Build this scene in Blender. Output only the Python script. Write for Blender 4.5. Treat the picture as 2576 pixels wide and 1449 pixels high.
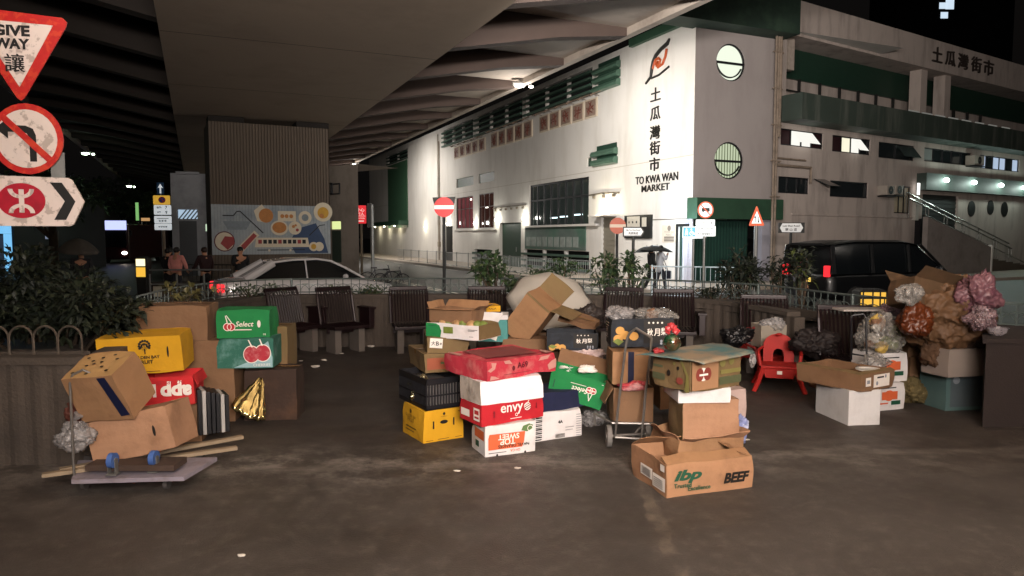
import bpy, bmesh, math, random
from mathutils import Vector, Matrix, noise, Euler
random.seed(11)
SC = bpy.context.scene
for o in list(bpy.data.objects): bpy.data.objects.remove(o)
COL = SC.collection
R = math.radians
# ---------------------------------------------------------------- camera
PF = 1786.0; PW = 2576.0; PCX = 1288.0; PCY = 724.5; CH = 1.8
PITCH = math.atan((PCY-596.0)/PF)
cd = bpy.data.cameras.new('camera'); cam = bpy.data.objects.new('camera', cd); COL.objects.link(cam)
cd.sensor_width = 36.0; cd.lens = 36.0*PF/PW; cd.clip_end = 1500; cd.clip_start = .05
cam.location = (0, 0, CH); cam.rotation_euler = (R(90)-PITCH, 0, 0)
SC.camera = cam
# ---------------------------------------------------------------- night sky, faint moon-like sun, exposure
w = bpy.data.worlds.new('World'); SC.world = w; w.use_nodes = True
nt = w.node_tree; nt.nodes.clear()
sky = nt.nodes.new('ShaderNodeTexSky'); sky.sky_type = 'NISHITA'; sky.sun_disc = False
sky.sun_elevation = R(-4); sky.sun_rotation = R(200)
bg = nt.nodes.new('ShaderNodeBackground'); bg.inputs['Strength'].default_value = 0.05
wo = nt.nodes.new('ShaderNodeOutputWorld')
glow = nt.nodes.new('ShaderNodeMix'); glow.data_type = 'RGBA'; glow.blend_type = 'ADD'; glow.inputs[0].default_value = 1
glow.inputs[7].default_value = (.055, .05, .048, 1)     # city sky glow
nt.links.new(sky.outputs[0], glow.inputs[6]); nt.links.new(glow.outputs[2], bg.inputs['Color']); nt.links.new(bg.outputs[0], wo.inputs[0])
sd = bpy.data.lights.new('sun', 'SUN'); sd.energy = .012; sd.angle = R(10); sd.color = (1, .9, .8)
so = bpy.data.objects.new('sun', sd); COL.objects.link(so); so.rotation_euler = (R(60), 0, R(-20))
SC.view_settings.view_transform = 'Standard'; SC.view_settings.look = 'None'
SC.view_settings.exposure = 0.2; SC.view_settings.gamma = 1; SC.view_settings.use_curve_mapping = False
SC.cycles.max_bounces = 5; SC.cycles.diffuse_bounces = 3; SC.cycles.glossy_bounces = 3; SC.cycles.transparent_max_bounces = 12
SC.cycles.transmission_bounces = 4; SC.cycles.sample_clamp_indirect = 4; SC.cycles.caustics_reflective = False; SC.cycles.caustics_refractive = False
try: SC.cycles.use_light_tree = True
except Exception: pass
# ---------------------------------------------------------------- photograph pixel -> place
_fw = Vector((0, math.cos(PITCH), -math.sin(PITCH))); _up = Vector((0, math.sin(PITCH), math.cos(PITCH)))
CAM = Vector((0, 0, CH))
def ray(x, y): return _fw + Vector((1, 0, 0))*((x-PCX)/PF) + _up*(-(y-PCY)/PF)
def G(x, y, z=0.0):
    d = ray(x, y); return CAM + d*((z-CH)/d.z)
def P(x, y, Y):
    d = ray(x, y); return CAM + d*(Y/d.y)
def hx(s):
    s = s.lstrip('#'); v = [int(s[i:i+2], 16)/255 for i in (0, 2, 4)]
    return tuple((c/12.92 if c <= .04045 else ((c+.055)/1.055)**2.4) for c in v)
# ---------------------------------------------------------------- materials
MATS = {}
def mat(name, col, rough=.6, metal=0.0, nz=.12, ns=6.0, bump=0.0, bs=80.0, em=None, es=0.0, stain=None, sa=.5, ssc=(1, 1, 1), sf=3.0, spec=.4, alpha=1.0, trans=0.0, coat=0.0, sheen=0, rp0=.48, rp1=.72):
    if name in MATS: return MATS[name]
    if isinstance(col, str): col = hx(col)
    m = bpy.data.materials.new(name); m.use_nodes = True; n = m.node_tree; n.nodes.clear(); L = n.links.new
    out = n.nodes.new('ShaderNodeOutputMaterial'); b = n.nodes.new('ShaderNodeBsdfPrincipled'); L(b.outputs[0], out.inputs[0])
    tc = n.nodes.new('ShaderNodeTexCoord')
    nn = n.nodes.new('ShaderNodeTexNoise'); nn.inputs['Scale'].default_value = ns; nn.inputs['Detail'].default_value = 6; L(tc.outputs['Object'], nn.inputs['Vector'])
    mx = n.nodes.new('ShaderNodeMix'); mx.data_type = 'RGBA'
    mx.inputs[6].default_value = tuple(c*(1-nz) for c in col)+(1,); mx.inputs[7].default_value = tuple(min(1, c*(1+nz)) for c in col)+(1,)
    L(nn.outputs[0], mx.inputs[0]); last = mx.outputs[2]
    if stain is not None:
        if isinstance(stain, str): stain = hx(stain)
        mp = n.nodes.new('ShaderNodeMapping'); mp.inputs['Scale'].default_value = ssc; L(tc.outputs['Object'], mp.inputs[0])
        n2 = n.nodes.new('ShaderNodeTexNoise'); n2.inputs['Scale'].default_value = sf; n2.inputs['Detail'].default_value = 8; n2.inputs['Roughness'].default_value = .65; L(mp.outputs[0], n2.inputs['Vector'])
        rp = n.nodes.new('ShaderNodeValToRGB'); rp.color_ramp.elements[0].position = rp0; rp.color_ramp.elements[1].position = rp1
        rp.color_ramp.elements[1].color = (sa, sa, sa, 1); L(n2.outputs[0], rp.inputs[0])
        m2 = n.nodes.new('ShaderNodeMix'); m2.data_type = 'RGBA'; m2.inputs[7].default_value = tuple(stain)+(1,); L(rp.outputs[0], m2.inputs[0]); L(last, m2.inputs[6]); last = m2.outputs[2]
    L(last, b.inputs['Base Color'])
    b.inputs['Roughness'].default_value = rough; b.inputs['Metallic'].default_value = metal
    b.inputs['Specular IOR Level'].default_value = spec; b.inputs['Coat Weight'].default_value = coat
    b.inputs['Transmission Weight'].default_value = trans; b.inputs['Alpha'].default_value = alpha
    if bump:
        n3 = n.nodes.new('ShaderNodeTexNoise'); n3.inputs['Scale'].default_value = bs; n3.inputs['Detail'].default_value = 5; L(tc.outputs['Object'], n3.inputs['Vector'])
        bp = n.nodes.new('ShaderNodeBump'); bp.inputs['Strength'].default_value = bump; bp.inputs['Distance'].default_value = .02; L(n3.outputs[0], bp.inputs['Height']); L(bp.outputs[0], b.inputs['Normal'])
    if em is not None:
        if isinstance(em, str): em = hx(em)
        b.inputs['Emission Color'].default_value = tuple(em)+(1,); b.inputs['Emission Strength'].default_value = es
    MATS[name] = m; return m
def film(name, col, op=.35, rough=.15):
    if name in MATS: return MATS[name]
    if isinstance(col, str): col = hx(col)
    m = bpy.data.materials.new(name); m.use_nodes = True; n = m.node_tree; n.nodes.clear(); L = n.links.new
    out = n.nodes.new('ShaderNodeOutputMaterial'); b = n.nodes.new('ShaderNodeBsdfPrincipled'); t = n.nodes.new('ShaderNodeBsdfTransparent')
    t.inputs[0].default_value = (.93, .93, .93, 1)
    b.inputs['Base Color'].default_value = tuple(col)+(1,); b.inputs['Roughness'].default_value = rough; b.inputs['Specular IOR Level'].default_value = .9
    ms = n.nodes.new('ShaderNodeMixShader'); tc = n.nodes.new('ShaderNodeTexCoord'); nn = n.nodes.new('ShaderNodeTexNoise'); nn.inputs['Scale'].default_value = 18; nn.inputs['Detail'].default_value = 6
    L(tc.outputs['Object'], nn.inputs['Vector'])
    mr = n.nodes.new('ShaderNodeMapRange'); mr.inputs[1].default_value = .3; mr.inputs[2].default_value = .7; mr.inputs[3].default_value = op*.35; mr.inputs[4].default_value = min(1, op*1.6)
    L(nn.outputs[0], mr.inputs[0]); L(mr.outputs[0], ms.inputs[0]); L(t.outputs[0], ms.inputs[1]); L(b.outputs[0], ms.inputs[2]); L(ms.outputs[0], out.inputs[0])
    bp = n.nodes.new('ShaderNodeBump'); bp.inputs['Strength'].default_value = .8; bp.inputs['Distance'].default_value = .02; L(nn.outputs[0], bp.inputs['Height']); L(bp.outputs[0], b.inputs['Normal'])
    MATS[name] = m; return m
def emit(name, col, s):
    return mat(name, (0.02, .02, .02), rough=.5, em=col, es=s, nz=0)
# ---------------------------------------------------------------- mesh builder
I4 = Matrix.Identity(4)
def TR(x=0, y=0, z=0, rx=0, ry=0, rz=0): return Matrix.Translation((x, y, z)) @ Euler((rx, ry, rz)).to_matrix().to_4x4()
def frame(o, x, y, z):
    m = Matrix.Identity(4)
    for i, v in enumerate((x, y, z)):
        for k in range(3): m[k][i] = v[k]
    for k in range(3): m[k][3] = o[k]
    return m
WF = frame((0, 0, 0), (1, 0, 0), (0, 0, 1), (0, -1, 0))     # drawing plane: x right, y up, z out of a wall face
class MB:
    def __init__(s): s.bm = bmesh.new()
    def add(s, vs, fs, M=I4, m=0):
        v = [s.bm.verts.new(M @ Vector(p)) for p in vs]
        out = []
        for f in fs:
            try: q = s.bm.faces.new([v[i] for i in f]); q.material_index = m; out.append(q)
            except ValueError: pass
        return out
    def box(s, c, d, M=I4, m=0, bev=0, taper=1.0):
        x, y, z = c; a, b, h = d[0]/2, d[1]/2, d[2]/2; t = taper
        vs = [(x-a, y-b, z-h), (x+a, y-b, z-h), (x+a, y+b, z-h), (x-a, y+b, z-h), (x-a*t, y-b*t, z+h), (x+a*t, y-b*t, z+h), (x+a*t, y+b*t, z+h), (x-a*t, y+b*t, z+h)]
        fs = [(0, 3, 2, 1), (4, 5, 6, 7), (0, 1, 5, 4), (1, 2, 6, 5), (2, 3, 7, 6), (3, 0, 4, 7)]
        f = s.add(vs, fs, M, m)
        if bev:
            ed = list({e for q in f for e in q.edges}); r = bmesh.ops.bevel(s.bm, geom=ed, offset=bev, segments=2, affect='EDGES', profile=.7)
            for q in r['faces']: q.material_index = m
        return s
    def bx(s, x0, x1, y0, y1, z0, z1, M=I4, m=0, bev=0): return s.box(((x0+x1)/2, (y0+y1)/2, (z0+z1)/2), (abs(x1-x0), abs(y1-y0), abs(z1-z0)), M, m, bev)
    def cyl(s, p0, p1, r0, r1=None, n=10, M=I4, m=0, caps=True):
        r1 = r0 if r1 is None else r1; p0 = Vector(p0); p1 = Vector(p1); ax = (p1-p0).normalized()
        a = ax.orthogonal().normalized(); b = ax.cross(a); vs = []
        for p, r in ((p0, r0), (p1, r1)):
            for i in range(n):
                t = 2*math.pi*i/n; vs.append(p + a*math.cos(t)*r + b*math.sin(t)*r)
        fs = [(i, (i+1) % n, n+(i+1) % n, n+i) for i in range(n)]
        if caps: fs += [tuple(range(n-1, -1, -1)), tuple(range(n, 2*n))]
        s.add(vs, fs, M, m); return s
    def tube(s, pts, r, n=8, M=I4, m=0, closed=False):
        pts = [Vector(p) for p in pts]; vs = []; fs = []; k = len(pts); up = None
        for i, p in enumerate(pts):
            q0 = pts[i-1] if (i or closed) else p; q1 = pts[(i+1) % k] if (i < k-1 or closed) else p
            ax = (q1-q0).normalized()
            a = ax.orthogonal().normalized() if up is None else (up - ax*up.dot(ax)).normalized()
            up = a; b = ax.cross(a); rr = r[i] if isinstance(r, (list, tuple)) else r
            for j in range(n):
                t = 2*math.pi*j/n; vs.append(p + a*math.cos(t)*rr + b*math.sin(t)*rr)
        for i in range(k if closed else k-1):
            for j in range(n): fs.append((i*n+j, i*n+(j+1) % n, ((i+1) % k)*n+(j+1) % n, ((i+1) % k)*n+j))
        if not closed: fs += [tuple(range(n-1, -1, -1)), tuple(range((k-1)*n, k*n))]
        s.add(vs, fs, M, m); return s
    def prism(s, pts, h, M=I4, m=0, z0=0.0):
        n = len(pts); vs = [(p[0], p[1], z0) for p in pts]+[(p[0], p[1], z0+h) for p in pts]
        fs = [tuple(range(n-1, -1, -1)), tuple(range(n, 2*n))]+[(i, (i+1) % n, n+(i+1) % n, n+i) for i in range(n)]
        s.add(vs, fs, M, m); return s
    def disc(s, cx, cy, rx, ry, h, M=I4, m=0, n=28, z0=0.0): return s.prism([(cx+rx*math.cos(2*math.pi*i/n), cy+ry*math.sin(2*math.pi*i/n)) for i in range(n)], h, M, m, z0)
    def ring(s, cx, cy, r0, r1, h, M=I4, m=0, n=32, z0=0.0, a0=0, a1=2*math.pi, sy=1.0):
        vs = []; full = abs(a1-a0-2*math.pi) < 1e-6; k = n if full else n+1
        for i in range(k):
            t = a0+(a1-a0)*i/n
            for r, z in ((r0, z0), (r1, z0), (r1, z0+h), (r0, z0+h)): vs.append((cx+r*math.cos(t), cy+r*math.sin(t)*sy, z))
        fs = []
        for i in range(n):
            j = (i+1) % k
            for q in range(4): fs.append((i*4+q, i*4+(q+1) % 4, j*4+(q+1) % 4, j*4+q))
        if not full: fs += [(0, 3, 2, 1), ((k-1)*4, (k-1)*4+1, (k-1)*4+2, (k-1)*4+3)]
        s.add(vs, fs, M, m); return s
    def rect(s, x0, y0, x1, y1, h=.001, M=I4, m=0, z0=0.0): return s.prism([(x0, y0), (x1, y0), (x1, y1), (x0, y1)], h, M, m, z0)
    def ball(s, c, r, M=I4, m=0, sub=2, sc=(1, 1, 1), nz=0, nf=3, seed=0):
        r0 = bmesh.ops.create_icosphere(s.bm, subdivisions=sub, radius=1.0); c = Vector(c)
        for v in r0['verts']:
            p = v.co.copy(); k = 1.0
            if nz: k += nz*(noise.noise(p*nf+Vector((seed, seed*2, 5)))+.5*noise.noise(p*nf*2.3+Vector((seed, 1, 9))))
            v.co = M @ (c+Vector((p.x*sc[0], p.y*sc[1], p.z*sc[2]))*r*k)
            for f in v.link_faces: f.material_index = m
        return s
    def text(s, body, M=I4, m=0, w=None, h=None, depth=.0012, bold=0.0, shear=0.0, spacing=1.0, sx=1.0):
        if bold > 0 and any(ord(c) > 0x2E80 for c in body):
            hh = h or (w/len(body) if w else .1)
            for i, (ox, oy) in enumerate(((0, 0), (-.022, .01), (.022, -.01))): s.text(body, M @ Matrix.Translation((ox*hh, oy*hh, .0003*i)), m, w, h, depth, 0, shear, spacing, sx)
            return s
        cu = bpy.data.curves.new('t', 'FONT'); cu.body = body; cu.extrude = 0; cu.offset = bold; cu.shear = shear; cu.space_character = spacing; cu.resolution_u = 3
        ob = bpy.data.objects.new('t', cu); COL.objects.link(ob); dg = bpy.context.evaluated_depsgraph_get(); dg.update()
        me = ob.evaluated_get(dg).to_mesh(); co = [v.co.copy() for v in me.vertices]; fs = [tuple(p.vertices) for p in me.polygons]
        if co:
            x0 = min(c.x for c in co); x1 = max(c.x for c in co); y0 = min(c.y for c in co); y1 = max(c.y for c in co)
            k = (w/(x1-x0)) if w else (h/(y1-y0)); ky = (h/(y1-y0)) if (w and h) else k
            k *= sx
            vs = [((c.x-(x0+x1)/2)*k, (c.y-(y0+y1)/2)*ky, depth) for c in co]
            s.add(vs, fs, M, m)
        ob.evaluated_get(dg).to_mesh_clear(); bpy.data.objects.remove(ob); bpy.data.curves.remove(cu); return s
    def build(s, name, mats, parent=None, smooth=False, M=None, sub=0, solid=0):
        me = bpy.data.meshes.new(name); bmesh.ops.recalc_face_normals(s.bm, faces=s.bm.faces) if smooth != 'raw' else None
        s.bm.to_mesh(me); s.bm.free()
        for q in (mats if isinstance(mats, (list, tuple)) else [mats]): me.materials.append(q)
        o = bpy.data.objects.new(name, me); COL.objects.link(o)
        if smooth:
            me.polygons.foreach_set('use_smooth', [True]*len(me.polygons))
            if smooth is True: 
                try: me.set_sharp_from_angle(angle=R(38))
                except Exception: pass
        if parent is not None: o.parent = parent
        if M is not None: o.matrix_local = M
        if sub:
            md = o.modifiers.new('s', 'SUBSURF'); md.levels = sub; md.render_levels = sub
        if solid:
            md = o.modifiers.new('t', 'SOLIDIFY'); md.thickness = solid
        return o
def tag(o, label, cat, group=None):
    o['label'] = label; o['category'] = cat
    if group: o['group'] = group
    return o
def thing(name, label, cat, M=I4, group=None):
    o = bpy.data.objects.new(name, None); COL.objects.link(o); o.empty_display_size = .2; o.matrix_world = M if isinstance(M, Matrix) else Matrix.Translation(M)
    return tag(o, label, cat, group)
def struct(o, kind='structure'): o['kind'] = kind; return o
def copy_tree(o, parent=None):
    c = o.copy(); COL.objects.link(c); c.parent = parent
    for ch in list(o.children): copy_tree(ch, c)
    return c
def lamp(name, loc, energy, col, kind='POINT', size=.1, rot=None, size_y=None, parent=None, spot=None, blend=.5):
    l = bpy.data.lights.new(name, kind); l.energy = energy; l.color = col
    if kind == 'AREA':
        l.size = size
        if size_y: l.shape = 'RECTANGLE'; l.size_y = size_y
    elif kind == 'SPOT': l.shadow_soft_size = size; l.spot_size = spot or R(120); l.spot_blend = blend
    else: l.shadow_soft_size = size
    o = bpy.data.objects.new(name, l); COL.objects.link(o); o.location = loc
    if rot: o.rotation_euler = rot
    if parent is not None: o.parent = parent
    return o
def aim(o, target):
    o.rotation_euler = (Vector(target)-o.location).to_track_quat('-Z', 'Y').to_euler()
# common materials
M_conc = mat('concrete', '#8a7c70', .85, nz=.2, ns=2, bump=.25, bs=30, stain='#4a423b', sa=.55, ssc=(1, 1, .35), sf=2.2)
M_pconc = mat('planter_concrete', '#484039', .9, nz=.2, ns=5, bump=.4, bs=40, stain='#2b2825', sa=.6, sf=2.5)
M_steel = mat('dark_painted_steel', '#2c2c2b', .45, metal=.4, nz=.2)
M_galv = mat('galvanised_steel', '#8f8f8c', .4, metal=.7, nz=.25, ns=20)
M_black = mat('black_plastic', '#141418', .45, nz=.2)
M_white = mat('white_paint', '#e8e4de', .5, nz=.05)
M_red = mat('sign_red', '#c81e22', .4, nz=.2, ns=25, stain='#e2593a', sa=.5, sf=14)
M_rub = mat('rubber', '#1a1918', .8)
M_glass = mat('dark_glass', '#0b0e10', .18, nz=0, spec=.8)
M_door = mat('green_door_paint', '#20392b', .5, nz=.15)
m_greenp = M_greenp = mat('green_fascia_paint', '#2c4a37', .6, nz=.2, ns=1.5, stain='#1d2f25', sa=.5, sf=1.2)
# ================================================================ LARGE STRUCTURE
hz = 596.0
dU = ray(491, hz); dU.z = 0; dU.normalize()                 # along the flyover and the market side wall, going away
dR = Vector((dU.y, -dU.x, 0))                               # to the right of it
P0 = P(1741, hz, 29.0); P0.z = 0                            # street corner of the market
def UV(u, v, z=0.0): return dU*u + dR*v + Vector((0, 0, z))
# ---- ground
m_asph = mat('plaza_asphalt', (.040, .031, .025), .62, nz=.45, ns=1.3, bump=.5, bs=55, stain=(.085, .07, .058), sa=.55, sf=1.1, ssc=(1, 1.6, 1))
def asphalt_plaza():
    m = bpy.data.materials.new('worn_asphalt'); m.use_nodes = True; n = m.node_tree; L = n.links.new; b = n.nodes['Principled BSDF']
    tc = n.nodes.new('ShaderNodeTexCoord')
    def nz(sc, det=6, rg=.6, mp=None):
        q = n.nodes.new('ShaderNodeTexNoise'); q.inputs['Scale'].default_value = sc; q.inputs['Detail'].default_value = det; q.inputs['Roughness'].default_value = rg
        if mp:
            k = n.nodes.new('ShaderNodeMapping'); k.inputs['Scale'].default_value = mp[0]; k.inputs['Rotation'].default_value = (0, 0, mp[1]); L(tc.outputs['Object'], k.inputs[0]); L(k.outputs[0], q.inputs['Vector'])
        else: L(tc.outputs['Object'], q.inputs['Vector'])
        return q.outputs[0]
    def ramp(src, a, b_, ca=(0, 0, 0, 1), cb=(1, 1, 1, 1)):
        r = n.nodes.new('ShaderNodeValToRGB'); r.color_ramp.elements[0].position = a; r.color_ramp.elements[1].position = b_; r.color_ramp.elements[0].color = ca; r.color_ramp.elements[1].color = cb; L(src, r.inputs[0]); return r.outputs[0]
    def mix(f, a, c):
        q = n.nodes.new('ShaderNodeMix'); q.data_type = 'RGBA'
        for s, i in ((f, 0), (a, 6), (c, 7)):
            if isinstance(s, tuple): q.inputs[i].default_value = s
            elif isinstance(s, float): q.inputs[i].default_value = s
            else: L(s, q.inputs[i])
        return q.outputs[2]
    def mul(a, c):
        q = n.nodes.new('ShaderNodeMath'); q.operation = 'MULTIPLY'; L(a, q.inputs[0]); L(c, q.inputs[1]) if not isinstance(c, float) else setattr(q.inputs[1], 'default_value', c); return q.outputs[0]
    base = mix(ramp(nz(.55), .35, .7), (.036, .030, .026, 1), (.053, .044, .037, 1))
    base = mix(ramp(nz(9, 8, .75), .5, .72), base, (.085, .072, .061, 1))
    base = mix(mul(ramp(nz(3.2, 9, .8, ((1.6, 1, 1), .6)), .56, .64), .3), base, (.034, .027, .022, 1))
    base = mix(mul(ramp(nz(160, 3), .55, .7), .5), base, (.10, .085, .07, 1))
    # pale dried splashes along the joint between the two pourings (a band near y = 5.4 .. 6.4)
    sp = n.nodes.new('ShaderNodeSeparateXYZ'); L(tc.outputs['Object'], sp.inputs[0])
    def band(c0, wd, slope=0.0):
        a = n.nodes.new('ShaderNodeMath'); a.operation = 'MULTIPLY_ADD'; L(sp.outputs[0], a.inputs[0]); a.inputs[1].default_value = -slope; L(sp.outputs[1], a.inputs[2])
        s_ = n.nodes.new('ShaderNodeMath'); s_.operation = 'SUBTRACT'; L(a.outputs[0], s_.inputs[0]); s_.inputs[1].default_value = c0
        ab = n.nodes.new('ShaderNodeMath'); ab.operation = 'ABSOLUTE'; L(s_.outputs[0], ab.inputs[0])
        mr = n.nodes.new('ShaderNodeMapRange'); mr.inputs[1].default_value = 0; mr.inputs[2].default_value = wd; mr.inputs[3].default_value = 1; mr.inputs[4].default_value = 0; L(ab.outputs[0], mr.inputs[0]); return mr.outputs[0]
    spl = ramp(nz(3.0, 10, .78, ((1, 1.1, 1), .4)), .47, .62)
    base = mix(mul(mul(band(5.75, .95, .1), spl), .8), base, (.22, .195, .17, 1))
    spl2 = ramp(nz(4, 6, .7, ((.5, 3, 1), .1)), .38, .6)
    base = mix(mul(mul(band(5.55, .10, .09), spl2), .6), base, (.18, .16, .14, 1))
    # dark damp trench running to the camera
    def bandx(c0, wd, slope):
        a = n.nodes.new('ShaderNodeMath'); a.operation = 'MULTIPLY_ADD'; L(sp.outputs[1], a.inputs[0]); a.inputs[1].default_value = slope
        dn = n.nodes.new('ShaderNodeMath'); dn.operation = 'MULTIPLY_ADD'; L(nz(2.5), dn.inputs[0]); dn.inputs[1].default_value = .28; L(sp.outputs[0], dn.inputs[2]); L(dn.outputs[0], a.inputs[2])
        s_ = n.nodes.new('ShaderNodeMath'); s_.operation = 'SUBTRACT'; L(a.outputs[0], s_.inputs[0]); s_.inputs[1].default_value = c0
        ab = n.nodes.new('ShaderNodeMath'); ab.operation = 'ABSOLUTE'; L(s_.outputs[0], ab.inputs[0])
        mr = n.nodes.new('ShaderNodeMapRange'); mr.interpolation_type = 'SMOOTHSTEP'; mr.inputs[1].default_value = wd*.6; mr.inputs[2].default_value = wd; mr.inputs[3].default_value = 1; mr.inputs[4].default_value = 0; L(ab.outputs[0], mr.inputs[0]); return mr.outputs[0]
    lim = n.nodes.new('ShaderNodeMapRange'); L(sp.outputs[1], lim.inputs[0]); lim.inputs[1].default_value = 5.2; lim.inputs[2].default_value = 5.6; lim.inputs[3].default_value = 1; lim.inputs[4].default_value = 0
    base = mix(mul(mul(bandx(.62, .19, -.045), lim.outputs[0]), .55), base, (.034, .028, .024, 1))
    edge = mul(mul(bandx(.88, .06, -.045), lim.outputs[0]), ramp(nz(5), .4, .65))
    base = mix(mul(edge, .6), base, (.15, .12, .09, 1))
    # smoother darker paving further in
    far = n.nodes.new('ShaderNodeMapRange'); L(sp.outputs[1], far.inputs[0]); far.inputs[1].default_value = 5.7; far.inputs[2].default_value = 6.1; far.inputs[3].default_value = 0; far.inputs[4].default_value = .7
    base = mix(far.outputs[0], base, mix(ramp(nz(1.2), .35, .7), (.024, .018, .015, 1), (.045, .034, .027, 1)))
    L(base, b.inputs['Base Color'])
    rr = n.nodes.new('ShaderNodeMapRange'); L(nz(1.1), rr.inputs[0]); rr.inputs[1].default_value = .35; rr.inputs[2].default_value = .65; rr.inputs[3].default_value = .42; rr.inputs[4].default_value = .8; L(rr.outputs[0], b.inputs['Roughness'])
    bp = n.nodes.new('ShaderNodeBump'); bp.inputs['Strength'].default_value = .55; bp.inputs['Distance'].default_value = .012; L(nz(90, 6), bp.inputs['Height']); L(bp.outputs[0], b.inputs['Normal'])
    return m
# outline of the curved planter round the plaza (outer face), seen line of its railing top
RAILPX = [(-420, 790), (-60, 815), (110, 822), (232, 822)]
FENCEPX = [(345, 745), (450, 721), (600, 706), (750, 701), (900, 700), (1100, 700), (1300, 700), (1500, 701), (1700, 705), (1840, 711), (1950, 719), (2100, 737), (2250, 750), (2420, 757), (2576, 764), (2800, 775)]
FL = [G(x, y, 1.09) for x, y in FENCEPX]
for p in FL: p.z = 0
HL = [G(x, 822, 1.10) for x in (-700, -60, 110, 232)]
for p in HL: p.z = 0
def catmull(pts, n=6):
    out = []; k = len(pts)
    for i in range(k-1):
        p0, p1, p2, p3 = pts[max(i-1, 0)], pts[i], pts[i+1], pts[min(i+2, k-1)]
        for j in range(n):
            t = j/n; out.append(.5*((2*p1)+(p2-p0)*t+(2*p0-5*p1+4*p2-p3)*t*t+(3*p1-p0-3*p2+p3)*t**3))
    out.append(pts[-1].copy()); return out
def resample(pts, step):
    L_ = [0]
    for a, b in zip(pts, pts[1:]): L_.append(L_[-1]+(b-a).length)
    n = max(1, int(round(L_[-1]/step))); out = []; k = 0
    for i in range(n+1):
        d = L_[-1]*i/n
        while k < len(pts)-2 and L_[k+1] < d: k += 1
        t = (d-L_[k])/max(1e-9, L_[k+1]-L_[k]); out.append(pts[k].lerp(pts[k+1], t))
    return out
OUT = resample(catmull(FL), .25)
def offset(pts, d):
    o = []
    for i, p in enumerate(pts):
        t = (pts[min(i+1, len(pts)-1)]-pts[max(i-1, 0)]).normalized(); o.append(p+Vector((t.y, -t.x, 0))*d)
    return o
INN = offset(OUT, .62)
# plaza slab: bounded behind by the planter
mb = MB()
poly = [(-40, -30), (40, -30), (40, OUT[-1].y)] + [(p.x, p.y) for p in reversed(OUT)] + [(HL[-1].x, HL[-1].y+.3), (HL[0].x, HL[0].y+.3), (-40, HL[0].y+.3)]
from mathutils.geometry import tessellate_polygon
mb.add([(x, y, 0) for x, y in poly], tessellate_polygon([[Vector((x, y, 0)) for x, y in poly]]))
n0 = len(poly)
for i in range(n0):
    a, b = poly[i], poly[(i+1) % n0]; mb.add([(a[0], a[1], 0), (b[0], b[1], 0), (b[0], b[1], -.22), (a[0], a[1], -.22)], [(0, 1, 2, 3)])
struct(mb.build('plaza_pavement', asphalt_plaza()))
m_road = mat('road_asphalt', (.05, .046, .043), .45, nz=.3, ns=.8, bump=.3, bs=50, stain=(.03, .028, .027), sa=.6, sf=.5)
mb = MB(); mb.add([(-600, -300, -.22), (600, -300, -.22), (600, 900, -.22), (-600, 900, -.22)], [(0, 1, 2, 3)])
struct(mb.build('road', m_road))
m_pave = mat('pavement_blocks', '#a89a8c', .55, nz=.15, ns=5, bump=.2, stain='#6e6359', sa=.5, sf=1.4)
vW = P0.dot(dR)
def ublock(u0, u1, v0, v1, z0, z1, mb, m=0):
    c = [UV(u0, v0), UV(u0, v1), UV(u1, v1), UV(u1, v0)]
    mb.add([(p.x, p.y, z0) for p in c]+[(p.x, p.y, z1) for p in c], [(0, 1, 2, 3), (4, 7, 6, 5), (0, 4, 5, 1), (1, 5, 6, 2), (2, 6, 7, 3), (3, 7, 4, 0)], I4, m)
u0c = P0.dot(dU)
mb = MB(); ublock(u0c-2.6, u0c+95, vW-3.6, vW+.05, -.22, -.09, mb); ublock(u0c-2.6, u0c+3, vW+.05, vW+60, -.22, -.09, mb)
struct(mb.build('pavement', m_pave))
mb = MB(); ublock(u0c-2.75, u0c+95, vW-3.76, vW-3.605, -.22, -.085, mb)
struct(mb.build('kerb', mat('kerb_stone', '#9a9288', .7, nz=.2)))
mb = MB()
for i in range(14): ublock(10+i*6, 13+i*6, 14.2, 14.32, -.2155, -.2152, mb)
for k in (0, .25): ublock(14, 70, 8.2+k, 8.3+k, -.2155, -.2152, mb)
struct(mb.build('road_markings', mat('road_paint', '#c9c3b4', .6, nz=.2)))
# island under the flyover that carries the pier
mb = MB(); ublock(19.5, 70, -1.2, 6.6, -.22, -.08, mb)
struct(mb.build('traffic_island', m_pave))

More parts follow.
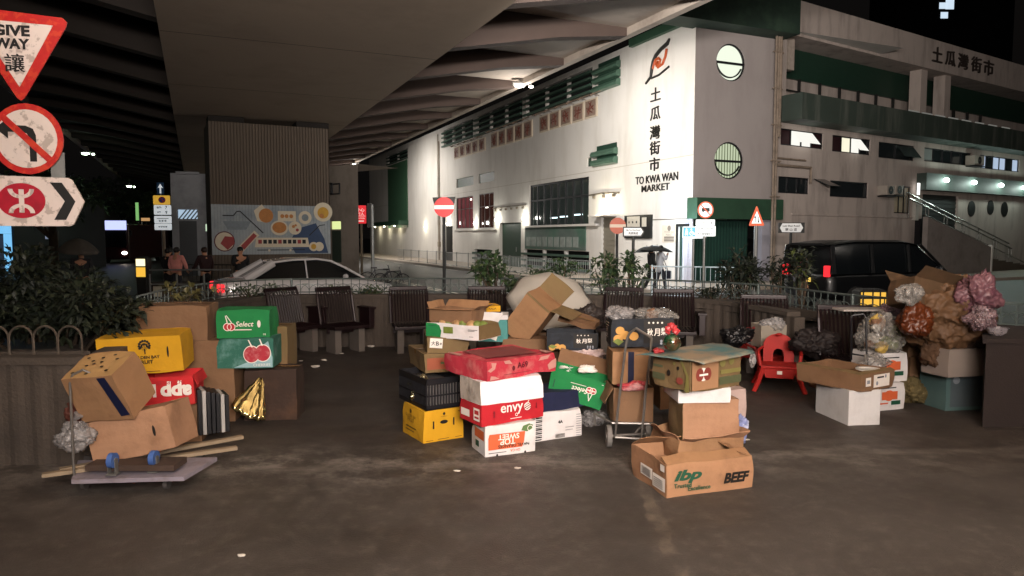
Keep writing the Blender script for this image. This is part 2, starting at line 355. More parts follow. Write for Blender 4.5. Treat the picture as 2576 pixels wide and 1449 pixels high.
# ---- flyover
m_soff = mat('flyover_concrete', '#978878', .8, nz=.10, ns=.5, bump=.1, bs=12, stain='#5d5148', sa=.35, sf=.5)
m_soffr = mat('flyover_wing_concrete', '#b0a498', .8, nz=.12, ns=1.0, stain='#5d5148', sa=.5, sf=.8)
FO = thing('flyover', 'concrete road flyover with ribbed side wings passing overhead from the camera to the far street', 'flyover')
ZB = 6.5; VL, VR = -.62, 6.0; ZW = 8.0
mb = MB(); U0, U1 = -40, 190
ublock(U0, U1, VL, VR, ZB, ZB+1.9, mb)
mb.build('box_girder', m_soff, FO)
for i in range(0, 30):
    mb = MB(); ublock(6+i*6.2, 6.03+i*6.2, VL+.02, VR-.02, ZB-.003, ZB-.001, mb); mb.build('soffit_joint', mat('joint_dark', '#4f453d', .9), FO) if i < 9 else mb.bm.free()
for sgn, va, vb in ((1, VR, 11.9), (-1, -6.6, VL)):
    mb = MB(); ublock(U0, U1, va+.002, vb-.002, ZW, ZW+.3, mb); mb.build('deck_wing', m_soffr if sgn > 0 else mat('shaded_wing_concrete', '#3d342e', .85, nz=.2, ns=1), FO)  # left wing gets a darker colour to paint in its shade
    mb = MB()
    e0, e1 = (11.9, 12.15) if sgn > 0 else (-6.85, -6.6)
    ublock(U0, U1, e0, e1, ZW-.22, ZW+1.2, mb); mb.build('edge_beam', m_soffr, FO)
    # tapered bracket ribs
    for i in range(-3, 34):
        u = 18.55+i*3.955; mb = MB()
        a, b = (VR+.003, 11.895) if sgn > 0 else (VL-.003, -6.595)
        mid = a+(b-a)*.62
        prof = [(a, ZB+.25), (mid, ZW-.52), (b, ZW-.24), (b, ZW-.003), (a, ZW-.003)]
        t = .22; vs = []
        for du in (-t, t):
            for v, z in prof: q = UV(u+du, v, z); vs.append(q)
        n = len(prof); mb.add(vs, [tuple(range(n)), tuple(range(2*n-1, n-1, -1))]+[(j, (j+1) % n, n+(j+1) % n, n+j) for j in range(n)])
        mb.build('rib', mat('rib_concrete', '#4a3d37', .85, nz=.15, ns=2) if sgn > 0 else mat('shaded_rib', '#2c2622', .85, nz=.2), FO)  # left ribs coloured darker for the shade on that side
# pier with fluted faces, bearings and the mural on the side towards the plaza
pc_u = 29.6; pc_v = (VL+VR)/2
pl = P(529, 480, 27.8); pr_ = P(829, 480, 27.8+2.1)
PX = (pr_-pl); PX.z = 0; pw = PX.length; PX.normalize(); PYv = Vector((-PX.y, PX.x, 0))
PI_ = thing('flyover_pier', 'wide fluted concrete pier with a food and map mural round its foot, carrying the flyover', 'pier', frame((pl.x, pl.y, -.2), PX, PYv, (0, 0, 1)))
m_flute = mat('fluted_concrete', '#64594e', .85, nz=.1, ns=1.5, stain='#554e47', sa=.4, ssc=(6, 6, .25), sf=1.5)
mb = MB(); n = 40; zt = ZB+.2-.22
pts = []
for i in range(n):
    x0 = pw*i/n; x1 = pw*(i+1)/n; d = (x1-x0)
    pts += [(x0, .0), (x0+d*.55, .0), (x0+d*.62, .055), (x0+d*.93, .055)]
pts += [(pw, 0), (pw, 2.4), (0, 2.4)]
mb.prism(pts, zt, I4, 0); mb.build('shaft', m_flute, PI_)
for x0 in (.0, pw-1.3):
    mb = MB(); mb.bx(x0, x0+1.3, -.06, .9, zt+.002, zt+.2); mb.build('bearing_plinth', mat('bearing_dark', '#1d1814', .8), PI_)
# mural panel: painted sheet wrapped at the foot (flat in the photograph)
zm0 = P(680, 640, 28.6).z+.2; zm1 = P(680, 516, 28.6).z+.2
MU = thing('food_mural', 'blue mural of food dishes and a tram on the foot of the fluted pier', 'mural', frame((pl.x, pl.y, -.2), PX, PYv, (0, 0, 1)))
mh = zm1-zm0
mb = MB()
for i in range(n):
    x0 = pw*i/n; d = pw/n; mb.bx(x0+.004, x0+d*.55, -.025, -.006, zm0, zm1); mb.bx(x0+d*.57, x0+d*.99, -.012, -.006, zm0, zm1)
mb.build('mural_sheet', mat('mural_blue', '#a3abaf', .6, nz=.15, ns=2, stain='#5f7684', sa=.7, sf=.9), MU)
def mf(px, py): return ((px-529)/300.0*pw, zm0+(640-py)/(640-516)*mh)   # photo position on the panel -> x, z
mb = MB(); WFm = frame((0, -.027, 0), (1, 0, 0), (0, 0, 1), (0, -1, 0))
def mdisc(px, py, rx, m, z=0, ry=None, k=26):
    x, y = mf(px, py); s_ = pw/300; mb.disc(x, y, rx*s_, (ry or rx)*mh/124, .003, WFm, m, k, z)
def mpoly(pts, m, z=0): mb.prism([mf(*q) for q in pts], .003, WFm, m, z)
def mline(pts, wd, m, z=0):
    for (a, b), (c, d) in zip(pts, pts[1:]):
        L_ = math.hypot(c-a, d-b); nx, ny = -(d-b)/L_*wd/2, (c-a)/L_*wd/2
        mpoly([(a+nx, b+ny), (c+nx, d+ny), (c-nx, d-ny), (a-nx, b-ny)], m, z)
mpoly([(740, 575), (790, 560), (812, 600), (822, 638), (735, 638), (720, 610)], 5)
mpoly([(632, 530), (652, 514), (668, 534), (662, 560), (640, 556)], 1); mdisc(662, 542, 18, 2, .004)
mpoly([(692, 530), (738, 530), (738, 556), (692, 556)], 1, .001); mdisc(703, 543, 5, 2, .005); mdisc(726, 543, 5, 2, .005); mdisc(714, 543, 5, 2, .006)
mdisc(762, 546, 17, 1, .002); mdisc(762, 546, 9, 7, .006)
mdisc(810, 531, 25, 1, .002); mdisc(810, 533, 15, 3, .006); mdisc(806, 541, 6, 2, .01)
mdisc(695, 573, 22, 1, .003, 19); mdisc(695, 572, 18, 2, .007, 14)
mdisc(735, 573, 17, 1, .003); mdisc(731, 569, 4, 2, .007); mdisc(741, 578, 4, 4, .007); mdisc(737, 566, 3, 2, .007)
mdisc(559, 607, 25, 6, .002); mdisc(559, 607, 22.5, 1, .006); mpoly([(549, 612), (560, 594), (580, 596), (583, 612), (566, 628)], 4, .01)
mpoly([(590, 622), (632, 580), (644, 592), (600, 636)], 1, .002); mpoly([(598, 618), (630, 586), (638, 593), (606, 628)], 4, .006)
mpoly([(556, 557), (625, 557), (612, 578), (568, 578)], 7, .001)
mline([(556, 543), (582, 543), (590, 533), (598, 532), (654, 586)], 2.6, 0, .012); mline([(772, 592), (800, 566), (814, 564)], 2.2, 0, .012)
mpoly([(636, 598), (768, 598), (772, 622), (632, 622)], 1, .002)
for i in range(10): mpoly([(641+i*12.5, 603), (650+i*12.5, 603), (650+i*12.5, 613), (641+i*12.5, 613)], 0 if i % 4 else 4, .006)
mline([(638, 629), (760, 629)], 2, 0, .004); mdisc(668, 630, 3, 1, .01); mdisc(722, 630, 3, 1, .01)
mdisc(783, 621, 12, 1, .006); mdisc(798, 621, 12, 1, .007); mdisc(783, 621, 7, 3, .011)
mb.build('painted_pictures', [mat('mural_black', '#14161a', .6), mat('mural_cream', '#d9cdb4', .6), mat('mural_orange', '#b87a3e', .6, nz=.3, ns=12), mat('mural_yellow', '#c99a36', .6, nz=.3), mat('mural_red', '#9c3b3a', .6, nz=.25), mat('mural_deep_blue', '#34496a', .6, nz=.25), mat('mural_dark_red', '#5c1d22', .6), mat('mural_grey', '#7f8a90', .6, nz=.3, ns=9)], MU)

# ================================================================ MARKET
def wframe(O, xd): return frame((O.x, O.y, 0), (xd.x, xd.y, 0), (-xd.y, xd.x, 0), (0, 0, 1))
class Wall:
    def __init__(s, O, xd): s.O = Vector((O.x, O.y, 0)); s.xd = xd.normalized(); s.n = Vector((-s.xd.y, s.xd.x, 0)); s.M = wframe(s.O, s.xd)
    def at(s, x, y, off=0.0):
        d = ray(x, y); t = ((s.O+s.n*off-CAM).dot(s.n))/d.dot(s.n); q = CAM+d*t; return (q-s.O).dot(s.xd), q.z
    def rect(s, x0, x1, yt, yb, side='r', off=0.0):
        a = s.at(x0, (yt+yb)/2, off)[0]; b = s.at(x1, (yt+yb)/2, off)[0]; xx = x1 if side == 'r' else x0
        return a, b, s.at(xx, yb, off)[1], s.at(xx, yt, off)[1]
    def face(s, mb, s0, s1, z0, z1, ops, depth=.28, m=0, mr=0, back=True):
        xs = sorted({s0, s1}|{v for o in ops for v in o[:2] if s0 < v < s1}); zs = sorted({z0, z1}|{v for o in ops for v in o[2:4] if z0 < v < z1})
        for i in range(len(xs)-1):
            for j in range(len(zs)-1):
                cx, cz = (xs[i]+xs[i+1])/2, (zs[j]+zs[j+1])/2
                if any(o[0] < cx < o[1] and o[2] < cz < o[3] for o in ops): continue
                mb.add([(xs[i], 0, zs[j]), (xs[i+1], 0, zs[j]), (xs[i+1], 0, zs[j+1]), (xs[i], 0, zs[j+1])], [(0, 1, 2, 3)], I4, m)
        for a, b, c, d in [o[:4] for o in ops]:
            mb.add([(a, 0, c), (b, 0, c), (b, 0, d), (a, 0, d), (a, depth, c), (b, depth, c), (b, depth, d), (a, depth, d)], [(0, 1, 5, 4), (1, 2, 6, 5), (2, 3, 7, 6), (3, 0, 4, 7)], I4, mr)
W1 = Wall(P0, -dU)                       # side wall, s negative away from the corner
W2 = Wall(P0, dR)                        # corner tower face
# end of the tower
e2 = W2.at(1952, 400)[0]
P2 = P0+dR*e2
d3 = ray(4050, hz); d3.z = 0; d3.normalize()
W3 = Wall(P2, d3)
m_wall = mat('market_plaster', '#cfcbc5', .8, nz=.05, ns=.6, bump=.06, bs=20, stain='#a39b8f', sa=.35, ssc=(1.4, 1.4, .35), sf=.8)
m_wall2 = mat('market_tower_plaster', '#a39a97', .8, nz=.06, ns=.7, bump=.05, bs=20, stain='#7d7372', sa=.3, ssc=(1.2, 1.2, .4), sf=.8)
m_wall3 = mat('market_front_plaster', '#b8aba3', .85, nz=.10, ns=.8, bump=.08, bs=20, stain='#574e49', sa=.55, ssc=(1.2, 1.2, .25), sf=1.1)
m_dgrn = mat('louvre_green', '#203a2e', .5, nz=.2, ns=5)
m_lgrn = mat('louvre_fin_green', '#41584c', .5, nz=.2, ns=5)
m_dark = mat('interior_dark', '#0a0c0c', .9)
m_brn = mat('window_frame_brown', '#33201c', .5)
MK = thing('market_building', 'cream and green market hall with round corner windows and raised black lettering', 'building', W1.M)
def rel(Wx): return W1.M.inverted() @ Wx.M
ZT1 = 10.6
f1_open = {}
def op(name, *a, **k):
    f1_open[name] = W1.rect(*a, **k); return f1_open[name]
louv = [op('l1', 1116, 1190, 297, 346), op('l2', 1198, 1314, 245, 304), op('l3', 1324, 1490, 168, 234)]
for nme, a in {'bigwin': (1332, 1481, 444, 566), 'gw1': (1147.6, 1190, 492, 574), 'gw2': (1204, 1242, 483, 573), 'v1': (1148, 1191, 441.5, 465), 'v2': (1203, 1243, 429.5, 454.6),
               'door': (1257, 1310.5, 559, 722), 'door2': (1117, 1139, 568.5, 690), 'shutter': (1512, 1547, 545, 720), 'vs': (1476, 1488, 395.5, 418), 'slat': (1318.5, 1482, 633, 687), 'slat2': (1194, 1234, 628, 670),
               'lr': (975, 1027, 372, 398), 'dk': (1104, 1108, 100, 101), 'litdoor': (1705, 1729, 570, 742)}.items():
    if nme != 'dk': op(nme, *a)
for q in ('door', 'door2', 'shutter', 'litdoor'): a = f1_open[q]; f1_open[q] = (a[0], a[1], -.2, a[3])
FAR = W1.at(930, 500)[0]
mb = MB(); W1.face(mb, FAR, 0, -.22, ZT1, list(f1_open.values()))
mb.add([(FAR, 0, -.22), (FAR, 12, -.22), (FAR, 12, ZT1), (FAR, 0, ZT1)], [(0, 1, 2, 3)])
mb.add([(FAR, 0, ZT1), (0, 0, ZT1), (0, 12, ZT1), (FAR, 12, ZT1)], [(0, 1, 2, 3)])
mb.build('side_wall', m_wall, MK)
# proud bay at the left with a green recess strip and a downpipe
a = W1.at(1030, 500)[0]; b = W1.at(1104, 500)[0]; bay = (a, b)
mb = MB(); mb.bx(a, b, -.12, -.001, -.22, ZT1-.4); mb.build('wall_bay', m_wall, MK)
g0, g1, gz0, gz1 = W1.rect(977, 1026, 400, 572)
mb = MB(); mb.bx(g0, g1, -.05, -.002, gz0, gz1-.02); mb.build('green_wall_panel', mat('panel_green', '#3e6249', .6, nz=.12), MK)
mb = MB(); c0, c1 = W1.at(940, 600)[0], W1.at(1029, 600)[0]; zc = W1.at(1000, 566)[1]
mb.bx(c0, c1, -1.0, -.003, zc-.05, zc+.35); mb.build('canopy', m_greenp, MK)
for k, xx in enumerate((957, 981, 1007)):
    s_, z_ = W1.at(xx, 571); mb = MB(); mb.ball((s_, -.6, zc-.12), .09, sub=2, sc=(1.4, 1, .6)); mb.build('bulkhead_lamp', emit('lamp_warm', (1, .9, .65), 18), MK)
    lamp('bulkhead_lamp_light', (s_, -.7, zc-.3), 26, (1, .88, .62), size=.08, parent=MK)
for x in (1106.5,):
    s_ = W1.at(x, 480)[0]; mb = MB(); mb.tube([(s_, -.09, -.3), (s_, -.09, ZT1-1)], .07, 8); mb.box((s_, -.09, 1.2), (.3, .2, .4)); mb.build('drainpipe', mat('pipe_grey', '#94897b', .5, nz=.2, stain='#4e463e', sa=.5, sf=3), MK)
def fins(nm, o, n, off=.14, top=True, cols=3):
    a, b, c, d = o; mb = MB(); mb.bx(a+.01, b-.01, .2, .24, c+.01, d-.01, m=0)
    for i in range(n):
        z = c+(d-c)*(i+.12)/n; h = (d-c)/n*.34
        mb.bx(a-.25, b-.02, -off, .1, z, z+h, m=1)
    for i in range(1, cols): x = a+(b-a)*i/cols; mb.bx(x-.09, x+.09, .01, .18, c+.01, d-.01, m=2)
    mb.build(nm, [m_dark, m_lgrn, m_wall], MK)
for q in louv: fins('louvre', q, 4)
fins('louvre', f1_open['lr'], 3, cols=2)
q = f1_open['slat']; fins('low_louvre', q, 3, off=.12)
q = f1_open['slat2']; fins('low_louvre', q, 3, off=.12, cols=1)
# ribbed green shell louvres near the corner
for (x0, x1, yt, yb, n) in ((1500, 1562, 138, 214, 3), (1496, 1555, 357, 410, 2)):
    a, b, c, d = W1.rect(x0, x1, yt, yb); mb = MB(); mb.bx(a+.25, b-.1, -.03, -.002, c+.1, d, m=0)
    hh = (d-c)/(n+.35)
    for i in range(n):
        z = c+hh*i; prof = [(-.02, z), (-.24, z+.04), (-.30, z+hh*.35), (-.22, z+hh*.7), (-.02, z+hh*.78)]
        vs = [(a, y, zz) for y, zz in prof]+[(b, y, zz) for y, zz in prof]; k = len(prof)
        mb.add(vs, [tuple(range(k)), tuple(range(2*k-1, k-1, -1))]+[(j, (j+1) % k, k+(j+1) % k, k+j) for j in range(k)], I4, 1)
    mb.build('shell_louvre', [m_dgrn, mat('shell_green', '#52705f', .35, nz=.3, ns=4, metal=.3)], MK)
for q in ('v1', 'v2', 'vs'):
    a, b, c, d = f1_open[q]; mb = MB(); mb.bx(a+.005, b-.005, .10, .14, c+.005, d-.005); mb.build('vent_panel', m_dgrn, MK)
def grid_window(nm, o, cols, rows, frame_m, glass_m, W=None, th=.05, y0=.10, M=None, sillm=None):
    a, b, c, d = o; mb = MB(); t = th
    mb.bx(a+.004, b-.004, y0-.03, y0+.03, c+.004, c+t); mb.bx(a+.004, b-.004, y0-.03, y0+.03, d-t, d-.004)
    for i in range(cols+1): x = a+.004+t/2+(b-a-.008-t)*i/cols; mb.bx(x-t/2, x+t/2, y0-.028, y0+.028, c+t, d-t)
    for r in rows: z = c+(d-c)*r; mb.bx(a+t, b-t, y0-.025, y0+.025, z-t/2, z+t/2)
    w_ = mb.build(nm, frame_m, MK, M=M)
    g = MB(); g.bx(a+.006, b-.006, y0+.035, y0+.045, c+.006, d-.006); gg = g.build('pane', glass_m, w_)
    return w_
m_gdim = mat('dim_glass', '#2b302e', .08, nz=.5, ns=1.2, spec=.9, em='#3b4442', es=.12)
m_gred = mat('red_room_glass', '#45202a', .1, nz=.4, ns=3, spec=.8, em='#8a4a4a', es=.35)
grid_window('window', f1_open['bigwin'], 8, (.62,), M_black, m_gdim, th=.09)
a, b, c, d = f1_open['bigwin']
for xx, yy in ((1400, 548), (1425, 545), (1462, 540)):
    s_, z_ = W1.at(xx, yy, .3); mb = MB(); mb.box((s_, .13, z_), (.9, .01, .07)); mb.build('lit_tube', emit('tube_white', (.75, .95, 1), 2.2), MK)
grid_window('window', f1_open['gw1'], 4, (.62,), m_brn, m_gred, th=.06); grid_window('window', f1_open['gw2'], 3, (.62,), m_brn, mat('brown_room_glass', '#2c1a18', .1, nz=.4, ns=3, em='#57332b', es=.2), th=.06)
for xx, yy in ((1186, 502), (1227, 521)):
    s_, z_ = W1.at(xx, yy, .2); mb = MB(); mb.box((s_, .13, z_), (.5, .01, .12)); mb.build('lit_tube', emit('tube_warm', (1, .95, .85), 3), MK)
# glass block panel under the big window
a, b, c, d = W1.rect(1322, 1474.4, 568, 630.6); mb = MB(); mb.bx(a, b, -.05, -.002, c, d, m=0)
for i in range(9): x = a+.25+(b-a-.8)*i/9; mb.bx(x, x+(b-a)*.075, -.07, -.051, c+(d-c)*.12, c+(d-c)*.55, m=1)
mb.build('display_panel', [mat('panel_grey_green', '#586660', .4, nz=.4, ns=1.5, stain='#1d6a4c', sa=.6, sf=.6), mat('frosted_block', '#8d9590', .25, nz=.35, ns=4)], MK)
a, b, c, d = W1.rect(1322, 1500, 564.5, 568); mb = MB(); mb.bx(a, b+.3, -.22, -.0025, c, d+.04); mb.build('sill', m_wall, MK)
a, b, c, d = W1.rect(1148, 1243, 574, 579); mb = MB(); mb.bx(a-.3, b+.5, -.12, -.002, c, c+.12); mb.build('sill', m_wall, MK)
for q, mm in (('door', M_door), ('door2', M_steel)):
    a, b, c, d = f1_open[q]; mb = MB(); mb.bx(a+.005, b-.005, .2, .25, c, d-.005); dd = mb.build('door', mm, MK)
    mb = MB(); mb.box(((a+b)/2+.6, .17, 1.0), (.05, .04, .3)); mb.build('door_handle', M_galv, dd)
a, b, c, d = f1_open['shutter']; mb = MB()
for i in range(26): z = c+(d-c)*i/26; mb.bx(a+.005, b-.005, .12+(.02 if i % 2 else 0), .2, z, z+(d-c)/26)
mb.build('roller_shutter', mat('shutter_grey', '#8b8577', .45, metal=.3, nz=.15), MK)
mb = MB(); mb.bx(a-.3, b+.1, -.6, -.003, d+.03, d+.12); mb.build('door_hood', m_wall, MK)
a, b, c, d = f1_open['litdoor']; mb = MB(); mb.bx(a+.005, b-.005, .2, .25, c, d-.005); mb.build('door', mat('pale_door', '#c9ccd2', .5), MK)
mb = MB(); mb.bx(a-.12, a, -.04, -.002, c, d); mb.bx(a-.12, b+.1, -.04, -.002, d+.002, d+.12); mb.build('door_frame', M_steel, MK)
# cable trays with small junction boxes above the doors
for x0, x1, yy in ((1242, 1325, 519), (1485, 1560, 487)):
    s0_, z_ = W1.at(x0, yy+ (6 if x0 < 1300 else 4)); s1_, z1_ = W1.at(x1, yy-3); mb = MB(); mb.tube([(s0_, -.06, z_), ((s0_+s1_)/2, -.06, (z_+z1_)/2+.05), (s1_, -.06, z1_)], .035, 6)
    for i in range(6 if x0 < 1300 else 3): x = s0_+(s1_-s0_)*(i+.5)/(6 if x0 < 1300 else 3); mb.box((x, -.07, z_+.0+(z1_-z_)*(i+.5)/6-.12), (.12, .1, .14))
    mb.build('cable_run', mat('cable_tray', '#6b6255', .6, nz=.2), MK)
s0_, z_ = W1.at(1087, 548)
# wall lamps
m_lit = emit('lamp_white', (1, .97, .85), 22)
for xx, yy, pwr in ((1070, 571, 35), (1125.5, 562.5, 30), (1194, 562, 30), (1248, 554, 45), (1317, 550, 45), (1525, 537, 130)):
    s_, z_ = W1.at(xx, yy, -.15); mb = MB(); mb.ball((s_, -.14, z_), .13, sub=2, sc=(1.5, .7, .8)); L1 = mb.build('wall_lamp', m_lit, MK)
    mb = MB(); mb.box((s_, -.03, z_+.02), (.34, .05, .16)); mb.build('lamp_bracket', M_galv, L1)
    lamp('wall_lamp_light', (s_, -.55, z_+.05), pwr, (1, .92, .70) if xx > 1500 or xx < 1100 else (1, .98, .86), size=.12, parent=MK)
l_ = lamp('doorway_light', (0, 0, 0), 260, (.72, .87, 1), size=.3, parent=MK); l_.location = (W1.at(1728, 600)[0]+.4, -1.4, 2.2)
for x0_, x1_, yy_, yl_ in ((1143, 1225, 343, 338), (1232, 1345, 296, 290), (1352, 1525, 232, 226)):
    sa_, za_ = W1.at(x0_, W1.at and yy_+ (x1_-x0_)*.47); sb_, zb_ = W1.at(x1_, yy_-2); mb = MB(); za_ = zb_
    mb.tube([(sa_, -.35, zb_), (sb_, -.35, zb_)], .03, 6)
    n_ = max(3, int((sb_-sa_)/1.2))
    for i in range(n_): x = sa_+(sb_-sa_)*(i+.5)/n_; mb.tube([(x, -.35, zb_), (x, -.5, zb_-.12)], .045, 6); mb.tube([(x, -.003, zb_-.1), (x, -.35, zb_)], .015, 5)
    mb.build('spotlight_rail', mat('rail_brown', '#7b6a5c', .5, nz=.2), MK)
for yy_ in (566.5, 560): pass
mb = MB(); zz_ = W1.at(1700, 552)[1]; mb.bx(W1.at(1552, 552)[0], -.02, -.012, -.002, zz_, zz_+.04); mb.build('render_joint', mat('joint_grey', '#6d665c', .8), MK)
mb = MB(); zz_ = W1.at(1500, 430)[1]; mb.bx(FAR+1, -.02, -.006, -.0015, zz_, zz_+.025); mb.build('render_joint', mat('joint_pale', '#aaa296', .8), MK)
# decorative relief plaques under the louvres
m_pl = mat('relief_brown', '#8a7568', .6, nz=.35, ns=5, bump=.8, bs=9); m_plf = mat('relief_frame', '#c2b4a0', .6)
for x0, x1, yt, yb, n in ((1143, 1223, 344, 378, 5), (1236, 1342, 300, 343, 5), (1358, 1506, 243, 291, 5)):
    a, b, c, d = W1.rect(x0, x1, yt, yb); wd = (b-a)/n
    for i in range(n):
        x = a+wd*i; lift = 0
        mb = MB(); mb.bx(x+.06*wd, x+.94*wd, -.07, -.002, c, d, m=1); mb.bx(x+.13*wd, x+.87*wd, -.09, -.0705, c+.08, d-.08, m=0)
        k = random.random(); cx = x+wd*.5; cz = (c+d)/2
        for j in range(4):
            t = k*6+j*1.7; mb.tube([(cx+.28*wd*math.cos(t), -.1, cz+.35*(d-c)*math.sin(t)), (cx+.1*wd*math.cos(t+1), -.12, cz+.1*(d-c)*math.sin(t+2)), (cx+.25*wd*math.cos(t+2.4), -.1, cz+.33*(d-c)*math.sin(t+2.4))], .035, 5, m=2)
        mb.build('relief_plaque', [m_pl, m_plf, mat('relief_red_brown', '#6b3f35', .6, nz=.3)], MK)
# green fascia of the roof at the corner
a, b, c, d = W1.rect(1592, 1735, 60, 90); z_lo = W1.at(1592, 119, -.05)[1]
mb = MB(); mb.bx(W1.at(1592, 100)[0], .0, -.22, -.002, z_lo, ZT1+.15); mb.build('fascia', m_greenp, MK)
mb = MB(); zs = W2.at(1760, 70)[1]; mb.bx(-2.6, e2+.2, -.95, .2, zs, zs+1.6); mb.build('roof_slab', [mat('roof_slab_green', '#203128', .7, nz=.2, stain='#3d5140', sa=.6, sf=1)], MK, M=rel(W2))
# raised lettering
m_let = mat('black_letters', '#15130f', .5, nz=.1)
def wtext(nm, W, x, y, body, px_h=None, px_w=None, bold=.0, depth=.05, off=-.0, m=m_let, shear=0, par=None, yy=None):
    s_, z_ = W.at(x, y); mb = MB(); h = None; w_ = None
    if px_h: h = W.at(x, y-px_h/2)[1]-W.at(x, y+px_h/2)[1]
    if px_w: w_ = W.at(x+px_w/2, y)[0]-W.at(x-px_w/2, y)[0]
    M = Matrix.Translation((s_, off, z_)) @ WF
    cjk = ord(body[0]) > 9000
    for dpt in ((.004, depth) if depth > .01 else (depth,)):
        if cjk:
            for ox, oy in ((0, 0), (-.022, 0), (.022, 0), (0, .018), (0, -.018)): mb.text(body, M @ Matrix.Translation((ox*h, oy*h, (ox*7+oy*3)*.01)), 0, w=w_, h=h, depth=dpt, bold=0)
        else: mb.text(body, M, 0, w=w_, h=h, depth=dpt, bold=bold, shear=shear)
    o = mb.build(nm, m, par or MK, M=rel(W) if par is None else None)
    return o
for ch, yy in (('土', 237), ('瓜', 285), ('灣', 333), ('街', 372), ('市', 413)):
    wtext('wall_letter', W1, 1650+(237-yy)*.015, yy, ch, px_h=33, px_w=25, bold=.02, depth=.035)
wtext('wall_letter', W1, 1651, 449, 'TO KWA WAN', px_w=106, px_h=20, bold=.012, depth=.035)
wtext('wall_letter', W1, 1649, 472, 'MARKET', px_w=70, px_h=17, bold=.01, depth=.035)
# emblem above the letters
s_, z_ = W1.at(1655, 155); z1_ = W1.at(1655, 108)[1]; hh = z1_-z_; k = hh/47; ws = (W1.at(1685, 155)[0]-W1.at(1625, 155)[0])/60
def E_(px, py): return (s_+(px-1655)*ws, -.03, z_+(155-py)*k)
mb = MB()
mb.tube([E_(1684, 110), E_(1680, 120), E_(1664, 128), E_(1652, 138), E_(1645, 152), E_(1642, 168), E_(1639, 188), E_(1626, 201)], [.05, .09, .09, .09, .09, .09, .07, .05], 6, m=0)
mb.tube([E_(1640, 192), E_(1660, 190), E_(1684, 178)], .05, 6, m=0)
mb.tube([E_(1642, 172), E_(1646, 160), E_(1650, 150), E_(1658, 147), E_(1663, 154), E_(1660, 163), E_(1653, 165), E_(1652, 158), E_(1657, 156)], .06, 6, m=1)
mb.tube([E_(1656, 170), E_(1668, 166), E_(1675, 150), E_(1678, 132)], .06, 6, m=1)
mb.build('wall_emblem', [m_let, mat('emblem_orange', '#a8491f', .5)], MK)
# notice board and plaque
a, b, c, d = W1.rect(1575, 1642, 539.4, 600)
mb = MB(); mb.bx(a, b, -.10, -.002, c, d); nb = mb.build('notice_board', M_steel, MK)
mb = MB(); mb.bx(a+.12*(b-a), a+.6*(b-a), -.115, -.1005, c+.2*(d-c), d-.06, m=0)
for i in range(3):
    for j in range(2): mb.disc(a+(.2+.14*i)*(b-a), c+(.45+.25*j)*(d-c), .05, .06, .004, Matrix.Translation((0, -.116, 0)) @ WF, 1, 10)
mb.bx(a+.68*(b-a), a+.84*(b-a), -.112, -.1005, c+.5*(d-c), d-.12, m=0)
mb.build('poster', [mat('poster_paper', '#b9b3a6', .5), mat('poster_ink', '#3b3a38', .6)], nb)
a, b, c, d = W1.rect(1667, 1703, 566, 610); mb = MB(); mb.bx(a, b, -.03, -.002, c, d); pq = mb.build('stone_plaque', mat('plaque_stone', '#cbbfae', .6), MK)
mb = MB(); mb.disc((a+b)/2, c+(d-c)*.82, .12, .12, .004, Matrix.Translation((0, -.031, 0)) @ WF, 0)
for i, tx_ in enumerate(('TO KWA WAN', 'MARKET', 'OPENED', '1984')): mb.text('▬'*3 if i > 1 else tx_, Matrix.Translation(((a+b)/2, -.031, c+(d-c)*(.6-.16*i))) @ WF, 0, h=.1, w=(b-a)*(.7 if i != 1 else .45))
mb.build('plaque_text', mat('plaque_ink', '#7e746a', .6), pq)
# ---- tower face
zb1 = W2.at(1800, 499)[1]; zb0 = W2.at(1800, 551)[1]
cir = []
for xx, yy in ((1839, 157), (1834, 404)):
    s_, z_ = W2.at(xx, yy); rz = (W2.at(xx, yy-45)[1]-z_); rs = (W2.at(xx+37, yy)[0]-s_); cir.append((s_, z_, max(rz, rs*.98)))
mb = MB(); o2 = []
W2.face(mb, 0, e2, zb0, ZT1+.2, [(c[0]-c[2]*1.05, c[0]+c[2]*1.05, c[1]-c[2]*1.05, c[1]+c[2]*1.05) for c in cir], depth=.002)
for c in cir:      # fill square round the circle
    n = 40; r = c[2]; q = r*1.05; vs = []; fs = []
    for i in range(n):
        t = 2*math.pi*i/n; ct, st = math.cos(t), math.sin(t); k_ = q/max(abs(ct), abs(st))
        vs += [(c[0]+r*ct, 0, c[1]+r*st), (c[0]+k_*ct, 0, c[1]+k_*st), (c[0]+r*ct, .3, c[1]+r*st)]
    for i in range(n):
        j = (i+1) % n; fs += [(i*3, i*3+1, j*3+1, j*3), (i*3, j*3, j*3+2, i*3+2)]
    mb.add(vs, fs)
mb.bx(.6, e2, 3.0, 3.2, -.22, ZT1)
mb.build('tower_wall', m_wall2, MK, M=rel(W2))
for idx, c in enumerate(cir):
    mb = MB(); Mw = Matrix.Translation((c[0], .12, c[1])) @ WF; r = c[2]
    mb.ring(0, 0, r*.93, r*.999, .06, Mw); mb.box((c[0], .08, c[1]-.02), (r*1.95, .07, .09))
    mb.ring(0, .12*r, r*.86, r*.93, .06, Mw, a0=R(185), a1=R(335), n=20, z0=-.02)
    o = mb.build('round_window', M_black, MK, M=rel(W2))
    g = MB(); g.disc(c[0], c[1], r*.995, r*.995, .01, Matrix.Translation((0, .2, 0)) @ WF, 0, 40)
    if idx: 
        for i in range(11): x = -r+.1+i*r*.19; hgt = math.sqrt(max(.0, r*r-x*x))*.95; g.box((c[0]+x, .175, c[1]), (.025, .02, hgt*2), m=1)
    g.build('lit_pane', [emit('lit_glass_a', (.80, .86, .70), 1.0) if not idx else emit('lit_glass_b', (.62, .70, .48), .75), mat('blind_slat', '#5d6b46', .6)], o)
